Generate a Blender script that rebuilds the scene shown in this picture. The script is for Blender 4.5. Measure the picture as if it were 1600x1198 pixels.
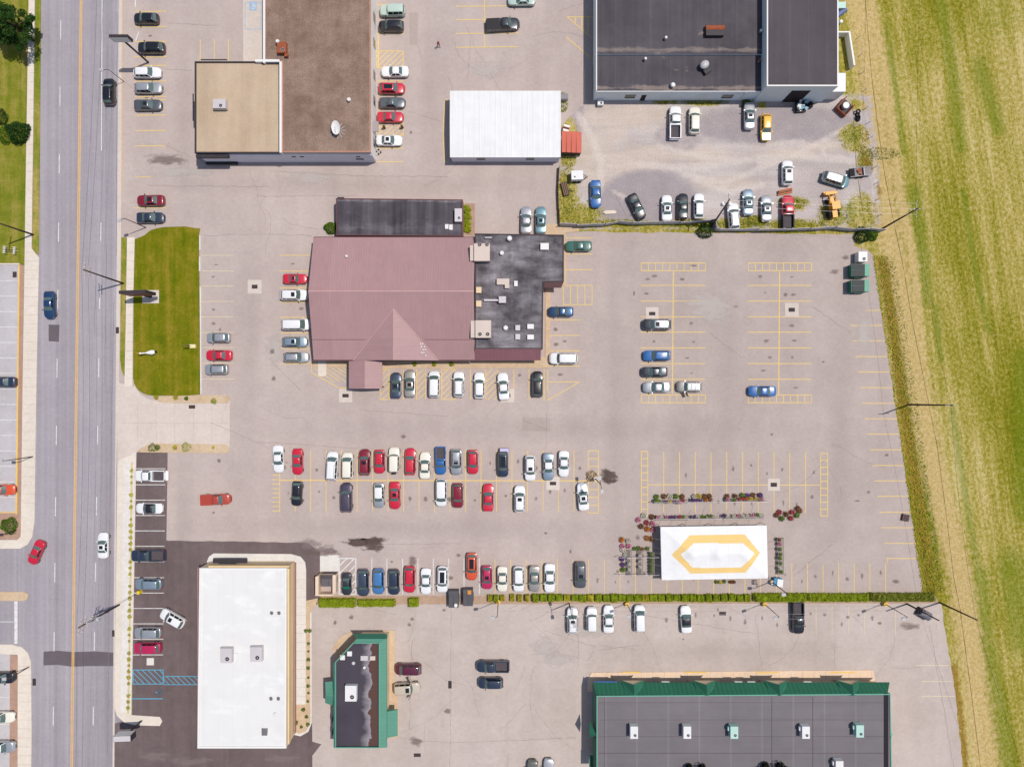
import bpy, bmesh, math, random
import numpy as np
from mathutils import Vector, Matrix, noise as mnoise
random.seed(11)
R = math.radians
for o in list(bpy.data.objects): bpy.data.objects.remove(o)
S = bpy.context.scene
COL = S.collection

# ---------------------------------------------------------------- camera: a drone 120 m up, looking straight down
HC = 120.0                 # camera height
PM = 9.0                   # photo pixels per metre on the ground
cam = bpy.data.cameras.new('camera')
cam.sensor_width = 36.0
cam.lens = 36.0*HC/(1600/PM)
cam.clip_start = 1.0; cam.clip_end = 6000
camo = bpy.data.objects.new('camera', cam); COL.objects.link(camo)
camo.location = (0, 0, HC)
S.camera = camo
# ---------------------------------------------------------------- light
SUN_EL, SUN_AZ = R(67), R(22)        # azimuth measured from +X (image right) towards +Y (image up)
w = bpy.data.worlds.new('World'); S.world = w; w.use_nodes = True
nt = w.node_tree
sky = nt.nodes.new('ShaderNodeTexSky'); sky.sky_type = 'NISHITA'; sky.sun_disc = False
sky.sun_elevation = SUN_EL; sky.sun_rotation = R(90)-SUN_AZ
sky.air_density = 1.0; sky.dust_density = 1.5
nt.links.new(sky.outputs[0], nt.nodes['Background'].inputs[0])
nt.nodes['Background'].inputs[1].default_value = 0.105
sl = bpy.data.lights.new('sun', 'SUN'); sl.energy = 3.75; sl.angle = R(0.5); sl.color = (1.0, 0.95, 0.89)
so = bpy.data.objects.new('sun', sl); COL.objects.link(so)
dv = Vector((math.cos(SUN_EL)*math.cos(SUN_AZ), math.cos(SUN_EL)*math.sin(SUN_AZ), math.sin(SUN_EL)))
so.rotation_euler = dv.to_track_quat('Z', 'Y').to_euler(); so.location = (60, 30, 100)
S.view_settings.view_transform = 'Standard'; S.view_settings.look = 'None'
S.view_settings.exposure = 0.0; S.view_settings.gamma = 1.0
KEX = 1.37                 # sunlit-surface brightness of a white sheet in this light

# ---------------------------------------------------------------- helpers
def P(px, py, z=0.0):
    """point of the photograph -> world point at height z"""
    k = (HC-z)/HC/PM
    return Vector(((px-800)*k, (599-py)*k, z))
def PP(pts, z=0.0): return [P(x, y, z) for x, y in pts]
def col(r, g, b):
    """colour as read on a sunlit surface (sRGB 0-255) -> base colour"""
    f = lambda c: (c/12.92 if c <= 0.04045 else ((c+0.055)/1.055)**2.4)
    return tuple(min(0.86, f(c/255)/KEX) for c in (r, g, b))

class NB:
    """small node builder"""
    def __init__(s, name):
        s.m = bpy.data.materials.new(name); s.m.use_nodes = True
        s.t = s.m.node_tree; s.bsdf = s.t.nodes['Principled BSDF']
    def n(s, kind, **kw):
        q = s.t.nodes.new('ShaderNode'+kind)
        for k, v in kw.items(): setattr(q, k, v)
        return q
    def l(s, a, b): s.t.links.new(a, b)
    def pos(s): return s.n('NewGeometry').outputs['Position']
    def mp(s, vec, scale=(1, 1, 1), rot=(0, 0, 0), loc=(0, 0, 0)):
        q = s.n('Mapping'); q.inputs['Scale'].default_value = scale; q.inputs['Rotation'].default_value = rot
        q.inputs['Location'].default_value = loc
        s.l(vec, q.inputs['Vector']); return q.outputs[0]
    def noise(s, vec, scale, detail=4, rough=.55, dist=0.0):
        q = s.n('TexNoise'); s.l(vec, q.inputs['Vector']); q.inputs['Scale'].default_value = scale
        q.inputs['Detail'].default_value = detail; q.inputs['Roughness'].default_value = rough
        q.inputs['Distortion'].default_value = dist
        return q.outputs['Fac']
    def math(s, op, a, b=0.0, clamp=False):
        q = s.n('Math', operation=op); q.use_clamp = clamp
        for i, v in enumerate((a, b)):
            if isinstance(v, (int, float)): q.inputs[i].default_value = v
            else: s.l(v, q.inputs[i])
        return q.outputs[0]
    def mr(s, v, a, b, c=0.0, d=1.0):
        q = s.n('MapRange'); q.clamp = True; s.l(v, q.inputs[0])
        for i, x in enumerate((a, b, c, d)): q.inputs[i+1].default_value = x
        return q.outputs[0]
    def mix(s, f, a, b, mode='MIX'):
        q = s.n('Mix', data_type='RGBA', blend_type=mode)
        if isinstance(f, (int, float)): q.inputs[0].default_value = f
        else: s.l(f, q.inputs[0])
        for i, v in ((6, a), (7, b)):
            if isinstance(v, tuple): q.inputs[i].default_value = (*v[:3], 1)
            else: s.l(v, q.inputs[i])
        return q.outputs[2]
    def gain(s, c, f):
        """colour times a factor socket"""
        q = s.n('VectorMath', operation='SCALE'); 
        if isinstance(c, tuple): q.inputs[0].default_value = c[:3]
        else: s.l(c, q.inputs[0])
        if isinstance(f, (int, float)): q.inputs['Scale'].default_value = f
        else: s.l(f, q.inputs['Scale'])
        return q.outputs[0]
    def ramp(s, f, stops):
        q = s.n('ValToRGB'); s.l(f, q.inputs[0]); e = q.color_ramp.elements
        while len(e) < len(stops): e.new(.5)
        for i, (p, c) in enumerate(stops): e[i].position = p; e[i].color = (*c[:3], 1)
        return q.outputs[0]
    def attr(s, name):
        q = s.n('Attribute'); q.attribute_name = name; return q
    def out(s, color, rough=.8, spec=.3, metal=0.0, coat=0.0, bump=None, bstr=.3, bdist=.05):
        i = s.bsdf.inputs
        if isinstance(color, tuple): i['Base Color'].default_value = (*color[:3], 1)
        else: s.l(color, i['Base Color'])
        i['Roughness'].default_value = rough; i['Specular IOR Level'].default_value = spec
        i['Metallic'].default_value = metal; i['Coat Weight'].default_value = coat
        i['Coat Roughness'].default_value = .06
        if bump is not None:
            q = s.n('Bump'); q.inputs['Strength'].default_value = bstr; q.inputs['Distance'].default_value = bdist
            s.l(bump, q.inputs['Height']); s.l(q.outputs[0], i['Normal'])
        return s.m

MATS = {}
def simple(name, rgb, rough=.7, spec=.3, metal=0.0, coat=0.0, var=.08, scale=.6, fine=9.0, raw=False):
    """a plain surface with slight worn unevenness"""
    if name in MATS: return MATS[name]
    b = NB(name); c = rgb if raw else col(*rgb)
    p = b.pos()
    f = b.math('ADD', b.math('MULTIPLY', b.mr(b.noise(p, scale, 5), .25, .75, -var, var), 1.0),
               b.mr(b.noise(p, fine, 2), .3, .7, 1-var*.5, 1+var*.5))
    MATS[name] = b.out(b.gain(c, f), rough, spec, metal, coat)
    return MATS[name]
def paint(name, rgb, metal=0.0, rough=.28):
    """car paint"""
    if name in MATS: return MATS[name]
    b = NB(name)
    MATS[name] = b.out(rgb, rough, .5, metal, .8)
    return MATS[name]

class MB:
    """collects faces, then links them as one mesh object"""
    def __init__(s): s.v = []; s.f = []; s.mi = []
    def add(s, vs, fs, m=0):
        k = len(s.v); s.v += [tuple(v) for v in vs]
        for f in fs: s.f.append([i+k for i in f]); s.mi.append(m)
    def face(s, pts, m=0): s.add(pts, [list(range(len(pts)))], m)
    def box(s, x0, x1, y0, y1, z0, z1, m=0, rot=0.0, c=None, top=None):
        vs = [Vector((x, y, z)) for z in (z0, z1) for x, y in ((x0, y0), (x1, y0), (x1, y1), (x0, y1))]
        if rot:
            cc = Vector(((x0+x1)/2, (y0+y1)/2, 0)) if c is None else Vector((c[0], c[1], 0))
            ro = Matrix.Rotation(rot, 3, 'Z'); vs = [ro @ (v-cc)+cc for v in vs]
        s.add(vs, [[3, 2, 1, 0], [0, 1, 5, 4], [1, 2, 6, 5], [2, 3, 7, 6], [3, 0, 4, 7]], m)
        s.add(vs, [[4, 5, 6, 7]], m if top is None else top)
    def prism(s, pts, z0, z1, m=0, top=None, bottom=False):
        pts = ccw(pts); n = len(pts)
        vs = [(p[0], p[1], z0) for p in pts]+[(p[0], p[1], z1) for p in pts]
        s.add(vs, [[i, (i+1) % n, n+(i+1) % n, n+i] for i in range(n)], m)
        s.add(vs[n:], [list(range(n))], m if top is None else top)
        if bottom: s.add(vs[:n], [list(range(n))[::-1]], m)
    def cyl(s, c, r, z0, z1, n=12, r2=None, m=0, caps=True):
        r2 = r if r2 is None else r2
        a = [(c[0]+r*math.cos(2*math.pi*i/n), c[1]+r*math.sin(2*math.pi*i/n), z0) for i in range(n)]
        b = [(c[0]+r2*math.cos(2*math.pi*i/n), c[1]+r2*math.sin(2*math.pi*i/n), z1) for i in range(n)]
        s.add(a+b, [[i, (i+1) % n, n+(i+1) % n, n+i] for i in range(n)], m)
        if caps: s.add(b, [list(range(n))], m); s.add(a, [list(range(n))[::-1]], m)
    def tube(s, pts, r, n=6, m=0, r2=None):
        pts = [Vector(p) for p in pts]; rings = []
        for i, p in enumerate(pts):
            d = (pts[min(i+1, len(pts)-1)]-pts[max(i-1, 0)]).normalized()
            u = d.orthogonal().normalized(); v = d.cross(u)
            rr = r if r2 is None else r+(r2-r)*i/(len(pts)-1)
            rings.append([p+(u*math.cos(2*math.pi*k/n)+v*math.sin(2*math.pi*k/n))*rr for k in range(n)])
        # keep ring orientation from twisting
        for i in range(1, len(rings)):
            best = min(range(n), key=lambda q: sum((rings[i][(k+q) % n]-rings[i-1][k]-(pts[i]-pts[i-1])).length for k in range(n)))
            rings[i] = [rings[i][(k+best) % n] for k in range(n)]
        s.loft(rings, m)
    def loft(s, rings, m=0, caps=True):
        n = len(rings[0]); k = len(s.v); s.v += [tuple(p) for rg in rings for p in rg]
        for i in range(len(rings)-1):
            for j in range(n):
                a = k+i*n+j; b = k+i*n+(j+1) % n
                s.f.append([a, b, b+n, a+n]); s.mi.append(m)
        if caps:
            s.f.append([k+j for j in range(n)][::-1]); s.mi.append(m)
            e = k+(len(rings)-1)*n; s.f.append([e+j for j in range(n)]); s.mi.append(m)
    def ball(s, c, r, sc=(1, 1, 1), nu=12, nv=7, m=0):
        rings = []
        for i in range(nv+1):
            a = math.pi*(i+.02)/(nv+.04)-math.pi/2
            rings.append([(c[0]+r*sc[0]*math.cos(a)*math.cos(2*math.pi*j/nu), c[1]+r*sc[1]*math.cos(a)*math.sin(2*math.pi*j/nu),
                           c[2]+r*sc[2]*math.sin(a)) for j in range(nu)])
        s.loft(rings, m)
    def me(s, name, mats, smooth=False, fix=True):
        me = bpy.data.meshes.new(name); me.from_pydata(s.v, [], s.f)
        for q in mats: me.materials.append(q)
        me.polygons.foreach_set('material_index', s.mi)
        if fix:
            bm = bmesh.new(); bm.from_mesh(me); bmesh.ops.recalc_face_normals(bm, faces=bm.faces); bm.to_mesh(me); bm.free()
        if smooth: me.shade_smooth()
        me.update(); return me
    def build(s, name, mats, parent=None, smooth=False, fix=True, angle=None):
        if not isinstance(mats, (list, tuple)): mats = [mats]
        me = s.me(name, mats, smooth, fix)
        if angle: me.set_sharp_from_angle(angle=R(angle))
        return link(name, me, parent)
def ccw(pts):
    a = sum(pts[i][0]*pts[(i+1) % len(pts)][1]-pts[(i+1) % len(pts)][0]*pts[i][1] for i in range(len(pts)))
    return list(pts) if a > 0 else list(pts)[::-1]
def link(name, me, parent=None):
    o = bpy.data.objects.new(name, me); COL.objects.link(o)
    if parent is not None: o.parent = parent
    return o
def tag(o, label=None, cat=None, group=None, kind=None):
    if label: o['label'] = label
    if cat: o['category'] = cat
    if group: o['group'] = group
    if kind: o['kind'] = kind
    return o
def empty(name, loc=(0, 0, 0), rz=0.0, label=None, cat=None, group=None):
    o = bpy.data.objects.new(name, None); COL.objects.link(o); o.location = loc; o.rotation_euler = (0, 0, rz)
    o.empty_display_size = .3
    return tag(o, label, cat, group)
def struct(name, mb, mats, smooth=False):
    return tag(mb.build(name, mats, smooth=smooth), kind='structure')
def copy_tree(o, parent=None):
    c = o.copy(); COL.objects.link(c)
    if parent is not None: c.parent = parent
    for ch in o.children: copy_tree(ch, c)
    return c
def arc(cx, cy, r, a0, a1, n=8, ry=None):
    ry = r if ry is None else ry
    return [(cx+r*math.cos(R(a0+(a1-a0)*i/n)), cy+ry*math.sin(R(a0+(a1-a0)*i/n))) for i in range(n+1)]
def sheet(name, px, mat, z): 
    mb = MB(); mb.face(ccw(PP(px, z))); return struct(name, mb, mat)
def slab(name, px, mat, z1=.12, z0=-.05, kerb=None, kw=.15):
    """raised pavement or island with a kerb edge"""
    mb = MB(); mb.prism(PP(px), z0, z1, 0)
    return struct(name, mb, mat)

# ---------------------------------------------------------------- ground materials
def asphalt(name, c1, c2, east_dark=0, streak=0.0, rot=0.0, fine=.10, grain=7.0, big=.06, spot=.0):
    b = NB(name); p = b.pos()
    n1 = b.noise(p, big, 6, .68); n2 = b.noise(p, big*6, 4, .6)
    c = b.mix(b.mr(b.math('ADD', n1, b.math('MULTIPLY', n2, .5)), .52, 1.0), col(*c1), col(*c2))
    f = b.mr(b.noise(p, grain, 3, .7), .3, .7, 1-fine, 1+fine)
    f = b.math('MULTIPLY', f, b.mr(b.noise(p, 1.7, 3, .6), .3, .7, .95, 1.05))
    # slightly different laid strips
    st = b.noise(b.mp(p, (.22, .012, .1), (0, 0, rot)), 1.0, 2, .4)
    f = b.math('MULTIPLY', f, b.mr(st, .35, .65, .965, 1.035))
    if streak:
        s2 = b.noise(b.mp(p, (1.5, .012, .1), (0, 0, rot)), 1.0, 3, .5)
        f = b.math('MULTIPLY', f, b.mr(s2, .3, .7, 1-streak, 1+streak))
        s3 = b.noise(b.mp(p, (.45, .006, .1), (0, 0, rot)), 1.0, 2, .5)
        f = b.math('MULTIPLY', f, b.mr(s3, .35, .65, 1-streak*.9, 1+streak*.6))
    if east_dark:   # tone darkens gradually towards the east, broken up by noise
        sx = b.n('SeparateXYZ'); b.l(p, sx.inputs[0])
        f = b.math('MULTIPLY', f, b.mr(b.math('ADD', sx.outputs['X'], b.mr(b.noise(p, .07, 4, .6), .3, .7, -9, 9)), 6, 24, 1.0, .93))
    if spot:   # drips and small dark spots
        v = b.noise(p, .55, 2, .5)
        f = b.math('MULTIPLY', f, b.mr(v, .70, .80, 1.0, 1-spot))
    return b.out(b.gain(c, f), .9, .2, bump=b.noise(p, 22, 2), bstr=.15, bdist=.01)
A_LOT = asphalt('lot_asphalt', (189, 172, 165), (206, 190, 182), east_dark=1, spot=.08, fine=.07)
A_LOT2 = asphalt('bottom_lot_asphalt', (194, 178, 169), (209, 195, 187), spot=.10, big=.09, fine=.06)
A_LOT3 = asphalt('west_lot_asphalt', (190, 184, 186), (214, 208, 208), spot=.05)
A_ROAD = asphalt('road_asphalt', (164, 156, 162), (177, 170, 175), streak=.10, rot=R(-0.6), big=.05)
A_NEW = asphalt('new_asphalt', (106, 91, 91), (128, 112, 111), streak=.05, big=.08, fine=.14)
A_PATCH = simple('asphalt_patch', (112, 102, 108), .9, .2, var=.1)
CONC = asphalt('concrete', (216, 201, 189), (228, 215, 204), fine=.04, big=.15)
WALKWAY = asphalt('pale_walkway', (228, 214, 198), (240, 228, 214), fine=.04, big=.2)
WHITEWALK = asphalt('white_walkway', (226, 220, 212), (240, 234, 226), fine=.03, big=.3)
def grass_mat(name, c1, c2, c3, rot=0.0, along=.08):
    b = NB(name); p = b.pos()
    n1 = b.noise(b.mp(p, (.9, along, .1), (0, 0, rot)), 1.0, 3, .55)
    n2 = b.noise(p, .35, 5, .65); n3 = b.noise(p, 3.2, 3, .7)
    mow = b.noise(b.mp(p, (1.1, .02, .1), (0, 0, rot)), 1.0, 2, .4)
    a = b.math('ADD', b.math('ADD', b.math('MULTIPLY', n1, .40), b.math('MULTIPLY', mow, .22)), b.math('MULTIPLY', n2, .5))
    c = b.ramp(a, [(.40, col(*c1)), (.54, col(*c2)), (.68, col(*c3))])
    f = b.mr(n3, .28, .72, .78, 1.22)
    return b.out(b.gain(c, f), .95, .1, bump=b.noise(p, 9, 3), bstr=.6, bdist=.05)
G_LAWN = grass_mat('lawn_grass', (94, 108, 10), (120, 121, 16), (148, 132, 42))
G_WEST = grass_mat('west_lawn_grass', (100, 118, 24), (132, 134, 42), (164, 150, 76), along=.06)
G_VERGE = grass_mat('verge_grass', (104, 128, 30), (136, 140, 48), (178, 160, 90))
MULCH = asphalt('mulch', (176, 140, 122), (196, 162, 140), fine=.14, big=.3)
SOIL = asphalt('planting_soil', (206, 176, 142), (222, 198, 168), fine=.12, big=.4)
# ---------------------------------------------------------------- terrain of the east side: field, track, gravel yard
def dist_poly(X, Y, pl):
    """distance in px to a polyline, and the side-free nearest"""
    d = np.full(X.shape, 1e9)
    for (x0, y0), (x1, y1) in zip(pl[:-1], pl[1:]):
        dx, dy = x1-x0, y1-y0; t = np.clip(((X-x0)*dx+(Y-y0)*dy)/(dx*dx+dy*dy), 0, 1)
        d = np.minimum(d, np.hypot(X-(x0+t*dx), Y-(y0+t*dy)))
    return d
def inside(X, Y, poly):
    r = np.zeros(X.shape, bool); n = len(poly)
    for i in range(n):
        (x0, y0), (x1, y1) = poly[i], poly[(i+1) % n]
        c = ((y0 > Y) != (y1 > Y)) & (X < (x1-x0)*(Y-y0)/((y1-y0) or 1e-9)+x0)
        r ^= c
    return r
def blob(X, Y, cx, cy, rx, ry): return np.clip(1.25-np.hypot((X-cx)/rx, (Y-cy)/ry), 0, 1)
def band(d, wid): return np.clip(1.3-d/wid, 0, 1)
gx = np.arange(856, 1760, 4.5); gy = np.arange(-80, 1290, 4.5)
GX, GY = np.meshgrid(gx, gy)
yard = [(858, 140), (1360, 150), (1372, 260), (1372, 358), (868, 356)]
dist_in = inside(GX, GY, yard); dy_ = dist_poly(GX, GY, yard+[yard[0]])
gravel = np.where(dist_in, np.clip(.5+dy_/26, 0, 1), np.clip(.5-dy_/16, 0, 1))
# weeds eating into the yard
for b_ in ((888, 240, 16, 30), (886, 300, 22, 45), (905, 335, 45, 22), (960, 350, 70, 9), (1080, 350, 60, 10), (1010, 352, 60, 9),
           (1150, 350, 40, 14), (1240, 352, 60, 12), (1300, 335, 26, 26), (1345, 335, 30, 40), (1335, 215, 30, 28), (1352, 250, 16, 30),
           (880, 165, 10, 22), (1100, 162, 40, 5), (1040, 160, 30, 4), (1190, 164, 10, 8), (1180, 345, 30, 10), (1340, 165, 18, 12),
           (890, 205, 14, 26), (880, 330, 14, 30), (1240, 318, 30, 14)):
    gravel = np.minimum(gravel, 1-blob(GX, GY, *b_)*1.1)
gravel = np.clip(gravel, 0, 1)
tan = np.zeros_like(GX)      # pale bare dirt
for b_ in ((985, 180, 90, 26), (1040, 240, 120, 20), (930, 250, 50, 65), (985, 250, 60, 30), (1090, 245, 90, 14), (1200, 215, 30, 16), (1280, 228, 40, 16),
           (960, 200, 30, 26), (1130, 285, 60, 14), (1000, 305, 26, 16), (1230, 240, 60, 10), (1290, 210, 30, 10), (930, 180, 20, 20)):
    tan = np.maximum(tan, blob(GX, GY, *b_))
track = [(1330, -80), (1352, 60), (1366, 170), (1378, 290), (1396, 390), (1412, 480), (1432, 600), (1452, 700), (1478, 810), (1500, 900),
         (1512, 985), (1522, 1060), (1535, 1150), (1552, 1290)]
dirt = band(dist_poly(GX, GY, track), 24)*.95
track2 = [(1345, -80), (1375, 80), (1392, 190), (1405, 300), (1425, 400), (1440, 560)]
dirt = np.maximum(dirt, band(dist_poly(GX, GY, track2), 11)*.8)
dirt = np.maximum(dirt, band(dist_poly(GX, GY, [(1478, 800), (1505, 900), (1520, 985), (1530, 1100), (1545, 1290)]), 15))
for b_ in ((1435, 450, 5, 14), (1356, 228, 14, 40)): dirt = np.maximum(dirt, blob(GX, GY, *b_))
lush = np.zeros_like(GX)
for pl, wd in (([(1385, 40), (1398, 130), (1412, 240)], 7), ([(1428, 300), (1440, 380), (1445, 470)], 16), ([(1462, 480), (1470, 560)], 8),
               ([(1488, 640), (1500, 720), (1516, 820), (1530, 900)], 8), ([(1532, 900), (1540, 1000), (1560, 1100), (1590, 1290)], 20),
               ([(1420, 620), (1432, 690), (1450, 790), (1462, 860)], 6), ([(1390, 400), (1402, 520), (1416, 600)], 5),
               ([(1505, 300), (1520, 400), (1545, 520)], 7), ([(1600, 560), (1600, 800)], 22), ([(1470, 0), (1490, 120), (1500, 230)], 14),
               ([(1530, 100), (1560, 200)], 16), ([(1580, 880), (1600, 1000)], 30)):
    lush = np.maximum(lush, band(dist_poly(GX, GY, pl), wd))
lush = np.maximum(lush, blob(GX, GY, 1318, 330, 30, 26)*.9); lush = np.maximum(lush, blob(GX, GY, 1336, 215, 26, 20))
lush = np.maximum(lush, blob(GX, GY, 1555, 20, 60, 60)*.5)
rust = np.zeros_like(GX)
for pl, wd in (([(1380, 410), (1396, 520), (1412, 640), (1432, 760), (1448, 860), (1455, 925)], 12), ([(1352, 250), (1372, 300)], 8),
               ([(1490, 1040), (1505, 1150), (1515, 1290)], 7)):
    rust = np.maximum(rust, band(dist_poly(GX, GY, pl), wd))
ny, nx = GX.shape
k = 1/PM
vs = np.stack([(GX-800)*k, (599-GY)*k, np.full(GX.shape, -.012)], -1).reshape(-1, 3)
fs = [[r*nx+c, (r+1)*nx+c, (r+1)*nx+c+1, r*nx+c+1] for r in range(ny-1) for c in range(nx-1)]
me = bpy.data.meshes.new('field'); me.from_pydata(vs.tolist(), [], fs)
for nm, arr in (('gravel', gravel), ('tan', tan), ('dirt', dirt), ('lush', lush), ('rust', rust)):
    at = me.attributes.new(nm, 'FLOAT', 'POINT'); at.data.foreach_set('value', arr.astype(np.float32).ravel())
pale = np.zeros_like(GX)
for pl, wd in (([(1000, 256), (1080, 264), (1160, 250), (1240, 244), (1335, 252)], 7), ([(1030, 228), (1100, 246), (1200, 250)], 6), ([(1070, 272), (1130, 286), (1190, 262), (1250, 238), (1330, 196)], 6), ([(905, 180), (925, 215), (940, 255), (935, 300)], 8),
               ([(1085, 280), (1140, 300), (1190, 290)], 6), ([(1200, 225), (1255, 222)], 6), ([(960, 300), (985, 312)], 5), ([(1350, 225), (1365, 250), (1368, 300)], 6), ([(1285, 232), (1290, 245), (1320, 246)], 4)):
    pale = np.maximum(pale, band(dist_poly(GX, GY, pl), wd))
tarmac = np.clip(blob(GX, GY, 1012, 322, 80, 56)*2.2, 0, 1)*(GY < 348)
tarmac = np.maximum(tarmac, np.clip(blob(GX, GY, 1210, 195, 150, 34)*1.6, 0, .75)); tarmac = np.maximum(tarmac, np.clip(blob(GX, GY, 1060, 215, 40, 26)*1.4, 0, .6)); tarmac = np.maximum(tarmac, np.clip(blob(GX, GY, 900, 175, 14, 40)*1.4, 0, .6))
for nm, arr in (('pale', pale), ('tarmac', tarmac)):
    at = me.attributes.new(nm, 'FLOAT', 'POINT'); at.data.foreach_set('value', arr.astype(np.float32).ravel())
b = NB('field_ground'); p = b.pos()
ROT = R(-8.5)
rowv = b.mp(p, (1, 1, 1), (0, 0, ROT))
def rag(name, amp=.55, sc=.8, lo=.38, hi=.62):
    nz = b.noise(p, sc, 5, .68)
    v = b.math('ADD', b.attr(name).outputs['Fac'], b.math('MULTIPLY', b.math('SUBTRACT', nz, .5), amp*2))
    return b.mr(v, lo, hi)
s1 = b.noise(b.mp(rowv, (.42, .022, .1)), 1.0, 3, .55); s2 = b.noise(b.mp(rowv, (1.3, .06, .1), loc=(7, 3, 0)), 1.0, 3, .6)
cl = b.noise(b.mp(rowv, (.055, .02, 1)), 1.0, 4, .6); mott = b.noise(b.mp(rowv, (2.0, 1.5, 1)), 1.0, 6, .85); fine = b.noise(p, 5.0, 3, .75)
a = b.math('ADD', b.math('ADD', b.math('MULTIPLY', s1, .30), b.math('MULTIPLY', s2, .26)), b.math('ADD', b.math('ADD', b.math('MULTIPLY', cl, .50), .05), b.math('MULTIPLY', mott, .85)))
grass = b.ramp(b.mr(a, .72, 1.20), [(.10, col(92, 100, 2)), (.38, col(124, 122, 20)), (.54, col(154, 145, 52)), (.70, col(182, 165, 92)), (.87, col(208, 191, 132))])
gl = b.ramp(mott, [(.3, col(78, 104, 8)), (.6, col(122, 138, 30))])
c = b.mix(b.math('MULTIPLY', rag('lush', .75, 1.0, .25, 1.0), .55), grass, gl)
c = b.mix(b.math('MULTIPLY', rag('dirt', .9, .9, .15, .75), .85), c, b.ramp(mott, [(.30, col(164, 138, 76)), (.48, col(206, 178, 120)), (.68, col(228, 204, 160))]))
c = b.mix(b.math('MULTIPLY', rag('rust', .8, 1.2, .3, .9), .85), c, b.ramp(mott, [(.3, col(104, 96, 14)), (.5, col(150, 116, 40)), (.7, col(176, 138, 62))]))
gv = b.mix(b.mr(b.noise(p, .10, 5, .62), .38, .62), col(190, 178, 174), col(206, 195, 190))
gv = b.mix(b.math('MULTIPLY', rag('tan', .6, .35, .2, .8), .6), gv, b.mix(b.noise(p, .5, 4), col(206, 182, 156), col(222, 208, 196)))
trk = b.noise(b.mp(p, (.05, .5, .1), (0, 0, R(8))), 1.0, 4, .6, .8)
gv = b.gain(gv, b.mr(trk, .35, .68, .93, 1.10)); gv = b.mix(rag('tarmac', .30, .7, .35, .75), gv, b.gain(col(172, 161, 162), b.mr(b.noise(p, .4, 4), .3, .7, .93, 1.07))); gv = b.mix(b.math('MULTIPLY', rag('pale', .8, .8, .2, 1.0), .6), gv, b.mix(b.noise(p, .9, 4), col(216, 200, 188), col(234, 224, 214)))
c = b.mix(rag('gravel', .75, .9, .3, .72), c, gv)
f = b.mr(fine, .28, .72, .76, 1.24)
me.materials.append(b.out(b.gain(c, f), .95, .1, bump=b.noise(p, 7, 3), bstr=.7, bdist=.06))
tag(link('field', me), kind='structure')
# wide ground under everything, out to the horizon
mb = MB(); mb.face([(-2500, -2500, -.03), (2500, -2500, -.03), (2500, 2500, -.03), (-2500, 2500, -.03)])
struct('ground', mb, grass_mat('far_ground', (108, 118, 26), (132, 132, 40), (170, 152, 84)))

# ---------------------------------------------------------------- roads and lots
rl = lambda y: 64-15*y/1198; rr = lambda y: 187-10*y/1198     # west and east edge of the road
sheet('road_shoulder', [(-90, 700), (190, 600), (190, 1290), (-90, 1290)], A_ROAD, .0015)
sheet('road', [(rl(-90), -90), (rr(-90), -90), (rr(1290), 1290), (rl(1290), 1290)], A_ROAD, .006)
sheet('side_street', [(-90, 857), (58, 857), (56, 1006), (-90, 1006)], A_ROAD, .003)
def jag(p0, p1, n, amp):
    out = []
    for i in range(n):
        t = i/n; out.append((p0[0]+(p1[0]-p0[0])*t+random.uniform(-amp, amp), p0[1]+(p1[1]-p0[1])*t+random.uniform(-amp, amp)))
    return out
lot = [(180, -90), (926, -90), (926, 160), (905, 168)]+jag((905, 168), (868, 205), 6, 2)+[(868, 362)]+jag((868, 362), (1334, 366), 40, 1.2)+[(1336, 366)] \
    + jag((1334, 385), (1362, 392), 5, 1)+jag((1364, 400), (1441, 918), 60, .9)+jag((1441, 918), (1441, 928), 2, .3)+jag((1441, 928), (740, 930), 50, 1)+[(180, 930)]
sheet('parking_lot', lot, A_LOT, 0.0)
lot2 = [(487, 944), (1470, 942)]+jag((1470, 942), (1492, 1080), 16, 1)+jag((1492, 1080), (1514, 1290), 24, 1.2)+[(487, 1290)]
sheet('lower_parking_lot', lot2, A_LOT2, .003)
mb = MB(); mb.face(ccw(PP([(496, 926), (1460, 926), (1470, 950), (496, 950)], -.004)))
struct('hedge_bed', mb, asphalt('bed_soil', (178, 146, 120), (200, 172, 148), fine=.15, big=.5))
sheet('new_parking_lot', [(208, 705), (262, 705), (261, 780), (260, 843)]+jag((262, 844), (498, 848), 14, .6)+[(500, 862), (500, 936), (470, 945), (486, 960), (488, 1158), (502, 1162), (488, 1180), (489, 1290), (176, 1290), (179, 1130), (207, 1120)], A_NEW, .008)
sheet('west_parking_lot', [(-90, 413), (29, 413), (25, 801), (-90, 801)], A_LOT3, .004)
sheet('south_west_parking_lot', [(-90, 1018), (17, 1018), (15, 1290), (-90, 1290)], A_LOT3, .007)
sheet('west_lawn', [(-90, -90), (48, -90), (45, 60), (42, 240), (40, 413), (-90, 413)], G_WEST, .003)
sheet('driveway_apron', [(186, 598), (210, 604)]+arc(246, 592, 37, 180, 90, 6, 34)+[(318, 626), (352, 616), (359, 624), (359, 700), (352, 708), (246, 700), (222, 702), (206, 712), (183, 724), (184, 640)], CONC, .010)
sheet('road_gutter', [(186.5, -90), (191, -90), (189, 372), (186, 598), (182, 724), (178, 1290), (175, 1290), (180, 700)], CONC, .011)
mb = MB()
for q in ([(68, 1017.5), (90, 1016), (114, 1018), (150, 1017), (178, 1019), (177.5, 1040), (140, 1040), (112, 1041), (90, 1038), (68, 1039)],
          [(76, 507), (93, 507.5), (92, 534), (76, 533)]):
    mb.face(ccw(PP(q, .0105)))
struct('road_patches', mb, A_PATCH)
# new parking bay surface edge strip and loading pad
sheet('dumpster_pad', [(500, 867), (529, 867), (529, 892), (500, 892)], WHITEWALK, .012)
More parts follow.
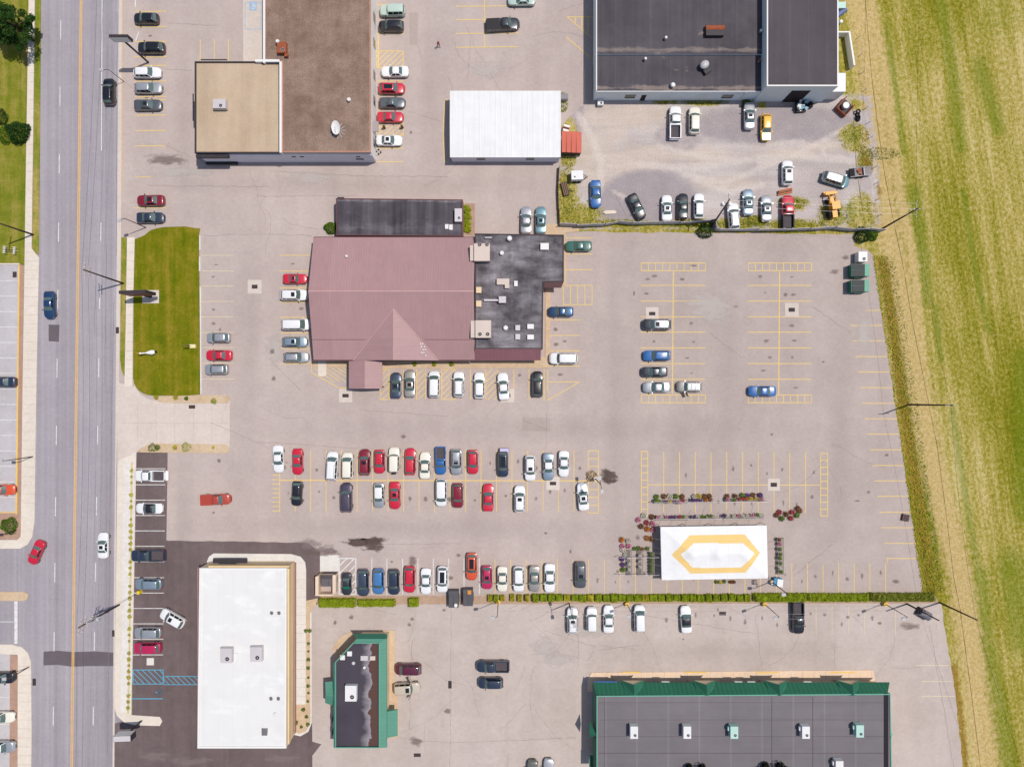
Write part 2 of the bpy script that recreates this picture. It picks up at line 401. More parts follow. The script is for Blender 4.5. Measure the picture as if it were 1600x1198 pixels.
# pavements (raised)
slab('west_sidewalk', [(47, -90), (56, -90), (52, 240), (50, 388), (61.5, 403), (57.5, 600), (54.5, 815), (51, 838), (44, 850), (32, 856.5), (-90, 857), (-90, 843), (27, 843), (33, 838), (36, 600), (39, 415), (41.5, 240)], WALKWAY)
slab('west_verge', [(57, -90), (65, -90), (62.5, 240), (61, 398), (51, 386), (53, 240)], G_VERGE, .10)
slab('mulch_strip', [(30.5, 413), (38.5, 415), (35.5, 600), (32.5, 838), (27, 842.5), (-90, 842.5), (-90, 802), (25.5, 802), (28, 600)], MULCH, .07)
slab('south_west_sidewalk', [(-90, 1006), (18, 1006), (34, 1010), (44, 1019), (49, 1034), (50, 1150), (48, 1290), (28, 1290), (28.5, 1022), (-90, 1017)], WALKWAY)
slab('south_west_mulch_strip', [(16, 1022), (28, 1023), (27.5, 1290), (15, 1290)], MULCH, .07)
slab('side_street_island', [(-90, 924), (37, 924), (43, 926), (45, 931), (43, 936), (37, 938), (-90, 938)], SOIL)
slab('east_sidewalk', [(199, 371), (211, 371), (209, 455), (208, 500), (207.5, 604), (195, 604), (197, 500)], WALKWAY)
slab('east_verge', [(190, 371), (198.5, 371), (197, 455), (196, 520), (194.5, 588), (190, 578), (188, 560), (189, 455)], G_VERGE, .10)
slab('lawn', [(211.5, 374)]+[(226, 368), (236, 360), (246, 357), (258, 355), (275, 354.5), (290, 354), (308, 357), (313, 357), (311, 368), (312, 480), (313, 616), (290, 618)]+arc(240, 592, 31, 90, 180, 6, 26)+[(208.5, 590), (209.5, 455)], G_LAWN, .12)
mb = MB()
for q in ([(311.8, 368), (313.8, 368), (313.8, 392), (311.8, 392)], [(311.5, 401), (313.8, 401), (313.8, 424), (311.5, 424)], [(312.5, 448), (314.5, 448), (315.5, 616), (313.5, 616)]):
    mb.prism(PP(q), 0, .16)
struct('lawn_kerb', mb, WHITEWALK)
slab('planting_island_north', [(247, 620), (262, 618.5), (313, 617.5), (350, 617.5), (357, 619), (359, 624), (357, 629.5), (300, 630), (258, 629), (247, 627)], SOIL, .11)
slab('planting_island_south', [(214, 705), (222, 699), (232, 694.5), (246, 692.5), (352, 694), (358.5, 698), (359, 703), (356, 707.5), (220, 706.5)], SOIL, .11)
slab('frontage_pavement', [(206, 710), (209, 706), (213.5, 706), (210, 900), (207, 1060), (204.5, 1116), (250, 1119), (254, 1126), (250, 1133), (214, 1132), (195, 1128), (183, 1117), (179.5, 1104), (182, 900), (184, 726), (188, 718)], WALKWAY, .12)
mb = MB(); mb.face(ccw(PP([(193, 722), (204, 721), (202, 900), (200, 1040), (198, 1112), (188, 1113), (190, 1000), (191.5, 860)], .124))); struct('sidewalk', mb, WHITEWALK)
mb = MB(); mb.face(ccw(PP([(204.5, 722), (207.5, 722), (205.5, 900), (203, 1040), (201.5, 1115), (198.8, 1115), (200.5, 1040), (202.5, 900)], .128))); struct('planting_strip', mb, asphalt('strip_soil', (208, 190, 130), (228, 214, 170), fine=.15, big=.6))
mb = MB(); mb.prism(PP([(209, 708), (211, 708), (208, 960), (206, 1116), (203.5, 1116), (205.5, 960)]), 0, .17); struct('bay_kerb', mb, WHITEWALK)
slab('store_walkway', [(324, 886), (324, 876), (327, 869), (334, 864), (455, 865), (470, 869), (477, 878), (478.5, 890), (478.5, 944), (487, 952), (487.5, 1128), (482, 1142), (470, 1149), (455, 1146), (448, 1168), (324, 1160)], WHITEWALK)
mb = MB(); mb.face(ccw(PP([(478, 938), (497, 934), (493, 945), (484.5, 958), (485, 1130), (478, 1142), (466, 1146), (459, 1140), (460, 1100), (477.5, 1100)], .124))); struct('planting_bed', mb, SOIL)
slab('restaurant_walk', [(489, 558), (548, 558), (548, 574), (489, 574)], SOIL, .10)
slab('restaurant_front_walk', [(596, 558), (852, 558), (852, 350), (905, 350), (905, 362), (884, 364), (884, 446), (860, 450), (858, 575), (596, 576)], SOIL, .10)
slab('entry_pad', [(497, 562), (510, 562), (510, 586), (507, 588), (500, 588), (497, 586)], WALKWAY, .105)
slab('yard_paving_edge', [(726, 318), (742, 318), (742, 368), (726, 368)], MULCH, .05)
slab('green_shop_walk', [(556, 986), (617, 984), (617, 1060), (622, 1090), (622, 1152), (600, 1152)], SOIL, .12)
slab('green_shop_corner', [(520, 1014), (526, 1000), (538, 990), (553, 985), (560, 1000), (525, 1030)], SOIL, .11)
slab('plaza_walk', [(918, 1062), (924, 1050), (1150, 1048), (1364, 1046), (1366, 1058), (1366, 1080), (918, 1080)], asphalt('plaza_concrete', (240, 208, 178), (248, 220, 192), fine=.04, big=.2), .14)
mb = MB()
for x0, x1 in ((972, 1000), (1068, 1104), (1180, 1216), (1296, 1336)):
    mb.box(P(x0, 0).x, P(x1, 0).x, P(0, 1050.4).y, P(0, 1048.4).y, 0, .15)
struct('plaza_yellow_kerb', mb, simple('kerb_yellow', (246, 204, 110)))
mb = MB()
mb.face(ccw(PP([(380, -60), (412, -60), (412, 97), (380, 97)], .012))); struct('store_ramp', mb, CONC)
mb = MB()
for q in ([(872, 352), (880, 352), (880, 365), (872, 365)],): mb.face(ccw(PP(q, .004)))
# lot edge kerbs
KY = simple('kerb_yellow', (246, 204, 110))
mb = MB(); mb.prism(PP([(29.4, 414), (31.4, 414), (27.4, 803), (25.2, 803), (25.2, 801), (-90, 801), (-90, 799.5), (25, 799.5)]), 0, .13); struct('west_lot_kerb', mb, KY)
mb = MB(); mb.prism(PP([(-90, 411.5), (31, 411.5), (31, 413.5), (-90, 413.5)]), 0, .13); struct('west_lot_back_kerb', mb, WALKWAY)

# ---------------------------------------------------------------- painted markings
YEL = NB('faded_yellow_paint'); _p = YEL.pos()
YEL = YEL.out(YEL.mix(YEL.mr(YEL.noise(_p, 1.6, 5, .7), .48, .74), col(240, 208, 134), col(210, 188, 152)), .8, .2)
WHT = NB('worn_white_paint'); _p = WHT.pos()
WHT = WHT.out(WHT.mix(WHT.mr(WHT.noise(_p, 1.6, 5, .7), .45, .72), col(240, 238, 234), col(196, 190, 190)), .8, .2)
PALE = simple('pale_cream_paint', (232, 216, 180), var=.12, scale=1.5)
ORNG = simple('centre_line_paint', (238, 190, 116), var=.10, scale=1.2)
BLUE = simple('blue_paint', (96, 176, 206), var=.10)
SKYB = simple('faint_blue_paint', (168, 192, 214), var=.10)
LZ = .016
SEGN = [0]
def seg(mb, x0, y0, x1, y1, wpx=1.0, z=LZ):
    if mb is globals().get('ym'): wpx *= 1.22
    a, b_ = P(x0, y0, 0), P(x1, y1, 0); d = (b_-a); 
    if d.length < 1e-6: return
    d.normalize(); n = Vector((-d.y, d.x, 0))*(wpx/PM/2)
    SEGN[0] = (SEGN[0]+1) % 60; z += SEGN[0]*5e-5
    q = [a-n, b_-n, b_+n, a+n]
    mb.face([(v.x, v.y, z) for v in q])
def ladder(mb, x0, y0, x1, y1, n, wpx=1.1):
    seg(mb, x0, y0, x1, y0, wpx); seg(mb, x0, y1, x1, y1, wpx, LZ+.0005); 
    seg(mb, x0, y0, x0, y1, wpx, LZ+.001); seg(mb, x1, y0, x1, y1, wpx, LZ+.0015)
    for i in range(1, n):
        t = i/n
        if abs(x1-x0) > abs(y1-y0): seg(mb, x0+(x1-x0)*t, y0, x0+(x1-x0)*t, y1, wpx, LZ+.002)
        else: seg(mb, x0, y0+(y1-y0)*t, x1, y0+(y1-y0)*t, wpx, LZ+.002)
def hatch(mb, x0, y0, x1, y1, step, sgn=1, wpx=1.2, frame=True):
    """diagonal stripes clipped to a box"""
    if frame: ladder(mb, x0, y0, x1, y1, 1, wpx)
    c = -(y1-y0)
    while c < (x1-x0)+(y1-y0):
        pts = []
        # line x - x0 = c + s*t ; y from y1 up
        a0 = max(0, -c); a1 = min(y1-y0, (x1-x0)-c)
        if a1-a0 > 1.5:
            if sgn > 0: seg(mb, x0+c+a0, y1-a0, x0+c+a1, y1-a1, wpx, LZ+.003)
            else: seg(mb, x0+c+a0, y0+a0, x0+c+a1, y0+a1, wpx, LZ+.003)
        c += step
ym = MB()
for y in (18, 42, 65, 89, 102.5, 127, 151, 156, 180, 204, 228): seg(ym, 211, y+.5, 260, y, 1.2)
seg(ym, 211, 277, 240, 276); seg(ym, 208, 325, 259, 325)
for x in (313, 335, 357): seg(ym, x, 62, x, 95, 1.1)
for y in (8, 53, 127, 149, 171, 232, 253): seg(ym, 589, y, 631, y, 1.1)
seg(ym, 591, 53, 591, 107, 1.6)
hatch(ym, 588, 80, 630, 106, 9); hatch(ym, 592, 192, 630, 212, 9)
seg(ym, 757, -60, 757, 73, 1.2)
for y in (10, 31, 52.5, 74): seg(ym, 712, y+.5, 810, y-.5, 1.2)
for a in ((886, 27, 929, 27), (886, 27, 925, 60), (884, 58, 926, 93), (899, 28, 899, 36), (909, 28, 909, 44), (919, 28, 919, 53)): seg(ym, *a, 1.2)
for a in ((695, 157, 693.5, 185), (693.5, 185, 692.5, 210), (692.5, 210, 694.5, 255), (695, 157, 703, 157)): seg(ym, *a, 1.2)
for y in (399, 423.5, 450, 472, 496, 520, 544.5, 568): seg(ym, 437, y, 488, y, 1.1)
for x in (608, 630.5, 651, 665, 690, 711, 735.5, 759, 777, 803, 826.5, 850, 856): seg(ym, x, 577, x, 624, 1.1)
for x0, x1 in ((594, 608), (651, 665), (690, 711), (759, 777)): hatch(ym, x0, 577, x1, 624, 10, 1, 1.1, x0 in (594, 690))
for a in ((905, 597, 854, 626), (487, 569, 487, 582), (487, 582, 530, 606), (530, 606, 545, 606)): seg(ym, *a, 1.1)
for i in range(6): seg(ym, 490+i*9, 574+max(0, i-3)*0, 490+i*9+(32 if i < 3 else 54-i*9+1), 574+(22 if i < 3 else (54-i*9)*.62), .9)
for y in (500, 524, 548, 571.5, 596.5): seg(ym, 857, y, 906, y, 1.1)
for y in (372, 397, 421.5): seg(ym, 882, y, 926, y, 1.1)
ladder(ym, 880, 446, 925, 476, 4)
for x0, x1, xm in ((1002, 1102, 1052), (1169, 1268, 1218)):
    ladder(ym, x0, 411, x1, 423, 9); ladder(ym, x0, 617, x1, 629, 9); seg(ym, xm, 424, xm-1.5, 617, 1.5)
    for y in (446, 470.5, 495, 519, 543.5, 568, 592.5): seg(ym, x0-1, y, x1, y, 1.1)
ladder(ym, 1002, 705, 1012, 806, 9); ladder(ym, 1282, 708, 1293, 806, 9)
seg(ym, 1013, 757, 1281, 757.5, 1.1)
for i in range(10): seg(ym, 1037+24.6*i, 706, 1037+24.6*i, 801, 1.1)
seg(ym, 437, 750, 919, 751, 1.6); ladder(ym, 919, 704, 935, 801, 8)
for i in range(20):
    x = 437+24.2*i; 
    if x < 918: seg(ym, x, 703, x, 799, 1.0)
for i in range(9): seg(ym, 425, 742+i*7, 437, 742+i*7, 1.0)
for i in range(1, 27): seg(ym, 749+24.4*i, 873 if i < 12 else 880, 749+24.4*i, 927, 1.0)
for i, y in enumerate((485, 508.5, 532.5, 557, 581, 605.5, 630, 654, 678, 702.5, 727, 751, 775, 800, 824, 848.5, 872)):
    xe = 1375+i*3.75; seg(ym, xe-(22 if i == 0 else 50), y, xe, y, 1.1)
seg(ym, 1386, 873, 1386, 880)
struct('yellow_parking_lines', ym, YEL)
pm = MB()
for y in (399, 423.5, 447, 471, 495, 519.5, 543, 567.5, 592): seg(pm, 314.5, y, 366, y, .9)
for x in (1275, 1300, 1326, 1351, 1399): seg(pm, x, 946, x, 991, .8)
for a in ((1432, 1039, 1482, 1039), (1440, 1064, 1487, 1064), (1440, 1087, 1492, 1087), (1465, 960, 1466, 982)): seg(pm, *a, 1.0)
struct('pale_parking_lines', pm, PALE)
wm = MB()
for x in (556, 581, 604.5, 629, 653, 677, 701, 725, 749): seg(wm, x, 872, x, 928, 1.2)
hatch(wm, 530, 872, 556, 928, 12, 1, 1.7)
for y in (732, 757, 781, 805, 829, 853, 877, 902, 926, 950, 974, 998, 1022.5): seg(wm, 211-(y-732)*.012, y, 258.5-(y-732)*.012, y, 1.1)
for i in range(16): seg(wm, -40, 438.5+24.15*i, 27.5-i*.2, 438.5+24.15*i, 1.0)
for y in (1047, 1089, 1131, 1173): seg(wm, -40, y, 15, y, 1.0)
seg(wm, 25, 939, 25, 1005, 5.0); seg(wm, -40, 971, 22, 971, 1.0)
for y0 in (32, 136, 241, 348, 453, 560, 665, 776, 879, 987, 1103): 
    seg(wm, 95.5-13*y0/1198, y0, 95.1-13*y0/1198, y0+30, 1.3)
    if y0 > 300: seg(wm, 158-13.5*(y0-340)/858, y0, 157.6-13.5*(y0-340)/858, y0+29, 1.3)
seg(wm, 160, -80, 158.5, 236, 1.3)
for a in ((212, 0, 211, 12), (217, 50, 212, 64)): seg(wm, *a, 1.6)
struct('white_road_markings', wm, WHT)
om = MB()
for dx in (-1.25, 1.25): seg(om, 128+dx, -80, 111+dx, 1280, 1.5)
seg(om, 192.2, -80, 190.5, 300, .9, .0125)
struct('yellow_centre_lines', om, ORNG)
bl = MB()
hatch(bl, 208, 1046, 255, 1068, 9, -1, 1.2); hatch(bl, 256, 1056, 310, 1069, 8.5, -1, 1.0); seg(bl, 206.5, 1091, 254.5, 1091, 1.4)
c = P(249, 1081); ring = [(c.x+.45*math.cos(a), c.y+.45*math.sin(a)) for a in [i*math.pi/8 for i in range(17)]]
for (x0, y0), (x1, y1) in zip(ring[:-1], ring[1:]):
    d = Vector((x1-x0, y1-y0, 0)).normalized()*.06; n = Vector((-d.y, d.x, 0))
    bl.face([(x0-d.x-n.x, y0-d.y-n.y, LZ+.001), (x1+d.x-n.x, y1+d.y-n.y, LZ+.001), (x1+d.x+n.x, y1+d.y+n.y, LZ+.001), (x0-d.x+n.x, y0-d.y+n.y, LZ+.001)])
seg(bl, 243, 1081, 246, 1081, 1.1, LZ+.002); 
struct('blue_accessible_markings', bl, BLUE)
fb = MB(); ladder(fb, 383, 5, 408, 46, 1, 1.3); seg(fb, 395.5, 3, 395.5, 17, 12, LZ+.004)
struct('pale_blue_markings', fb, SKYB)
sy = MB()   # wheelchair symbol on the blue square
c = P(395.5, 11)
for i in range(12):
    a0, a1 = R(-150+i*20), R(-130+i*20)
    sy.face([(c.x+r_*math.cos(a), c.y+r_*math.sin(a), LZ+.008) for r_, a in ((.30, a0), (.40, a0), (.40, a1), (.30, a1))])
sy.box(c.x-.08, c.x, c.y-.02, c.y+.42, LZ+.007, LZ+.009); sy.box(c.x+.02, c.x+.32, c.y-.03, c.y+.05, LZ+.007, LZ+.009); sy.cyl((c.x-.04, c.y+.55), .1, LZ+.007, LZ+.009, 10)
struct('accessible_symbol', sy, WHT)
# cracks and sealed joints
ck = MB()
def crack(pts, wpx=.35, jit=1.0, step=7, z=.0135):
    o = []
    for (x0, y0), (x1, y1) in zip(pts[:-1], pts[1:]):
        n = max(1, int(math.hypot(x1-x0, y1-y0)/step))
        for i in range(n): o.append((x0+(x1-x0)*i/n+random.uniform(-jit, jit), y0+(y1-y0)*i/n+random.uniform(-jit, jit)))
    o.append(pts[-1])
    for (x0, y0), (x1, y1) in zip(o[:-1], o[1:]): seg(ck, x0, y0, x1, y1, wpx*random.uniform(.6, 1.3), z)
for q in ([(262, 37), (340, 40)], [(258, 108), (300, 110)], [(258, 226), (303, 248)], [(194, 128), (222, 150)], [(313, 368), (400, 366), (488, 368)], [(400, 307), (560, 306)], [(230, 290), (420, 292)],
          [(430, 268), (560, 275), (700, 276)], [(700, 120), (730, 200)], [(640, 175), (690, 190)], [(596, 850), (720, 849)], [(735, 60), (730, 130)], [(855, 600), (853, 700)], [(815, 655), (860, 672)],
          [(850, 985), (930, 1010), (920, 1030)], [(705, 950), (703, 1198)], [(644, 1000), (640, 1140)], [(600, 1150), (700, 1160), (900, 1152)], [(530, 940), (620, 960)], [(905, 950), (903, 1040)],
          [(1452, 975), (1470, 1080), (1490, 1198)], [(930, 1015), (1000, 1008)], [(1240, 900), (1300, 850)], [(1110, 520), (1160, 560)], [(1270, 480), (1330, 520)],
          [(420, 560), (470, 610)], [(400, 690), (560, 700)], [(560, 640), (700, 650)], [(960, 300), (990, 360)], [(330, 660), (420, 700)], [(1000, 960), (1180, 990)], [(1180, 960), (1190, 1040)]):
    crack(q)
for q in ([(183, 20), (182, 400)], [(178, 470), (172, 800), (168, 1180)], [(166, 380), (164, 600)], [(150, 400), (148, 520)]): crack(q, .6, .5, 14)
_cr = random.Random(9)
for _ in range(58):
    x, y = _cr.choice(((_cr.uniform(330, 1360), _cr.uniform(375, 925)), (_cr.uniform(200, 870), _cr.uniform(255, 365)), (_cr.uniform(500, 1440), _cr.uniform(950, 1045)), (_cr.uniform(620, 910), _cr.uniform(950, 1195)), (_cr.uniform(640, 900), _cr.uniform(10, 240))))
    a = _cr.choice((0, 90, 0, 90, 45, 120))+_cr.uniform(-20, 20); pts = [(x, y)]
    for _k in range(_cr.randint(2, 6)):
        a += _cr.uniform(-24, 24); s_ = _cr.uniform(10, 26); x += s_*math.cos(R(a)); y += s_*math.sin(R(a)); pts.append((x, y))
    crack(pts, .26, .7, 4)
struct('asphalt_cracks', ck, simple('crack_dark', (140, 126, 124), .95, .1))
# stains on the pavement: ragged, with their own outline
def stain_mat(name, rgb, op, soft=False):
    b = NB(name); p = b.pos()
    m = b.math('ADD', b.attr('edge').outputs['Fac'], b.mr(b.noise(b.mp(p, (.5, 1.1, 1)), 1.0, 4, .6), .25, .75, -.45, .45))
    f = b.math('MULTIPLY', b.mr(m, .25, .72) if not soft else b.mr(b.math('MULTIPLY', b.attr('edge').outputs['Fac'], b.mr(b.noise(p, .12, 4, .6), .3, .7, .3, 1.2)), 0.0, .9), op)
    b.out(col(*rgb), .75, .3)
    tr = b.n('BsdfTransparent'); mx = b.n('MixShader'); b.l(f, mx.inputs[0]); b.l(tr.outputs[0], mx.inputs[1]); b.l(b.bsdf.outputs[0], mx.inputs[2])
    b.l(mx.outputs[0], b.t.nodes['Material Output'].inputs[0]); return b.m
def stains(name, items, mat, z=.020, parent=None, hz=0.0):
    vs, fs, ed = [], [], []
    for cx, cy, rx, ry in items:
        n = 22; c0 = len(vs); vs.append(P(cx, cy, hz)); ed.append(1.0)
        for rg in (.55, 1.0):
            for i in range(n):
                a = 2*math.pi*i/n; vs.append(P(cx+rx*rg*math.cos(a), cy+ry*rg*math.sin(a), hz)); ed.append(1-rg*.95)
        fs += [[c0, c0+1+i, c0+1+(i+1) % n] for i in range(n)]+[[c0+1+i, c0+1+n+i, c0+1+n+(i+1) % n, c0+1+(i+1) % n] for i in range(n)]
    me = bpy.data.meshes.new(name); me.from_pydata([(v.x, v.y, hz+z+.00005*(i//45)) for i, v in enumerate(vs)], [], fs); me.materials.append(mat)
    at = me.attributes.new('edge', 'FLOAT', 'POINT'); at.data.foreach_set('value', ed)
    o = link(name, me, parent)
    return o if parent else tag(o, kind='structure')
# tyre lanes, repair patches, drips in the bays
ST_LANE = stain_mat('tyre_lane', (168, 152, 145), .11, True)
stains('tyre_lanes', [(860, 670, 480, 26), (640, 824, 400, 20), (1140, 560, 22, 210), (960, 620, 22, 280), (1315, 640, 22, 240), (392, 520, 20, 180), (560, 290, 350, 18),
      (1120, 1018, 360, 22), (286, 910, 18, 200), (670, 150, 20, 150), (840, 120, 20, 110), (285, 180, 16, 130)], ST_LANE, .0120)
_pr = random.Random(21); pm2 = MB(); pl2 = MB()
for x, y, w_, h_ in ((816, 652, 44, 22), (700, 1120, 60, 40), (640, 20, 14, 50)):
    (pm2 if _pr.random() < .55 else pl2).face(ccw(PP([(x+_pr.uniform(-2, 2), y), (x+w_, y+_pr.uniform(-2, 2)), (x+w_+_pr.uniform(-2, 2), y+h_), (x, y+h_+_pr.uniform(-2, 2))], .0105)))
struct('repair_patches', pm2, asphalt('patch_dark', (183, 166, 158), (193, 177, 168), fine=.07)); struct('repair_patches', pl2, asphalt('patch_light', (200, 184, 175), (210, 196, 187), fine=.07))
drips = []
for xs, ys in (((1028, 1076, 1194, 1242), [434+24.4*i for i in range(8)]), ((340,), [411+24*i for i in range(8)]), ((462,), [411+24.2*i for i in range(7)]), ((880,), [512+24*i for i in range(4)]), ((234,), [30+24*i for i in range(9)])):
    for x in xs:
        for y in ys:
            if _pr.random() < .75: drips.append((x+_pr.uniform(-9, 9), y+_pr.uniform(-3, 3), _pr.uniform(3, 7), _pr.uniform(2, 4)))
for ys, xs in (((726, 774), [449+24.2*i for i in range(20)]), ((902,), [569+24.4*i for i in range(34)]), ((735, 780), [1049+24.6*i for i in range(10)]), ((968,), [890+25*i for i in range(22)])):
    for y in ys:
        for x in xs:
            if _pr.random() < .7: drips.append((x+_pr.uniform(-3, 3), y+_pr.uniform(-9, 9), _pr.uniform(2, 4), _pr.uniform(3, 7)))
stains('bay_drips', drips, stain_mat('drip', (150, 132, 126), .55), .0125)
ST_DARK = stain_mat('wet_stain', (104, 86, 78), .88); ST_MID = stain_mat('oil_stain', (132, 112, 106), .5); ST_LITE = stain_mat('pale_stain', (222, 212, 204), .55)
stains('wet_patches', [(562, 846, 34, 9), (584, 845, 28, 9), (580, 851, 26, 13), (560, 847, 24, 7), (950, 743, 18, 17), (953, 744, 16, 14)], ST_DARK)
rnd = random.Random(5)
oil = [(1012, 436, 6, 3), (1066, 436, 5, 3), (1010, 459, 6, 3), (868, 515, 5, 4), (869, 538, 5, 4), (1305, 425, 10, 5), (236, 56, 6, 3), (812, 586, 5, 4), (612, 877, 4, 3), (642, 207, 4, 4), (1322, 403, 8, 7), (500, 862, 40, 10),
       (644, 876, 8, 12), (700, 1110, 9, 7), (652, 1158, 16, 10), (1420, 978, 22, 8), (260, 250, 40, 14)]
for _ in range(46):
    x, y = rnd.uniform(330, 1400), rnd.uniform(380, 1000); oil.append((x, y, rnd.uniform(2, 7), rnd.uniform(2, 6)))
stains('oil_spots', oil, ST_MID, .0215)
stains('pale_patches', [(480, 278, 60, 14), (300, 268, 60, 10), (760, 110, 40, 16), (845, 480, 10, 10), (850, 1010, 26, 22), (870, 1030, 40, 14), (270, 270, 50, 12), (1110, 480, 60, 40), (1350, 520, 16, 60), (430, 545, 20, 30), (920, 985, 60, 12)], ST_LITE, .0225)
stains('new_lot_dust', [(480, 850, 30, 12), (505, 858, 24, 10), (300, 1190, 60, 12), (240, 1180, 40, 14), (440, 1185, 40, 10)], stain_mat('dust', (160, 142, 140), .5), .0235)

rt = MB()  # thin dark olive lines along the field track and yard edge
for pl in ([(1345, -80), (1362, 120), (1372, 200), (1382, 270), (1393, 330), (1412, 420), (1425, 500), (1445, 600), (1465, 700), (1478, 800), (1490, 900), (1500, 950), (1512, 1040), (1520, 1100), (1532, 1198), (1545, 1290)],
           [(1332, 160), (1338, 260), (1350, 345)]):
    for (x0, y0), (x1, y1) in zip(pl[:-1], pl[1:]):
        n = 6
        for i in range(n): seg(rt, x0+(x1-x0)*i/n, y0+(y1-y0)*i/n, x0+(x1-x0)*(i+1)/n, y0+(y1-y0)*(i+1)/n, random.uniform(.5, 1.1), -.006)
struct('field_dark_lines', rt, simple('dark_olive_line', (128, 108, 60), .95, .1, var=.2, scale=2))

jn = MB()
def joint(x0, y0, x1, y1, z, wpx=.35):
    a, b_ = P(x0, y0, z), P(x1, y1, z); d = (b_-a).normalized(); n = Vector((-d.y, d.x, 0))*(wpx/PM/2); jn.face([tuple(v)[:2]+(z,) for v in (a-n, b_-n, b_+n, a+n)])
for i in range(60):
    y = -40+14*i
    if y < 385: joint(47-5.5*y/400, y, 55.5-6*y/400, y, .1235)
    elif y < 835: joint(39.5-5*(y-400)/440, y, 60.5-6*(y-400)/440, y, .1235)
    if 375 < y < 600: joint(198.5-1.5*(y-371)/230, y, 210.5-3*(y-371)/230, y, .1235)
    if 725 < y: joint(192.5-4*(y-725)/390, y, 203.5-5.5*(y-725)/390, y, .1285)
for i in range(20): y = 1040+14*i; joint(28.5, y, 49, y, .1235)
for x in (215, 244, 273, 302, 331): joint(x, 632, x, 691, .0145)
joint(190, 661, 358, 661, .0145)
for y in range(905, 1100, 14): joint(460, y, 478, y, .1235)
for x in range(930, 1365, 18): joint(x, 1049.5, x, 1061, .1435)
struct('pavement_joints', jn, simple('joint', (186, 170, 158), .95, .1))
# ---------------------------------------------------------------- building materials
def roofing(name, c1, c2, streak=.12, rot=0.0, seam=0.0, seamdir='x', fine=.08, big=.12, spec=.25, rough=.8, sc=(1.2, .05, 1), bands=(), edge=None, spread=.15):
    """roofing felt or gravel: blotches, streaks along the fall, seams"""
    b = NB(name); p = b.pos()
    n = b.noise(p, big, 5, .65)
    c = b.mix(b.mr(n, .5-spread, .5+spread), col(*c1), col(*c2))
    sp = b.n('SeparateXYZ'); b.l(p, sp.inputs[0])
    for ax, lo, hi, cc, op in bands:      # dried residue left by standing water along a roof edge
        d = b.math('ABSOLUTE', b.math('SUBTRACT', sp.outputs[ax], (lo+hi)/2))
        m = b.math('ADD', b.mr(d, 0, (hi-lo)/2, 1.0, 0.0), b.mr(b.noise(b.mp(p, (.25, .5, 1)), 1.0, 5, .65), .25, .75, -.8, .8))
        c = b.mix(b.math('MULTIPLY', b.mr(m, .45, .9), op), c, col(*cc))
    if edge:                               # ponded strip with a pale rim
        x1, pale_, wet = edge
        t = b.math('ADD', b.math('SUBTRACT', sp.outputs['X'], x1), b.mr(b.noise(b.mp(p, (.3, .45, 1)), 1.0, 4, .55), .25, .75, -.8, .8))
        c = b.mix(b.mr(t, -1.3, -.05, 0, .85), c, col(*pale_)); c = b.mix(b.mr(t, -.03, .08), c, col(*wet))
    f = b.mr(b.noise(p, 6, 3, .7), .3, .7, 1-fine, 1+fine)
    if streak:
        f = b.math('MULTIPLY', f, b.mr(b.noise(b.mp(p, sc, (0, 0, rot)), 1.0, 4, .6), .3, .7, 1-streak, 1+streak))
    if seam:
        sx = b.n('SeparateXYZ'); b.l(p, sx.inputs[0])
        q = b.math('FRACT', b.math('DIVIDE', sx.outputs['X' if seamdir == 'x' else 'Y'], seam))
        f = b.math('MULTIPLY', f, b.mr(b.math('ABSOLUTE', b.math('SUBTRACT', q, .5)), .465, .485, 1.0, .965 if 'white' in name else 1.18))
    return b.out(b.gain(c, f), rough, spec, bump=b.noise(p, 12, 3), bstr=.25, bdist=.03)
def ribbed(name, rgb, pitch=.4, axis='X', var=.06, rib=.88):
    """standing-seam metal"""
    b = NB(name); p = b.pos(); sx = b.n('SeparateXYZ'); b.l(p, sx.inputs[0]); a = sx.outputs[axis]
    q = b.math('FRACT', b.math('DIVIDE', a, pitch)); e = b.math('ABSOLUTE', b.math('SUBTRACT', q, .5))
    pan = b.n('TexWhiteNoise', noise_dimensions='1D'); b.l(b.math('FLOOR', b.math('DIVIDE', a, pitch*9)), pan.inputs['W'])
    f = b.math('MULTIPLY', b.mr(e, .40, .48, 1.0, rib), b.mr(pan.outputs[0], 0, 1, 1-var, 1+var))
    f = b.math('MULTIPLY', f, b.mr(b.noise(p, .5, 5, .6), .3, .7, .96, 1.04))
    f = b.math('MULTIPLY', f, b.mr(b.noise(b.mp(p, (2.5, .12, 1) if axis == 'X' else (.12, 2.5, 1)), 1.0, 3, .6), .3, .7, .965, 1.03))
    return b.out(b.gain(col(*rgb), f), .55, .3, bump=b.mr(e, .40, .5), bstr=.5, bdist=.04)
_yw = lambda q: (599-q)*(HC-4.6)/HC/PM
TAN_ROOF = roofing('tan_gravel_roof', (196, 172, 145), (210, 187, 160), .05, fine=.10)
BROWN_ROOF = roofing('brown_gravel_roof', (132, 107, 93), (160, 135, 119), .07, fine=.34, big=.3)
_y = lambda q, z: (599-q)*(HC-z)/HC/PM
DARK_ROOF = roofing('dark_felt_roof', (76, 70, 76), (94, 88, 94), .12, seam=2.9, bands=(('Y', _y(86, 4), _y(72, 4), (158, 142, 132), .55), ('Y', _y(144, 3.8), _y(131, 3.8), (158, 142, 132), .65)))
DARK_ROOF2 = roofing('dark_felt_roof_tall', (82, 75, 80), (92, 84, 88), .06, seam=3.05)
NORTH_ROOF = roofing('dark_extension_roof', (64, 58, 66), (96, 90, 96), .42, fine=.1, bands=(('Y', _y(318, 2.7), _y(309, 2.7), (150, 142, 146), .5), ('Y', _y(372, 2.7), _y(340, 2.7), (116, 110, 116), .5)))
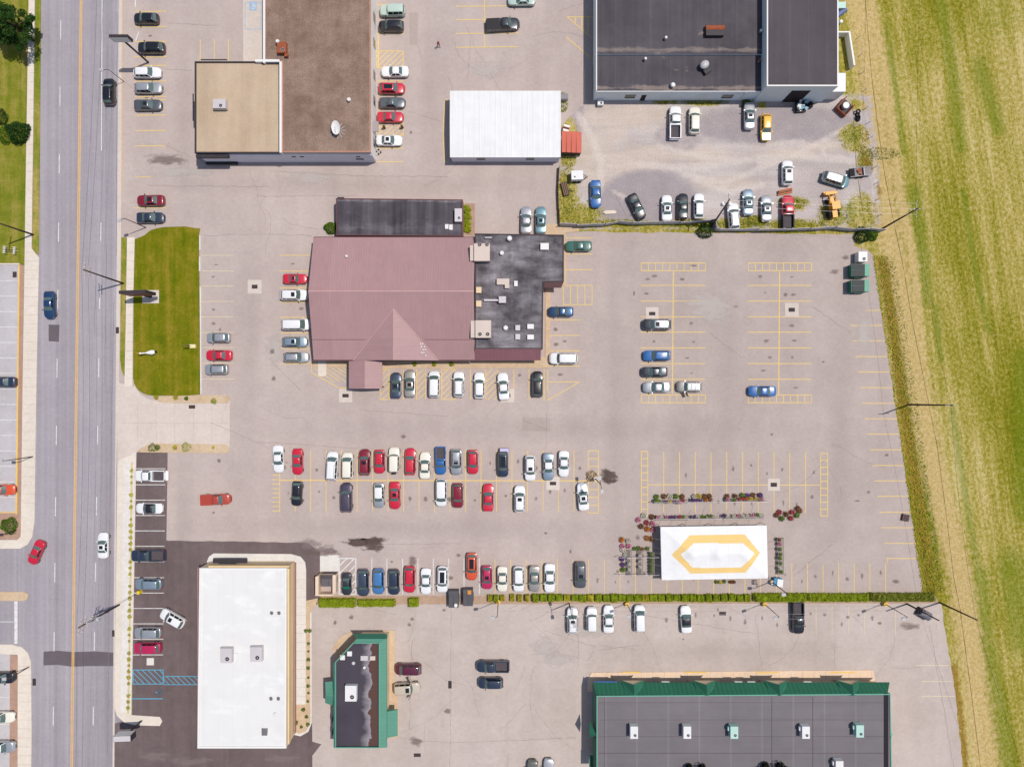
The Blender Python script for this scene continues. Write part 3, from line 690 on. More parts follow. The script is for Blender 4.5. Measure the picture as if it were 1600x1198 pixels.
FLAT_ROOF = roofing('blotchy_dark_roof', (76, 70, 75), (140, 134, 139), .45, fine=.1, sc=(.22, .8, 1), big=.22, seam=2.9, spread=.13)
GREY_ROOF = roofing('grey_membrane_roof', (120, 114, 118), (130, 124, 127), .05, seam=5.2, sc=(.06, 1.0, 1), fine=.05)
SHOP_ROOF = roofing('wet_dark_roof', (68, 62, 72), (80, 74, 84), .05, fine=.06, rough=.6, edge=((578.5-800)*(HC-4.1)/HC/PM, (170, 162, 168), (96, 68, 62)))
WHITE_ROOF = roofing('white_membrane_roof', (251, 250, 248), (243, 242, 240), .012, fine=.012, big=.2, seam=2.45, bands=(('X', (430-800)*(HC-4.6)/HC/PM, (447-800)*(HC-4.6)/HC/PM, (228, 226, 222), .35), ('Y', _yw(1150), _yw(1168), (230, 228, 224), .5)))
WHITE_METAL = ribbed('white_metal_roof', (243, 242, 241), .9, 'X', .006, .993)
MAROON = ribbed('maroon_metal_roof', (180, 143, 143), .42, 'X', .05, .91)
MAROON_Y = ribbed('maroon_metal_porch', (184, 147, 147), .42, 'Y', .03, .93)
MAROON_D = ribbed('maroon_mansard', (150, 104, 110), .42, 'X', .04, .80)
MAR_TRIM = simple('maroon_trim', (110, 68, 72), .6)
GREEN_M = ribbed('green_mansard', (44, 112, 86), .75, 'X', .04, .55)
GREEN_Y = ribbed('green_band', (92, 152, 130), .6, 'Y', .02, .92)
GREEN_F = ribbed('green_band_front', (60, 122, 100), .6, 'X', .03, .72)
GREEN_T = simple('green_trim', (110, 180, 156), .5, var=.04)
GREEN_D = simple('green_fascia', (44, 108, 84), .6, var=.04)
WALL_GREY = simple('grey_wall', (244, 242, 250), .85, var=.05)
WALL_WHITE = simple('white_wall', (250, 246, 240), .8, var=.05)
WALL_BLUE = simple('pale_blue_grey_wall', (244, 252, 255), .7, var=.04)
WALL_TAN = simple('tan_wall', (240, 216, 178), .8, var=.05)
WALL_BRICK = simple('brick_wall', (178, 138, 120), .85, var=.12, scale=2)
CAP_WHITE = simple('white_cap', (246, 244, 240), .6, var=.02)
CAP_PINK = simple('copper_cap', (206, 150, 126), .6, var=.1, scale=1.5)
DARKMETAL = simple('dark_metal', (62, 56, 60), .6, var=.1)
BLACK = simple('black_opening', (38, 32, 38), .8, var=.05)
GLASS = NB('window_glass'); GLASS = GLASS.out((.02, .025, .03), .06, .6)
HVAC = simple('grey_unit', (214, 206, 208), .5, .4, var=.05)
HVAC_W = simple('white_unit', (240, 238, 236), .5, .4, var=.04)
HVAC_T = simple('tan_unit', (222, 204, 192), .6, .3, var=.05)
HVAC_G = simple('mint_unit', (190, 226, 214), .5, .4, var=.04)
STEEL = simple('galvanised', (196, 194, 196), .45, .5, var=.06)
RUST = simple('rust', (166, 92, 62), .85, .2, var=.25, scale=2)
WOOD = simple('weathered_wood', (146, 112, 92), .85, .2, var=.15, scale=2)
POLE = simple('pole_wood', (88, 72, 66), .9, .1, var=.15)
POLE_L = simple('pale_pole', (176, 160, 146), .9, .1, var=.12)
CABLE = simple('cable', (50, 46, 52), .6)
CABLE_W = simple('bright_cable', (206, 198, 196), .4, .5)
RED = simple('red_sheet', (214, 112, 92), .7, var=.08)

def bld(name, label, cat='building'): return empty(name, (0, 0, 0), 0, label, cat)
def offset_poly(pts, d):
    pts = ccw(pts); n = len(pts); out = []
    for i in range(n):
        a, b_, c = Vector(pts[i-1][:2]), Vector(pts[i][:2]), Vector(pts[(i+1) % n][:2])
        e1 = (b_-a).normalized(); e2 = (c-b_).normalized()
        n1 = Vector((-e1.y, e1.x)); n2 = Vector((-e2.y, e2.x)); m = (n1+n2)
        out.append(tuple(b_+m*(d/max(.2, m.dot(n1)))))
    return out
def flat_block(parent, px, z, wall, roof, cap=None, par=.25, cw=.3, z0=0.0):
    """flat-roofed volume whose roof edge is at px (read at height z)"""
    poly = [tuple(v[:2]) for v in PP(px, z)]
    mb = MB(); mb.prism(poly, z0, z-.02)
    wo = mb.build('wall', wall, parent)
    inner = offset_poly(poly, cw)
    mb = MB(); q = ccw(inner); mb.face([(x, y, z-par) if False else (x, y, z) for x, y in q]); ro = mb.build('roof', roof, parent)
    if cap:
        mb = MB(); o_ = ccw(poly); i_ = ccw(inner); n = len(o_)
        for i in range(n):
            j = (i+1) % n
            a, b_, c, d = o_[i], o_[j], i_[j], i_[i]; z1 = z+par
            mb.add([(a[0], a[1], z-.3), (b_[0], b_[1], z-.3), (b_[0], b_[1], z1), (a[0], a[1], z1), (c[0], c[1], z1), (d[0], d[1], z1), (c[0], c[1], z-.01), (d[0], d[1], z-.01)],
                   [[0, 1, 2, 3], [3, 2, 4, 5], [5, 4, 6, 7]])
        # push the cap 3 mm proud of the wall
        cx = sum(p[0] for p in o_)/n; cy = sum(p[1] for p in o_)/n
        mb.v = [(x+(.004 if x > cx else -.004), y+(.004 if y > cy else -.004), z_) for x, y, z_ in mb.v]
        mb.build('parapet', cap, parent)
    return wo
def wall_patch(parent, name, mat, x0, x1, yc, z0, z1, axis='y', depth=.06, side=-1):
    """door or window on a wall facing -Y (axis y) or +-X"""
    mb = MB()
    if axis == 'y': mb.box(x0, x1, yc-depth if side < 0 else yc-.02, yc+.02 if side < 0 else yc+depth, z0, z1)
    else: mb.box(yc-.02 if side > 0 else yc-depth, yc+depth if side > 0 else yc+.02, x0, x1, z0, z1)
    return mb.build(name, mat, parent)
def X(px, z): return (px-800)*(HC-z)/HC/PM
def Y(py, z): return (599-py)*(HC-z)/HC/PM

# ---------------------------------------------------------------- A: store with tan and brown gravel roofs
A = bld('store_building', 'long store with brown gravel roof, tan gravel wing and white parapet along its parking bays')
flat_block(A, [(414, -70), (579, -70), (579, 238), (441, 238), (441, 97), (414, 97)], 4.8, [WALL_WHITE], BROWN_ROOF, CAP_PINK, .10, .16)
flat_block(A, [(305, 97), (411, 97), (411, 99), (438, 99), (438, 240), (305, 240)], 4.4, [WALL_GREY], TAN_ROOF, DARKMETAL, .22, .22)
mb = MB()
mb.box(X(411.5, 4.9), X(414.5, 4.9), Y(99, 4.9), Y(-70, 4.9), 0, 5.05); mb.box(X(437, 4.9), X(440.5, 4.9), Y(239, 4.9), Y(97, 4.9), 0, 5.05)
mb.box(X(399, 4.9), X(437, 4.9), Y(97.2, 4.9), Y(93.5, 4.9), 0, 5.0)
mb.build('parapet', CAP_WHITE, A)
mb = MB()   # south wall cladding, a shade greyer, and its base band
mb.box(X(306, 4.4), X(579, 4.8), Y(240, 4.4)-.10, Y(240, 4.4)-.004, .0, 3.9); mb.build('south_wall', WALL_GREY, A)
mb = MB(); mb.box(X(306, 4.4)-.1, X(356, 4.4), Y(240, 4.4)-.6, Y(240, 4.4)-.12, 3.6, 4.2); mb.box(X(306, 4.4)-.1, X(356, 4.4), Y(240, 4.4)-.5, Y(240, 4.4)-.12, 0, .5); mb.build('canopy', DARKMETAL, A)
for x in (455, 468, 556): wall_patch(A, 'vent', DARKMETAL, X(x, 3.4), X(x+6, 3.4), Y(240, 4.4)-.10, 2.9, 3.25)
wall_patch(A, 'vent', DARKMETAL, X(556, 2), X(568, 2), Y(240, 4.4)-.10, 1.6, 2.1)
mb = MB(); mb.box(X(579, 4.8)+.05, X(579, 4.8)+1.0, Y(206, 3), Y(190, 3), 2.9, 3.1); mb.build('awning', simple('grey_awning', (170, 158, 160)), A)
for y0 in (20, 60, 110, 150, 215): 
    f = wall_patch(A, 'window', GLASS, Y(y0+14, 2), Y(y0, 2), X(579, 4.8), .9, 2.4, 'x', .05, 1)
mb = MB(); mb.box(X(302.5, 2), X(303.6, 2), Y(190, 2), Y(148, 2), 2.2, 2.4); mb.build('wall_shelf', DARKMETAL, A)
mb = MB(); mb.box(X(315, 2), X(356, 2), Y(95.6, 2), Y(94.4, 2), 2.2, 2.4); mb.build('wall_shelf', DARKMETAL, A)

def hvac(px, py, w_, d_, z0, h, label, mat=HVAC, fans=1, duct=None, group=None, rot=0, hood=None):
    """rooftop unit: casing with fan grilles, curb"""
    c = P(px, py, z0+h); r = empty('rooftop_unit', (c.x, c.y, z0), R(rot), label, 'hvac unit', group)
    mb = MB(); mb.box(-w_/2, w_/2, -d_/2, d_/2, .12, h, 0); mb.build('casing', mat, r)
    mb = MB(); mb.box(-w_/2+.05, w_/2-.05, -d_/2+.05, d_/2-.05, 0, .118, 0); mb.build('curb', DARKMETAL, r)
    for i in range(fans):
        fx = (i-(fans-1)/2)*w_*.5; fy = -d_*.22
        if fans == 1: fx = w_*.12
        g = MB(); rr = min(w_, d_)*.2
        n = 16
        g.add([(fx+q*math.cos(2*math.pi*j/n), fy+q*math.sin(2*math.pi*j/n), h+zz) for q, zz in ((rr, .004), (rr, .06), (rr*.85, .06), (rr*.85, .01)) for j in range(n)],
              [[a*n+j, a*n+(j+1) % n, (a+1)*n+(j+1) % n, (a+1)*n+j] for a in range(3) for j in range(n)])
        fo = g.build('fan_ring', STEEL, r)
        g = MB(); g.cyl((fx, fy), rr*.84, h+.003, h+.012, 16); g.cyl((fx, fy), rr*.28, h+.012, h+.05, 10, m=1)
        g.build('fan', [BLACK, STEEL], fo)
    if hood:
        g = MB(); g.box(*hood); g.build('intake_hood', mat, r)
    if duct:
        g = MB(); g.box(*duct); g.build('duct', mat, r)
    return r
def vent(px, py, z0, h, rad, label, mat=HVAC_W, group=None):
    c = P(px, py, z0+h); r = empty('roof_vent', (c.x, c.y, z0), 0, label, 'roof vent', group)
    g = MB(); g.cyl((0, 0), rad*.6, 0, h*.75, 10); g.build('stack', STEEL, r)
    g = MB(); g.cyl((0, 0), rad, h*.75, h, 12, rad*.7); g.build('cap', mat, r)
    return r
def hatchbox(px, py, w_, d_, z0, h, label, mat=HVAC_W, name='roof_hatch', cat='roof hatch', group=None, rot=0):
    c = P(px, py, z0+h); r = empty(name, (c.x, c.y, z0), R(rot), label, cat, group)
    g = MB(); g.box(-w_/2+.06, w_/2-.06, -d_/2+.06, d_/2-.06, 0, h-.1); g.build('curb', STEEL, r)
    g = MB(); g.box(-w_/2, w_/2, -d_/2, d_/2, h-.1, h-.02); g.prism([(-w_/2+.05, -d_/2+.05), (w_/2-.05, -d_/2+.05), (w_/2-.05, d_/2-.05), (-w_/2+.05, d_/2-.05)], h-.02, h); g.build('lid', mat, r)
    return r
hvac(342.5, 162, 2.1, 1.5, 4.4, 1.1, 'lone grey rooftop unit in the middle of the tan gravel roof')
hvac(440, 74, 1.5, 1.8, 4.8, .9, 'rusty brown rooftop unit on the brown gravel roof', RUST, duct=(-.9, -.5, .6, 1.4, 0, .5), hood=(.4, .9, -1.4, -.9, 0, .7))
vent(433, 64, 4.8, 1.0, .35, 'small pale turbine vent beside the rusty unit on the brown roof')
vent(544.5, 155, 4.8, .6, .35, 'small white vent alone on the right half of the brown roof')
c = P(525, 200, 6.0); d = empty('satellite_dish', (c.x, c.y, 4.8), 0, 'white oval satellite dish on a spoked ballast frame on the brown roof', 'satellite dish')
g = MB(); rings = []
for i in range(6):
    t = i/5; rings.append([(1.0*t*math.cos(a)*.72, 1.0*t*math.sin(a)*1.05-.0, 1.15+.22*t*t+.32*math.sin(a)*t) for a in [2*math.pi*j/20 for j in range(20)]] if t else [(0.0, 0, 1.15)]*20)
g.loft(rings, caps=False); g.build('reflector', CAP_WHITE, d, smooth=True, fix=False)
g = MB(); g.tube([(0, 0, 0), (0, 0, 1.14)], .06); g.tube([(.0, -.9, 1.05), (0, -.25, 1.95)], .03); g.ball((0, -.2, 1.98), .09); g.build('mast', STEEL, d)
g = MB()
for i in range(12):
    a = R(i*30); g.box(.5, 1.35, -.04, .04, 0.01, .08, rot=a, c=(0, 0))
g.build('ballast_frame', STEEL, d)

# ---------------------------------------------------------------- B: white metal-roofed shed
B = bld('white_shed', 'plain white metal roofed shed standing alone between the parking rows and the gravel yard', 'shed')
zb = 2.9
poly = [(703, 142), (876, 142), (876, 246), (703, 246)]
q = PP(poly, zb)
x0, x1, y0, y1 = q[3].x, q[1].x, q[3].y, q[1].y
mb = MB(); mb.prism([(x0+.18, y0+.12), (x1-.18, y0+.12), (x1-.18, y1-.12), (x0+.18, y1-.12)], 0, zb-.06); mb.build('wall', WALL_GREY, B)
mb = MB(); ym_ = (y0+y1)/2; rz_ = zb+.35
for ya, yb, za, zb2 in ((y0, ym_, zb-.02, rz_), (ym_, y1, rz_, zb-.02)):
    mb.add([(x0, ya, za), (x1, ya, za), (x1, yb, zb2), (x0, yb, zb2), (x0, ya, za-.1), (x1, ya, za-.1), (x1, yb, zb2-.1), (x0, yb, zb2-.1)],
           [[0, 1, 2, 3], [4, 5, 6, 7], [0, 1, 5, 4], [2, 3, 7, 6], [0, 3, 7, 4], [1, 2, 6, 5]])
mb.build('roof', WHITE_METAL, B)
for xx in (745, 822): wall_patch(B, 'window', GLASS, X(xx, 2), X(xx+13, 2), y0+.12, 1.3, 2.2)
# ---------------------------------------------------------------- C: dark roofed workshop
Cb = bld('workshop_building', 'large dark felt roofed workshop with pale walls and black garage door behind the gravel yard')
flat_block(Cb, [(931, 86), (1193, 86), (1193, 143), (931, 143)], 3.8, [WALL_BLUE], DARK_ROOF, None, 0, .0)
flat_block(Cb, [(931, -70), (1193, -70), (1193, 85), (931, 85)], 4.2, [WALL_BLUE], DARK_ROOF, None, 0, .0)
flat_block(Cb, [(1198, -70), (1310, -70), (1310, 135), (1198, 135)], 6.3, [WALL_BLUE], DARK_ROOF2, CAP_WHITE, .05, .22)
mb = MB(); mb.box(X(931, 4), X(932.6, 4), Y(143, 3.8), Y(-70, 4.2), 4.21, 4.27); mb.box(X(931, 4), X(1193, 4), Y(143.6, 3.8), Y(142.6, 3.8), 3.805, 3.86)
mb.build('roof_edge', CAP_WHITE, Cb)
ys = Y(143, 3.8)
for a, b_ in ((977, 993), (1129, 1146)): wall_patch(Cb, 'window', GLASS, X(a, 2), X(b_, 2), ys, 1.1, 2.4)
wall_patch(Cb, 'door', BLACK, X(1001, 1), X(1008, 1), ys, .1, 2.3)
wall_patch(Cb, 'notice_board', CAP_WHITE, X(1091, 2), X(1103, 2), ys, 1.6, 2.4)
yt = Y(135, 6.3)
wall_patch(Cb, 'garage_door', BLACK, X(1221, 0), X(1258, 0)-1.0, yt, 0.05, 4.6)
mb = MB(); mb.box(X(1160, 2), X(1160, 2)+.12, ys-.16, ys-.04, 0, 3.7); mb.build('downpipe', CAP_WHITE, Cb); mb = MB(); mb.box(X(1196, 2)-.3, X(1196, 2)-.15, ys-.2, ys-.06, 0, 3.7); mb.build('downpipe', CAP_WHITE, Cb)
mb = MB(); mb.box(X(1310, 6.3)+.01, X(1310, 3)+1.05, Y(145, 3), Y(116, 3), 0, 3.4); mb.build('side_porch', CAP_WHITE, Cb)
mb = MB()   # open bin at the side
bx0, bx1 = X(1310, 6.3)+.02, X(1334, 1.4); 
mb.box(bx0, X(1325, 1.4), Y(52, 1.4), Y(50, 1.4), 0, 1.6); 
a_, b_ = P(1325, 50, 1.4), P(1333, 103, 1.4)
mb.prism([(a_.x, a_.y), (a_.x+.3, a_.y), (b_.x+.3, b_.y), (b_.x, b_.y)], 0, 1.6); mb.build('side_pen', WALL_WHITE, Cb)
c = P(1118, 46, 5.2); r = empty('exhaust_fan', (c.x, c.y, 4.2), 0, 'rust red curved rooftop fan housing with grey base on the workshop roof', 'rooftop fan')
g = MB(); g.box(-1.5, 1.5, -.9, .0, 0, .8); g.build('base', DARKMETAL, r)
g = MB(); rings = [[(xx, .45+.5*math.cos(a), .35+.5*math.sin(a)) for a in [math.pi*j/8 for j in range(9)]] for xx in (-1.5, -.5, .5, 1.6)]; g.loft(rings); g.build('hood', RUST, r, angle=40)
c = P(1102, 101, 4.9); r = empty('turbine_ventilator', (c.x, c.y, 3.8), R(35), 'dark grey round turbine ventilator on the lower workshop roof', 'rooftop fan')
g = MB(); g.cyl((0, 0), .5, 0, .5, 14); g.build('base', DARKMETAL, r)
g = MB(); g.ball((0, .1, .85), .85, (1, .8, .55), 16, 8); g.build('head', STEEL, r, smooth=True)
g = MB(); g.box(-.6, .6, -1.3, -.5, 0, .6); g.build('motor_box', DARKMETAL, r)
for x, y, z0, lb in ((1041, 58, 4.2, 'pale pipe vent in a light ring on the upper workshop roof'), (1190, 47, 4.2, 'pale pipe vent beside the tall workshop wing'), (1009, 91, 3.8, 'pale pipe vent on the left of the lower workshop roof'),
                     (1052, 132, 3.8, 'round white capped vent near the edge of the lower workshop roof'), (1188, 93, 3.8, 'reddish pipe vent at the right end of the lower workshop roof')):
    vent(x, y, z0, .8, .42 if 'round' in lb else .26, lb, RUST if 'reddish' in lb else HVAC_W)
# ---------------------------------------------------------------- D: restaurant with maroon roof
D = bld('restaurant_building', 'restaurant with big maroon metal gable roof, porch and blotchy flat roofed kitchen wing', 'building')
ze, zr = 3.0, 6.0
yN, yS, yR = Y(371, ze), Y(562, ze), Y(455, zr); xW, xE = X(490, ze), X(742, ze)
mb = MB(); mb.prism([(xW+.5, yS+.6), (xE-.1, yS+.6), (xE-.1, yN-.3), (xW+.5, yN-.3)], 0, 2.9)
for xx in (xW+.5, xE-.1): mb.face([(xx, yS+.6, 2.9), (xx, yN-.3, 2.9), (xx, yR, zr-.15)])
mb.build('wall', WALL_BRICK, D)
mb = MB()
for ya, za, yb, zb2 in ((yS, ze, yR, zr), (yR, zr, yN, ze)):
    mb.add([(xW, ya, za), (xE, ya, za), (xE, yb, zb2), (xW, yb, zb2), (xW, ya, za-.16), (xE, ya, za-.16), (xE, yb, zb2-.16), (xW, yb, zb2-.16)],
           [[0, 1, 2, 3], [4, 5, 6, 7], [0, 1, 5, 4], [2, 3, 7, 6], [0, 3, 7, 4], [1, 2, 6, 5]])
mb.add([(X(525, 3), Y(308, 3), 2)], [], 0)
mb.build('roof', MAROON, D)
mb = MB(); xc = X(615, 5.2); ya = yS+(yR-yS)*.75; za = ze+(zr-ze)*.75+.02
Av, Bv = (xc, ya, za), (xc, yS-.1, za); Cv, Dv = (xc-7.2, yS-.1, ze+.03), (xc+7.2, yS-.1, ze+.03)
mb.add([Av, Bv, Cv, Dv], [[0, 2, 1], [0, 1, 3], [1, 2, 3]]); mb.build('cross_gable', MAROON_Y, D)
mb = MB(); mb.box(xW, xE, yR-.12, yR+.12, zr+.0, zr+.05); mb.box(xc-.1, xc+.1, yS-.1, ya, za+.0, za+.05)
for sgn in (-1, 1):
    a_ = Vector(Av); b_ = Vector((xc+sgn*7.2, yS-.1, ze+.05)); mb.tube([a_+Vector((0, 0, .02)), b_+Vector((0, 0, .02))], .09, 4)
mb.build('ridge_cap', simple('maroon_ridge', (200, 160, 158), .55), D)
mb = MB(); mb.box(xW-.05, xE, yS-.16, yS-.01, ze-.42, ze-.02); mb.box(xW-.08, xW-.01, yS, yN, ze-.3, ze-.05); mb.box(xW, xE, yN+.01, yN+.12, ze-.3, ze-.02); mb.build('gutter', MAR_TRIM, D)
mb = MB(); yl = yS+(yR-yS)*.30; mb.box(xW, xc-5.0, yl-.04, yl+.04, ze+.30*(zr-ze), ze+.30*(zr-ze)+.03); mb.build('snow_rail', MAR_TRIM, D); mb = MB(); mb.box(xc+5.0, xE, yl-.04, yl+.04, ze+.30*(zr-ze), ze+.30*(zr-ze)+.03); mb.build('snow_rail', MAR_TRIM, D)
# porch
px0, px1, pxm, py0, py1 = X(545, 2.6), X(597, 2.6), X(570, 3.6), Y(607, 2.6), Y(560, 2.6)
mb = MB()
for xa, za, xb, zb2 in ((px0, 2.6, pxm, 3.6), (pxm, 3.6, px1, 2.6)):
    mb.add([(xa, py0, za), (xb, py0, zb2), (xb, py1, zb2), (xa, py1, za), (xa, py0, za-.15), (xb, py0, zb2-.15), (xb, py1, zb2-.15), (xa, py1, za-.15)],
           [[0, 1, 2, 3], [4, 5, 6, 7], [0, 1, 5, 4], [2, 3, 7, 6], [0, 3, 7, 4], [1, 2, 6, 5]])
mb.build('porch_roof', MAROON_Y, D)
for xx in (px0+.3, px1-.3): mb = MB(); mb.box(xx-.12, xx+.12, py0+.2, py0+.44, 0, 2.5); mb.build('porch_post', MAR_TRIM, D)
mb = MB(); mb.face([(px0+.3, py0+.3, 2.5), (px1-.3, py0+.3, 2.5), (pxm, py0+.3, 3.45)]); mb.build('porch_gable', WALL_TAN, D)
# kitchen wing and north wing
flat_block(D, [(742, 365), (881, 367), (881, 440), (849, 441), (848, 545), (742, 545)], 3.7, [WALL_BRICK], FLAT_ROOF, DARKMETAL, .12, .18)
mb = MB(); a_ = X(742, 3.6); b_ = X(845, 3.3); y1_ = Y(545, 3.7)-.01; y0_ = Y(563, 2.7)
mb.add([(a_, y0_, 2.6), (b_, y0_, 2.6), (b_, y1_, 3.85), (a_, y1_, 3.85), (a_, y1_, 2.6), (b_, y1_, 2.6)], [[0, 1, 2, 3], [1, 5, 2], [0, 3, 4], [0, 4, 5, 1]])
mb.build('mansard', MAROON_D, D)
mb = MB(); mb.box(a_, b_-.3, y0_+.5, y1_, 0, 2.6); mb.build('wall', WALL_BRICK, D)
mb = MB(); y1_ = Y(440, 3.7)-.01; mb.add([(X(850, 3.7), y1_, 3.75), (X(881, 3.7), y1_, 3.75), (X(877, 3), y1_-.9, 2.7), (X(850, 3), y1_-.9, 2.7)], [[0, 1, 2, 3]]); mb.build('awning', simple('brown_awning', (128, 96, 96)), D, fix=False)
flat_block(D, [(525, 310), (723, 312), (723, 369), (526, 368)], 2.7, [WALL_BRICK], NORTH_ROOF, MAR_TRIM, .08, .14)
mb = MB(); mb.box(X(527, 2.7), X(537, 2.7), Y(312, 2.7), Y(308, 2.7), .0, 2.72); mb.build('chimney', DARKMETAL, D)
hvac(753, 394, 2.6, 2.9, 3.7, 1.5, 'upper of the two big tan kitchen rooftop units with side duct', HVAC_T, 0, hood=(-2.0, -1.32, -1.35, 1.2, .4, 1.1))
hvac(755, 514, 2.6, 2.9, 3.7, 1.5, 'lower of the two big tan kitchen rooftop units with side duct', HVAC_T, 0, hood=(-2.1, -1.32, -1.4, 1.4, .4, 1.1))
for (x, y) in ((749.5, 382), (761, 382), (750, 522), (762, 522)):
    c = P(x, y, 5.25); r = empty('condenser_fan', (c.x, c.y, 5.2), 0, 'upper tan kitchen unit round top fan' if y < 450 else 'lower tan kitchen unit round top fan', 'fan', 'round fans on the tan kitchen units')
    g = MB(); g.cyl((0, 0), .34, .004, .07, 14); g.build('ring', HVAC_T, r)
    g = MB(); g.cyl((0, 0), .29, .072, .08, 14); g.cyl((0, 0), .1, .08, .11, 8, m=1); g.build('blades', [BLACK, STEEL], r)
vent(796, 372, 3.7, .7, .45, 'round white mushroom vent near the top edge of the blotchy kitchen roof')
vent(784, 395, 3.7, .6, .38, 'round white mushroom vent right of the upper tan unit')
vent(790, 512, 3.7, .6, .42, 'round white mushroom vent right of the lower tan unit')
hatchbox(851, 385, 1.4, 1.1, 3.7, .5, 'white roof hatch alone on the right part of the kitchen roof')
hvac(786, 440, 2.1, 1.0, 3.7, .6, 'tan L shaped exhaust unit in the middle of the kitchen roof', HVAC_T, 0, duct=(.3, 1.05, -1.1, -.5, 0, .6))
hatchbox(806, 443, .6, .9, 3.7, .4, 'narrow white roof box right of the tan L shaped exhaust')
hvac(785, 468, 1.2, 1.1, 3.7, .9, 'grey unit with a long pale pipe on the kitchen roof', HVAC, 0, duct=(-3.1, -.62, -.2, .1, .3, .55))
hatchbox(809, 512, .8, .9, 3.7, .45, 'upper of two stacked grey roof boxes left of the pale pair', HVAC); hatchbox(809, 526, .8, .9, 3.7, .45, 'lower of two stacked grey roof boxes left of the pale pair', HVAC)
hatchbox(829, 510, 1.1, .8, 3.7, .4, 'upper pale roof box near the right edge of the kitchen roof', HVAC_W); hatchbox(829, 526.5, 1.1, .8, 3.7, .4, 'lower pale roof box near the right edge of the kitchen roof', HVAC_W)
hatchbox(748, 453, .9, 1.0, 3.7, .5, 'upper cream hood cover beside the maroon roof edge', WALL_TAN, 'hood_cover', 'hood cover'); hatchbox(748, 474.5, .9, 1.0, 3.7, .5, 'lower cream hood cover beside the maroon roof edge', WALL_TAN, 'hood_cover', 'hood cover')
c = P(763, 371, 4.2); r = empty('pipe_rack', (c.x, c.y, 3.7), 0, 'short grey pipe on blocks at the top left of the kitchen roof', 'pipe'); g = MB(); g.tube([(-.6, 0, .3), (.6, 0, .3)], .16, 8); g.build('pipe', STEEL, r); g = MB(); g.box(-.5, -.35, -.15, .15, 0, .16); g.build('block', DARKMETAL, r); g = MB(); g.box(.35, .5, -.15, .15, 0, .16); g.build('block', DARKMETAL, r)
hvac(716, 336, 1.2, 2.2, 2.7, 1.0, 'tall grey unit at the right end of the dark north extension roof', HVAC, 1)
hatchbox(698, 354, .6, .8, 2.7, .3, 'left of two small white roof boxes on the dark north extension', HVAC_W); hatchbox(704.5, 355, .6, .9, 2.7, .3, 'right of two small white roof boxes on the dark north extension', HVAC_W)
vent(541, 400, 4.0, .5, .25, 'small white vent alone on the left of the maroon roof')
for i in range(9):
    vent(657+(i % 3)*3.0+(i//3), 537+(i//2)*4.6, 3.6, .35, .14, 'one of the tiny white studs dotted on the right of the maroon cross gable', HVAC_W, 'white studs on the maroon roof')
# ---------------------------------------------------------------- E: white-roofed store
E = bld('white_roof_store', 'rectangular store with glaring white membrane roof and tan walls beside the new dark parking lot')
flat_block(E, [(312, 887), (448, 887), (447, 1168), (309, 1168)], 4.6, [WALL_TAN], WHITE_ROOF, CAP_WHITE, .12, .3)
xE_ = X(448, 4.6)
mb = MB(); mb.box(xE_+.004, xE_+.28, Y(1164, 4.6), Y(889, 4.6), 3.3, 4.2); mb.box(X(324, 4.6), xE_+.28, Y(887, 4.6)+.004, Y(887, 4.6)+.26, 3.3, 4.2); mb.build('cornice', simple('tan_cornice', (236, 206, 158)), E)
mb = MB(); mb.box(xE_+.01, xE_+.20, Y(1164, 4.6), Y(889, 4.6), 0, .9); mb.build('wall_base', WALL_BRICK, E)
mb = MB(); mb.box(X(331, 3), X(385, 3), Y(887, 4.6)+.3, Y(887, 4.6)+1.0, 2.5, 2.65); mb.build('canopy', DARKMETAL, E)
wall_patch(E, 'door', GLASS, X(345, 1), X(372, 1), Y(887, 4.6)+.0, .1, 2.4, 'y', .05, 1)
mb = MB(); mb.box(X(309, 4.6)-.06, X(309, 4.6)-.01, Y(1168, 4.6), Y(887, 4.6), 4.0, 4.55); mb.build('trim', simple('pink_trim', (206, 160, 158)), E)
for x, y, lb in ((353, 1024, 'left of the two grey units on the white roof'), (400, 1022, 'right of the two grey units on the white roof')):
    hvac(x, y, 1.9, 2.4, 4.6, 1.0, lb, HVAC, 1)
for x, y, lb in ((424, 958, 'left pipe vent of the upper pair on the white roof'), (435.5, 958, 'right pipe vent of the upper pair on the white roof'), (423, 1092, 'left pipe vent of the lower pair on the white roof'), (434.5, 1092, 'right pipe vent of the lower pair on the white roof')):
    vent(x, y, 4.6, .5, .28, lb, simple('grey_vent', (120, 116, 118)))
hatchbox(413, 1144, .9, 1.0, 4.6, .7, 'grey box vent near the lower right corner of the white roof', simple('grey_vent', (120, 116, 118))); vent(430, 1116, 4.6, .3, .3, 'low pale vent below the lower pipe pair on the white roof')
hatchbox(368, 1027, .8, 1.4, 4.6, .12, 'low pale walkway pad between the two grey units', HVAC_W, 'walk_pad', 'roof pad')
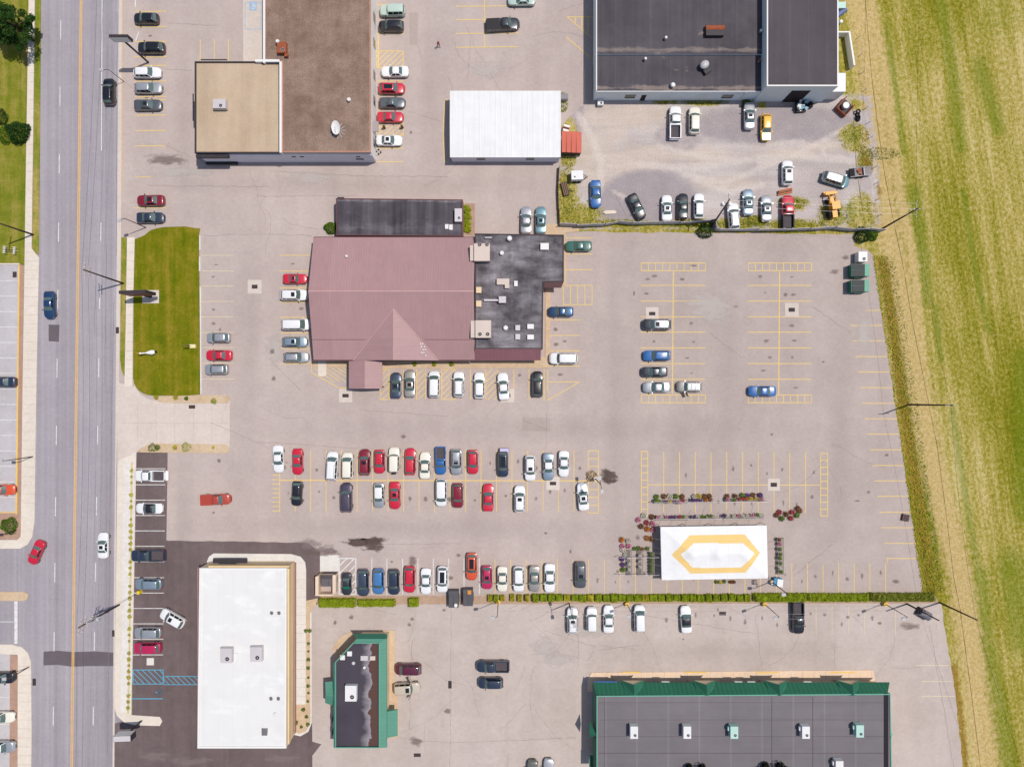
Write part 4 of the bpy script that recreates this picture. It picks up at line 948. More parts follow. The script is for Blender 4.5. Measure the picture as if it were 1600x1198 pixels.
# ---------------------------------------------------------------- F: small green-trimmed shop
F = bld('green_trim_shop', 'small shop with chamfered corner and dark ponded roof inside a green metal edge')
zf = 4.3
outer = [(557, 998), (604, 998), (604, 1168), (521, 1168), (521, 1036)]
po = [tuple(v[:2]) for v in PP(outer, zf)]
mb = MB(); mb.prism(offset_poly(po, .25), 0, zf-.3); mb.build('wall', WALL_TAN, F)
inn_px = [(553, 1003), (593, 1003), (593, 1166), (525, 1166), (525, 1033)]
pi_ = [tuple(v[:2]) for v in PP(inn_px, zf)]
mb = MB(); mb.face([(x, y, zf-.22) for x, y in ccw(pi_)]); mb.build('roof', SHOP_ROOF, F)
mb = MB(); o_ = ccw(po); i_ = ccw(pi_)
def band_ring(mb, o_, i_, zo, zi, zin, mats=None):
    n = len(o_)
    for i in range(n):
        j = (i+1) % n
        mb.add([(*o_[i], zo-.5), (*o_[j], zo-.5), (*o_[j], zo), (*o_[i], zo), (*i_[j], zi), (*i_[i], zi), (*i_[j], zin), (*i_[i], zin)],
               [[0, 1, 2, 3], [3, 2, 4, 5], [5, 4, 6, 7]], 0)
band_ring(mb, o_, i_, zf-.1, zf+.25, zf-.25)
mb.build('green_edge', GREEN_Y, F, fix=False)
mb = MB(); y0_, y1_ = Y(998, zf)+.02, Y(990, zf-1)+.0
mb.add([(X(557, zf), y0_, zf-.1), (X(604, zf), y0_, zf-.1), (X(604, 3.2), y1_, 3.2), (X(552, 3.2), y1_, 3.2), (X(604, zf), y0_, 3.2), (X(557, zf), y0_, 3.2)], [[0, 1, 2, 3], [1, 4, 2], [0, 3, 5]]); mb.build('mansard', GREEN_F, F)
mb = MB(); zt = zf+.26
for a_, b_ in zip(i_, i_[1:]+i_[:1]):
    d_ = (Vector(b_)-Vector(a_)).normalized()*.0; mb.tube([(*a_, zt), (*b_, zt)], .09, 4)
mb.build('edge_trim', GREEN_T, F)
mb = MB()   # entrance canopies
a_, b_, y0_, y1_ = X(603, 3.4), X(621, 2.8), Y(1150, 3), Y(1109, 3)
mb.add([(a_, y0_, 3.6), (b_, y0_, 2.8), (b_, y1_, 2.8), (a_, y1_, 3.6), (a_, y0_, 2.6), (b_, y0_, 2.6), (b_, y1_, 2.6), (a_, y1_, 2.6)], [[0, 1, 2, 3], [4, 7, 6, 5], [0, 4, 5, 1], [3, 2, 6, 7], [1, 5, 6, 2]]); mb.build('entrance_canopy', GREEN_Y, F)
mb = MB(); a_, b_ = X(522, 3.4), X(508, 2.8); y0_, y1_ = Y(1104, 3), Y(1064, 3); ym2 = (y0_+y1_)/2
mb.add([(a_, y0_, 2.8), (b_, y0_+.6, 2.8), (b_, y1_-.2, 2.8), (a_, y1_, 2.8), (a_, ym2, 3.7), (b_+.3, ym2, 3.5)], [[0, 1, 5, 4], [3, 4, 5, 2], [1, 2, 5], [0, 3, 2, 1]]); mb.build('side_canopy', GREEN_Y, F)
for y in (1120, 1140): mb = MB(); mb.box(X(519, 2), X(519, 2)+.06, Y(y+8, 2), Y(y, 2), .9, 2.3); mb.build('window', GLASS, F)
hvac(548, 1083, 1.9, 2.6, zf-.2, 1.0, 'pale grey unit with white curb on the dark ponded shop roof', HVAC_W, 1)
for x, y, w_, d_, lb, m_ in ((535, 1027, .8, .8, 'lower left white box near the chamfered corner of the shop roof', HVAC_W), (546, 1021, .8, .8, 'upper white box near the chamfered corner of the shop roof', HVAC_W),
                           (569, 1028, 1.2, .8, 'ribbed grey box in the row across the shop roof', HVAC), (582, 1028, .9, .7, 'tan box at the right end of the row on the shop roof', HVAC_T)):
    hatchbox(x, y, w_, d_, zf-.2, .5, lb, m_)
vent(552, 1036, zf-.2, .3, .3, 'low round vent under the white boxes on the shop roof', HVAC); vent(569, 1043, zf-.2, .5, .25, 'slim white pipe vent on the shop roof')
# ---------------------------------------------------------------- G: green-mansard plaza
G = bld('plaza_building', 'wide retail plaza with grey membrane roof and dark green mansard of small gables')
zg = 5.0
flat_block(G, [(932, 1086), (1391, 1083), (1393, 1203), (932, 1203)], zg, [WALL_TAN], GREY_ROOF, GREEN_T, .12, .16)
yI = Y(1084.5, zg)+.02; yO = Y(1066, 3.2); xA, xB = X(926, 3.2), X(1390, 3.2); xAi, xBi = X(932, zg), X(1386, zg)
mb = MB(); mb.add([(xAi, yI, zg+.1), (xBi, yI, zg+.1), (xB, yO, 3.2), (xA, yO, 3.2), (xAi, yI, 3.0), (xBi, yI, 3.0), (xB, yO, 3.0), (xA, yO, 3.0)], [[0, 1, 2, 3], [3, 2, 6, 7], [4, 5, 6, 7], [0, 3, 7, 4], [1, 2, 6, 5]]); mb.build('mansard', GREEN_M, G)
for xm in (990, 1103, 1216, 1330):
    mb = MB(); m_ = X(xm, 4.6); h_ = 2.0
    mb.add([(m_, yI-.05, zg+.3), (m_-h_, yO+.5, 3.3), (m_+h_, yO+.5, 3.3), (m_, yO+.5, zg+.15), (m_-h_*.5, yI-.3, zg-.15), (m_+h_*.5, yI-.3, zg-.15)], [[0, 4, 1, 3], [0, 3, 2, 5]]);
    mb.add([(m_-h_*.9, yO+.42, 3.3), (m_+h_*.9, yO+.42, 3.3), (m_, yO+.42, zg-.05)], [[0, 1, 2]], 1)
    mb.build('gable', [GREEN_D, WALL_TAN], G, fix=False)
mb = MB(); mb.add([(xA, Y(1064, 3.2), 3.2), (xAi, yI, zg+.1), (xAi, Y(1203, zg), zg+.1), (xA, Y(1203, 3.2), 3.2)], [[0, 1, 2, 3]]); mb.add([(xA, Y(1064, 3.2), 3.0), (xA, Y(1064, 3.2), 3.2), (xA, Y(1203, 3.2), 3.2), (xA, Y(1203, 3.2), 3.0)], [[0, 1, 2, 3]]); mb.build('side_mansard', GREEN_D, G, fix=False)
mb = MB(); y_ = Y(1142, 4); mb.add([(xAi-.02, y_, zg+.3), (xA-.55, y_+1.6, 3.3), (xA-.55, y_-1.6, 3.3), (xA-.75, y_, zg)], [[0, 1, 3], [0, 3, 2], [1, 2, 3]]); mb.build('gable', GREEN_D, G, fix=False)
mb = MB(); y_ = Y(1146, 4); x_ = X(1391, zg); mb.add([(x_+.01, y_+1.3, zg-.2), (x_+.01, y_-1.3, zg-.2), (x_+.9, y_, zg-.9), (x_+.01, y_, zg+.2)], [[0, 3, 2], [3, 1, 2]]); mb.build('gable', GREEN_T, G, fix=False)
mb = MB(); mb.box(X(932, 2)-1.3, X(932, 2)-.03, Y(1198, 2), Y(1176, 2), 2.6, 3.0); mb.build('side_canopy', GREEN_D, G)
mb = MB(); mb.box(X(1384, 5.6), X(1391, 5.6), Y(1203, 5.6), Y(1085, 5.6), zg+.03, zg+.05); mb.build('roof_gutter', BLACK, G)
mb = MB()
for x0_, x1_ in ((935, 965), (1012, 1035), (1048, 1072), (1128, 1148), (1160, 1182), (1240, 1262), (1276, 1300), (1346, 1362)): mb.box(X(x0_, 2), X(x1_, 2), yI+.0, yI+.06, .4, 2.6)
mb.build('shop_windows', GLASS, G)
mb = MB(); mb.box(X(929, 3), X(964, 3), yO+.01, yO+.09, 2.75, 3.05); mb.box(xA-.06, xA-.01, Y(1120, 3), Y(1080, 3), 2.75, 3.05); mb.build('sign_band', simple('blue_band', (84, 132, 206)), G)
mb = MB()
for x0_ in (1034, 1148, 1168, 1256): mb.box(X(x0_, 3), X(x0_+12, 3), yO+.01, yO+.07, 2.7, 3.05)
mb.build('sign_board', CAP_WHITE, G)
mb = MB()
for xx in (960, 980, 1075, 1100, 1188, 1212, 1306, 1322): mb.box(X(xx, 1), X(xx, 1)+.3, yO-1.2, yO-.9, 0.1, 3.0)
mb.build('column', WALL_BRICK, G)
mb = MB(); yj = Y(1176, zg); mb.box(X(936, zg), X(1383, zg), yj-.04, yj+.04, zg+.004, zg+.03); yj = Y(1124, zg); mb.box(X(936, zg), X(1383, zg), yj-.02, yj+.02, zg+.004, zg+.02); yj = Y(1150, zg); mb.box(X(936, zg), X(1383, zg), yj-.02, yj+.02, zg+.004, zg+.02)
yj = Y(1097, zg); mb.box(X(936, zg), X(1383, zg), yj-.02, yj+.02, zg+.004, zg+.02)
for xx in (945, 1206, 1270): mb.box(X(xx, zg)-.03, X(xx, zg)+.03, Y(1203, zg), Y(1088, zg), zg+.03, zg+.04)
mb.build('roof_seam', simple('seam_tar', (98, 88, 94), .9), G)
for x, y, m_, lb in ((991, 1144, HVAC_W, 'first pale unit from the left on the grey plaza roof'), (1074, 1144, HVAC_W, 'second pale unit from the left on the grey plaza roof'), (1147.5, 1144, HVAC_G, 'mint unit third from the left with white fan on the plaza roof'),
                     (1259.5, 1144, HVAC_W, 'fourth unit from the left on the grey plaza roof'), (1344, 1142, HVAC_G, 'mint unit at the right end of the grey plaza roof'), (1312, 1198, HVAC_W, 'pale unit at the bottom edge of the plaza roof')):
    hvac(x, y, 1.25, 2.0, zg, 1.3, lb, m_, 1, hood=(-.95, -.63, .1, .7, .5, .9) if x not in (991, 1074) else None)
stains('roof_residue', [(990, 1150, 14, 10)], stain_mat('residue_pale', (178, 172, 174), .5), .010, G, zg)
# ---------------------------------------------------------------- vehicles
CARGLASS = NB('car_glass'); CARGLASS = CARGLASS.out((.085, .125, .118), .07, .6, coat=.2)
TINT = NB('tinted_glass'); TINT = TINT.out((.012, .014, .018), .06, .6)
TYRE = simple('tyre', (52, 48, 50), .9, .1); RIM = simple('rim', (170, 170, 174), .35, .5, .6)
LAMP = NB('headlight_glass'); LAMP = LAMP.out((.55, .56, .58), .1, .6)
TAIL = NB('tail_light_glass'); TAIL = TAIL.out((.28, .015, .02), .15, .6)
TRIM = simple('black_trim', (44, 40, 44), .6)
BEDLINE = simple('bed_liner', (92, 84, 88), .85, var=.12, scale=2)
PC = dict(white=(.70, .70, .70), cream=(.70, .66, .56), silver=(.44, .45, .47), bluesilver=(.30, .38, .45), grey=(.13, .135, .15), darkgrey=(.055, .058, .066), black=(.012, .012, .016), navy=(.02, .03, .055),
          red=(.50, .012, .035), darkred=(.19, .008, .02), maroon=(.085, .01, .03), magenta=(.40, .015, .075), orange=(.56, .075, .025), blue=(.02, .11, .32), midblue=(.05, .16, .36), green=(.03, .12, .09), teal=(.20, .34, .38),
          tan=(.46, .40, .32), yellow=(.78, .42, .03), slate=(.07, .09, .13), dkblue=(.03, .075, .17), purple=(.10, .08, .115), brick=(.36, .05, .03), palegreen=(.42, .52, .45), beige=(.42, .39, .35), olive=(.10, .10, .085))
def carpaint(k):
    met = .55 if k in ('silver', 'bluesilver', 'grey', 'slate', 'dkblue', 'teal', 'purple', 'darkgrey', 'beige') else 0.0
    return paint('paint_'+k, PC[k], met, .30)
# cowl, ws top, roof end, rear glass end as fractions of the length from the front
TYPES = dict(
    sedan=dict(L=4.75, W=1.82, H=1.45, f=(.265, .43, .655, .82), hood=.93, belt=1.0, deck=1.04, tum=.70),
    coupe=dict(L=4.5, W=1.78, H=1.36, f=(.31, .45, .63, .80), hood=.90, belt=.96, deck=1.02, tum=.68),
    hatch=dict(L=4.3, W=1.78, H=1.52, f=(.235, .41, .83, .965), hood=.97, belt=1.03, deck=1.0, tum=.74),
    wagon=dict(L=4.75, W=1.82, H=1.55, f=(.255, .42, .86, .97), hood=.96, belt=1.02, deck=1.0, tum=.74),
    suv=dict(L=4.7, W=1.88, H=1.72, f=(.24, .385, .88, .975), hood=1.08, belt=1.15, deck=1.1, tum=.76),
    boxsuv=dict(L=4.5, W=1.86, H=1.82, f=(.265, .34, .94, .985), hood=1.12, belt=1.18, deck=1.1, tum=.82),
    minivan=dict(L=5.05, W=1.97, H=1.76, f=(.16, .325, .91, .985), hood=1.05, belt=1.12, deck=1.05, tum=.78),
    bigsuv=dict(L=5.2, W=2.0, H=1.85, f=(.25, .36, .92, .98), hood=1.18, belt=1.24, deck=1.15, tum=.78),
    pickup=dict(L=5.75, W=1.98, H=1.85, f=(.235, .345, .535, .575), hood=1.14, belt=1.20, deck=1.1, tum=.76, bed=True),
    smallpickup=dict(L=5.0, W=1.80, H=1.65, f=(.25, .37, .52, .555), hood=1.0, belt=1.06, deck=1.0, tum=.76, bed=True))
def car_parts(t):
    """meshes of one vehicle kind; front towards +X"""
    L, W, H = t['L'], t['W'], t['H']; f0, f1, f2, f3 = t['f']; hood, belt, deck = t['hood'], t['belt'], t['deck']; bed = t.get('bed')
    xx = lambda q: L/2-q*L
    def hw(q):
        w_ = W/2
        if q < .17: w_ *= 1-.48*((.17-q)/.17)**2.6
        if q > .88: w_ *= 1-(.12 if bed else .34)*((q-.88)/.12)**2.5
        return w_
    prof = [(0, .62), (.012, .74), (.05, hood-.12), (.12, hood-.04), (f0, hood+.03), (f1, belt), (f2, belt+.02)]
    if bed: prof += [(f3+.01, belt), (1, belt-.02)]
    else: prof += [(f3, deck), (.965 if f3 < .95 else .985, deck-.03), (1, deck-.22)]
    def top(q):
        for (a, za), (b_, zb_) in zip(prof[:-1], prof[1:]):
            if a <= q <= b_: return za+(zb_-za)*(q-a)/max(1e-6, b_-a)
        return prof[-1][1]
    qend = f3+.012 if bed else 1.0
    qs = sorted(set([0, .006, .02, .05, .09, .13, .2, f0-.02, f0, f1, .5*(f1+f2), f2, f3]+([qend] if bed else [.9, .95, .975, .992, 1.0])))
    qs = [q for q in qs if q <= qend]
    rings = []
    for q in qs:
        h_ = hw(q); tz = top(q); e = .06 if 0 < q < 1 else .12; zb_ = .24+(.10 if q < .01 or q > .99 else 0)
        half = [(h_*.90, zb_), (h_*.995, zb_+.16), (h_, (zb_+tz)/2), (h_*.985, tz-.16), (h_*.93, tz-e*.7), (h_*.80, tz-.012), (h_*.42, tz+.022), (0, tz+.03)]
        ring = [(xx(q), y, z) for y, z in half]+[(xx(q), -y, z) for y, z in half[-2::-1]]
        rings.append(ring)
    b_ = MB(); b_.loft(rings); P_ = {}
    P_['body'] = b_.me('car_body', [None], smooth=True); P_['body'].set_sharp_from_angle(angle=R(50))
    # cabin shell
    tum = t['tum']*.86; wb = W/2*.92; 
    def ring(xf, xr, wf, wr, z, bf, br):
        r_ = []
        for s in (-1, -.6, 0, .6, 1): r_.append(Vector((xf-bf*s*s, wf*s, z)))
        for s in (.2, .5, .8): r_.append(Vector((xf-bf+(xr+br-xf+bf)*s, wf+(wr-wf)*s+.03, z)))
        for s in (1, .6, 0, -.6, -1): r_.append(Vector((xr+br*s*s, wr*s, z)))
        for s in (.8, .5, .2): r_.append(Vector((xf-bf+(xr+br-xf+bf)*s, -(wf+(wr-wf)*s)-.03, z)))
        return r_
    zb_ = belt-.10
    xc0, xc1, xc2, xc3 = xx(f0), xx(f1), xx(f2), xx(f3)
    rb = ring(xc0, xc3, wb, wb*(.97 if not bed else 1), zb_, .22, .10)
    wr_ = W/2*tum
    rs = ring(xc1+.03, xc2-.03, wr_+.04, wr_+.03, H-.085, .10, .06)
    rt = ring(xc1-.02, xc2+.02, wr_-.01, wr_-.02, H-.03, .09, .05)
    r5 = ring(xc1-.12, xc2+.12, wr_-.14, wr_-.14, H, .08, .04)
    c_ = MB(); c_.loft([rb, rs, rt, r5]); P_['roof'] = c_.me('car_roof', [None], smooth=True); P_['roof'].set_sharp_from_angle(angle=R(60))
    # glass: strips laid just outside the shell
    def pane(lo, hi, s0, s1, t0, t1, off, m):
        n = len(lo)-1; st = 6
        def at(pl, s):
            s = s*n; i = min(n-1, int(s)); return pl[i].lerp(pl[i+1], s-i)
        vs = []
        for tt in (t0, (t0+t1)/2, t1):
            for i in range(st+1):
                s = s0+(s1-s0)*i/st; vs.append(at(lo, s).lerp(at(hi, s), tt)+off)
        m.add(vs, [[r*(st+1)+i, r*(st+1)+i+1, (r+1)*(st+1)+i+1, (r+1)*(st+1)+i] for r in range(2) for i in range(st)])
    g = MB(); pane(rb[0:5], rs[0:5], .03, .97, .06, 1.0, Vector((.014, 0, .012)), g); P_['windshield'] = g.me('windshield', [CARGLASS], True)
    g = MB(); pane(rb[8:13], rs[8:13], .06, .94, .20 if not bed else .15, .97, Vector((-.014, 0, .012)), g); P_['rear_window'] = g.me('rear_window', [CARGLASS], True)
    for nm, lo, hi, sg in (('l', rb[4:9], rs[4:9], 1), ('r', [rb[0]]+rb[:12:-1]+[rb[12]], [rs[0]]+rs[:12:-1]+[rs[12]], -1)):
        g = MB(); cuts = ((.07, .46), (.50, .93)) if (bed or f2 < .7) else ((.06, .36), (.39, .66), (.69, .94))
        for a, c in cuts: pane(lo, hi, a, c, .16, .95, Vector((0, .014*sg, .010)), g)
        P_['side_window_'+nm] = g.me('side_window', [TINT], True)
    # lamps, mirrors, wheels, grille
    for sg, nm in ((1, 'l'), (-1, 'r')):
        g = MB(); y0 = sg*hw(.03)*.62; y1 = sg*hw(.05)*.97
        a = [(xx(.004)+.01, y0, .64), (xx(.035), y1, .66), (xx(.085), y1*1.0, top(.085)-.05), (xx(.045), y0*1.05, top(.045)+.015), (xx(.05), (y0+y1)/2, top(.05)+.005)]
        g.add(a+[(x-.02, y*.97, z-.06) for x, y, z in a], [[0, 1, 2, 4, 3], [0, 1, 6, 5], [1, 2, 7, 6]]); P_['headlight_'+nm] = g.me('headlight', [LAMP])
        g = MB(); xr = xx(1); wv = hw(.985); zt = top(.985)-.02
        g.box(xr-.015, xr+.10, min(sg*wv*.72, sg*wv*1.02), max(sg*wv*.72, sg*wv*1.02), .72, zt-.04); P_['tail_light_'+nm] = g.me('tail_light', [TAIL])
        g = MB(); xm = xx(f0)-.28; yb = sg*(W/2-.06)
        g.box(xm-.07, xm+.07, min(yb, yb+sg*.22), max(yb, yb+sg*.22), belt-.02, belt+.13); P_['mirror_'+nm] = g.me('mirror', [None])
    g = MB(); n = 16; rr = .33 if H < 1.6 else .37
    for z_, r_, m_ in (): pass
    tv = []
    prof_ = [(-.10, rr*.62), (-.11, rr*.92), (-.08, rr), (.08, rr), (.11, rr*.92), (.10, rr*.62)]
    g.loft([[(r_*math.cos(2*math.pi*j/n), y, r_*math.sin(2*math.pi*j/n)) for j in range(n)] for y, r_ in prof_], 0, False)
    for y in (-.092, .092): g.add([(rr*.64*math.cos(2*math.pi*j/n), y, rr*.64*math.sin(2*math.pi*j/n)) for j in range(n)], [list(range(n))], 1)
    P_['wheel'] = g.me('wheel', [TYRE, RIM], True); P_['wheel'].set_sharp_from_angle(angle=R(40))
    P_['wheels_at'] = [(xx(.175), sg*(W/2-.105), rr) for sg in (1, -1)]+[(xx(.79), sg*(W/2-.105), rr) for sg in (1, -1)]
    g = MB(); g.box(xx(0)-.06, xx(0)+.012, -hw(0)*.62, hw(0)*.62, .42, .62); P_['grille'] = g.me('grille', [TRIM])
    g = MB(); g.box(xx(f2*.55+f1*.45)-.36, xx(f2*.55+f1*.45)+.30, -wr_*.58, wr_*.58, H+.001, H+.010)
    sr0 = xx(f1)-.22; g = MB(); g.box(sr0-.62, sr0, -wr_*.60, wr_*.60, H-.004, H+.010); P_['sunroof'] = g.me('sunroof', [TINT])
    g = MB(); g.box(xx(f2)+.25, sr0+.05, -wr_*.66, wr_*.66, H-.004, H+.010); P_['glass_roof'] = g.me('glass_roof', [TINT])
    for sg, nm in ((1, 'l'), (-1, 'r')):
        g = MB(); g.tube([(xx(f1)-.3, sg*(wr_-.06), H-.02), (xx(f1)-.4, sg*(wr_-.06), H+.06), (xx(f2)+.35, sg*(wr_-.06), H+.06), (xx(f2)+.25, sg*(wr_-.06), H-.02)], .025, 5); P_['rail_'+nm] = g.me('roof_rail', [TRIM])
    g = MB()
    for q in (.3, .62): g.box(xx(f1+(f2-f1)*q)-.03, xx(f1+(f2-f1)*q)+.03, -wr_, wr_, H+.07, H+.10)
    P_['cross_bar'] = g.me('cross_bar', [STEEL])
    if bed:
        xb0, xb1 = xx(f3+.015), xx(1.0); zt = belt-.02; wo = W/2-.01
        g = MB(); g.box(xb1, xb1+.09, -wo*.96, wo*.96, .55, zt-.02); g.box(xb1+.09, xb0, wo-.16, wo, .42, zt); g.box(xb1+.09, xb0, -wo, -wo+.16, .42, zt); g.box(xb0-.09, xb0-.003, -wo+.16, wo-.16, .5, zt)
        g.box(xb1-.12, xb1-.003, -wo*.93, wo*.93, .42, .58)
        P_['bed'] = g.me('bed', [None])
        g = MB(); g.box(xb1+.09, xb0-.09, -wo+.16, wo-.16, .58, .66)
        for yy in (-.5, -.25, 0, .25, .5): g.box(xb1+.12, xb0-.12, yy-.04, yy+.04, .66, .675)
        P_['bed_floor'] = g.me('bed_floor', [BEDLINE])
        g = MB(); g.box(xb1+.05, xb0-.02, -wo+.08, wo-.08, zt+.003, zt+.05); P_['bed_cover'] = g.me('bed_cover', [TRIM])
    return P_
KITS = {}
def place(o, mat):
    o.material_slots[0].link = 'OBJECT'; o.material_slots[0].material = mat
def make_car(kind, name):
    """first vehicle of a kind with all its parts"""
    k = KITS.setdefault(kind, car_parts(TYPES[kind])); r = empty(name)
    for nm, part in (('body', 'body'), ('roof', 'roof'), ('windshield', 'windshield'), ('rear_window', 'rear_window'), ('side_window_l', 'side_window'), ('side_window_r', 'side_window'),
                     ('headlight_l', 'headlight'), ('headlight_r', 'headlight'), ('tail_light_l', 'tail_light'), ('tail_light_r', 'tail_light'), ('mirror_l', 'mirror'), ('mirror_r', 'mirror'), ('grille', 'grille')):
        link(part, k[nm], r)
    for wp in k['wheels_at']: o = link('wheel', k['wheel'], r); o.location = wp
    if 'bed' in k: link('bed', k['bed'], r); link('bed_floor', k['bed_floor'], r)
    return r
PROTO = {}
HEAD = dict(R=0, U=90, L=180, D=-90)
def car(x, y, head, kind, colour, label, tilt=0, opt='', s=1.0, cat=None, roof=None, group=None, hood=None):
    name = 'pickup_truck' if 'pickup' in kind else 'minivan' if kind == 'minivan' else 'parked_car'
    cat = cat or ('pickup truck' if 'pickup' in kind else 'minivan' if kind == 'minivan' else 'car')
    if kind not in PROTO: r = PROTO[kind] = make_car(kind, name)
    else:
        src = PROTO[kind]; r = src.copy(); COL.objects.link(r)
        base = [c for c in src.children if not c.get('extra')]
        for c in base:
            d = c.copy(); COL.objects.link(d); d.parent = r
    p = P(x, y, .8); r.location = (p.x, p.y, .012); r.rotation_euler = (0, 0, R(HEAD[head]+tilt+random.uniform(-.8, .8))); r.scale = (s, 1+(s-1)*.5, 1)
    r['label'] = label; r['category'] = cat; r['group'] = group or ('pickup trucks' if 'pickup' in kind else 'minivans' if kind == 'minivan' else 'cars in the parking lots and road')
    m = carpaint(colour)
    for c in r.children:
        b_ = c.name.split('.')[0]
        if b_ in ('body', 'mirror', 'bed'): place(c, m)
        if b_ == 'roof': place(c, carpaint(roof) if roof else m)
    k = KITS[kind]
    def extra(part, key): q = link(part, k[key], r); q['extra'] = 1; return q
    if 's' in opt: extra('sunroof', 'sunroof')
    if 'g' in opt: extra('glass_roof', 'glass_roof')
    if 'r' in opt: extra('roof_rail', 'rail_l'); extra('roof_rail', 'rail_r')
    if 'x' in opt: extra('cross_bar', 'cross_bar')
    if 'c' in opt: extra('bed_cover', 'bed_cover')
    return r
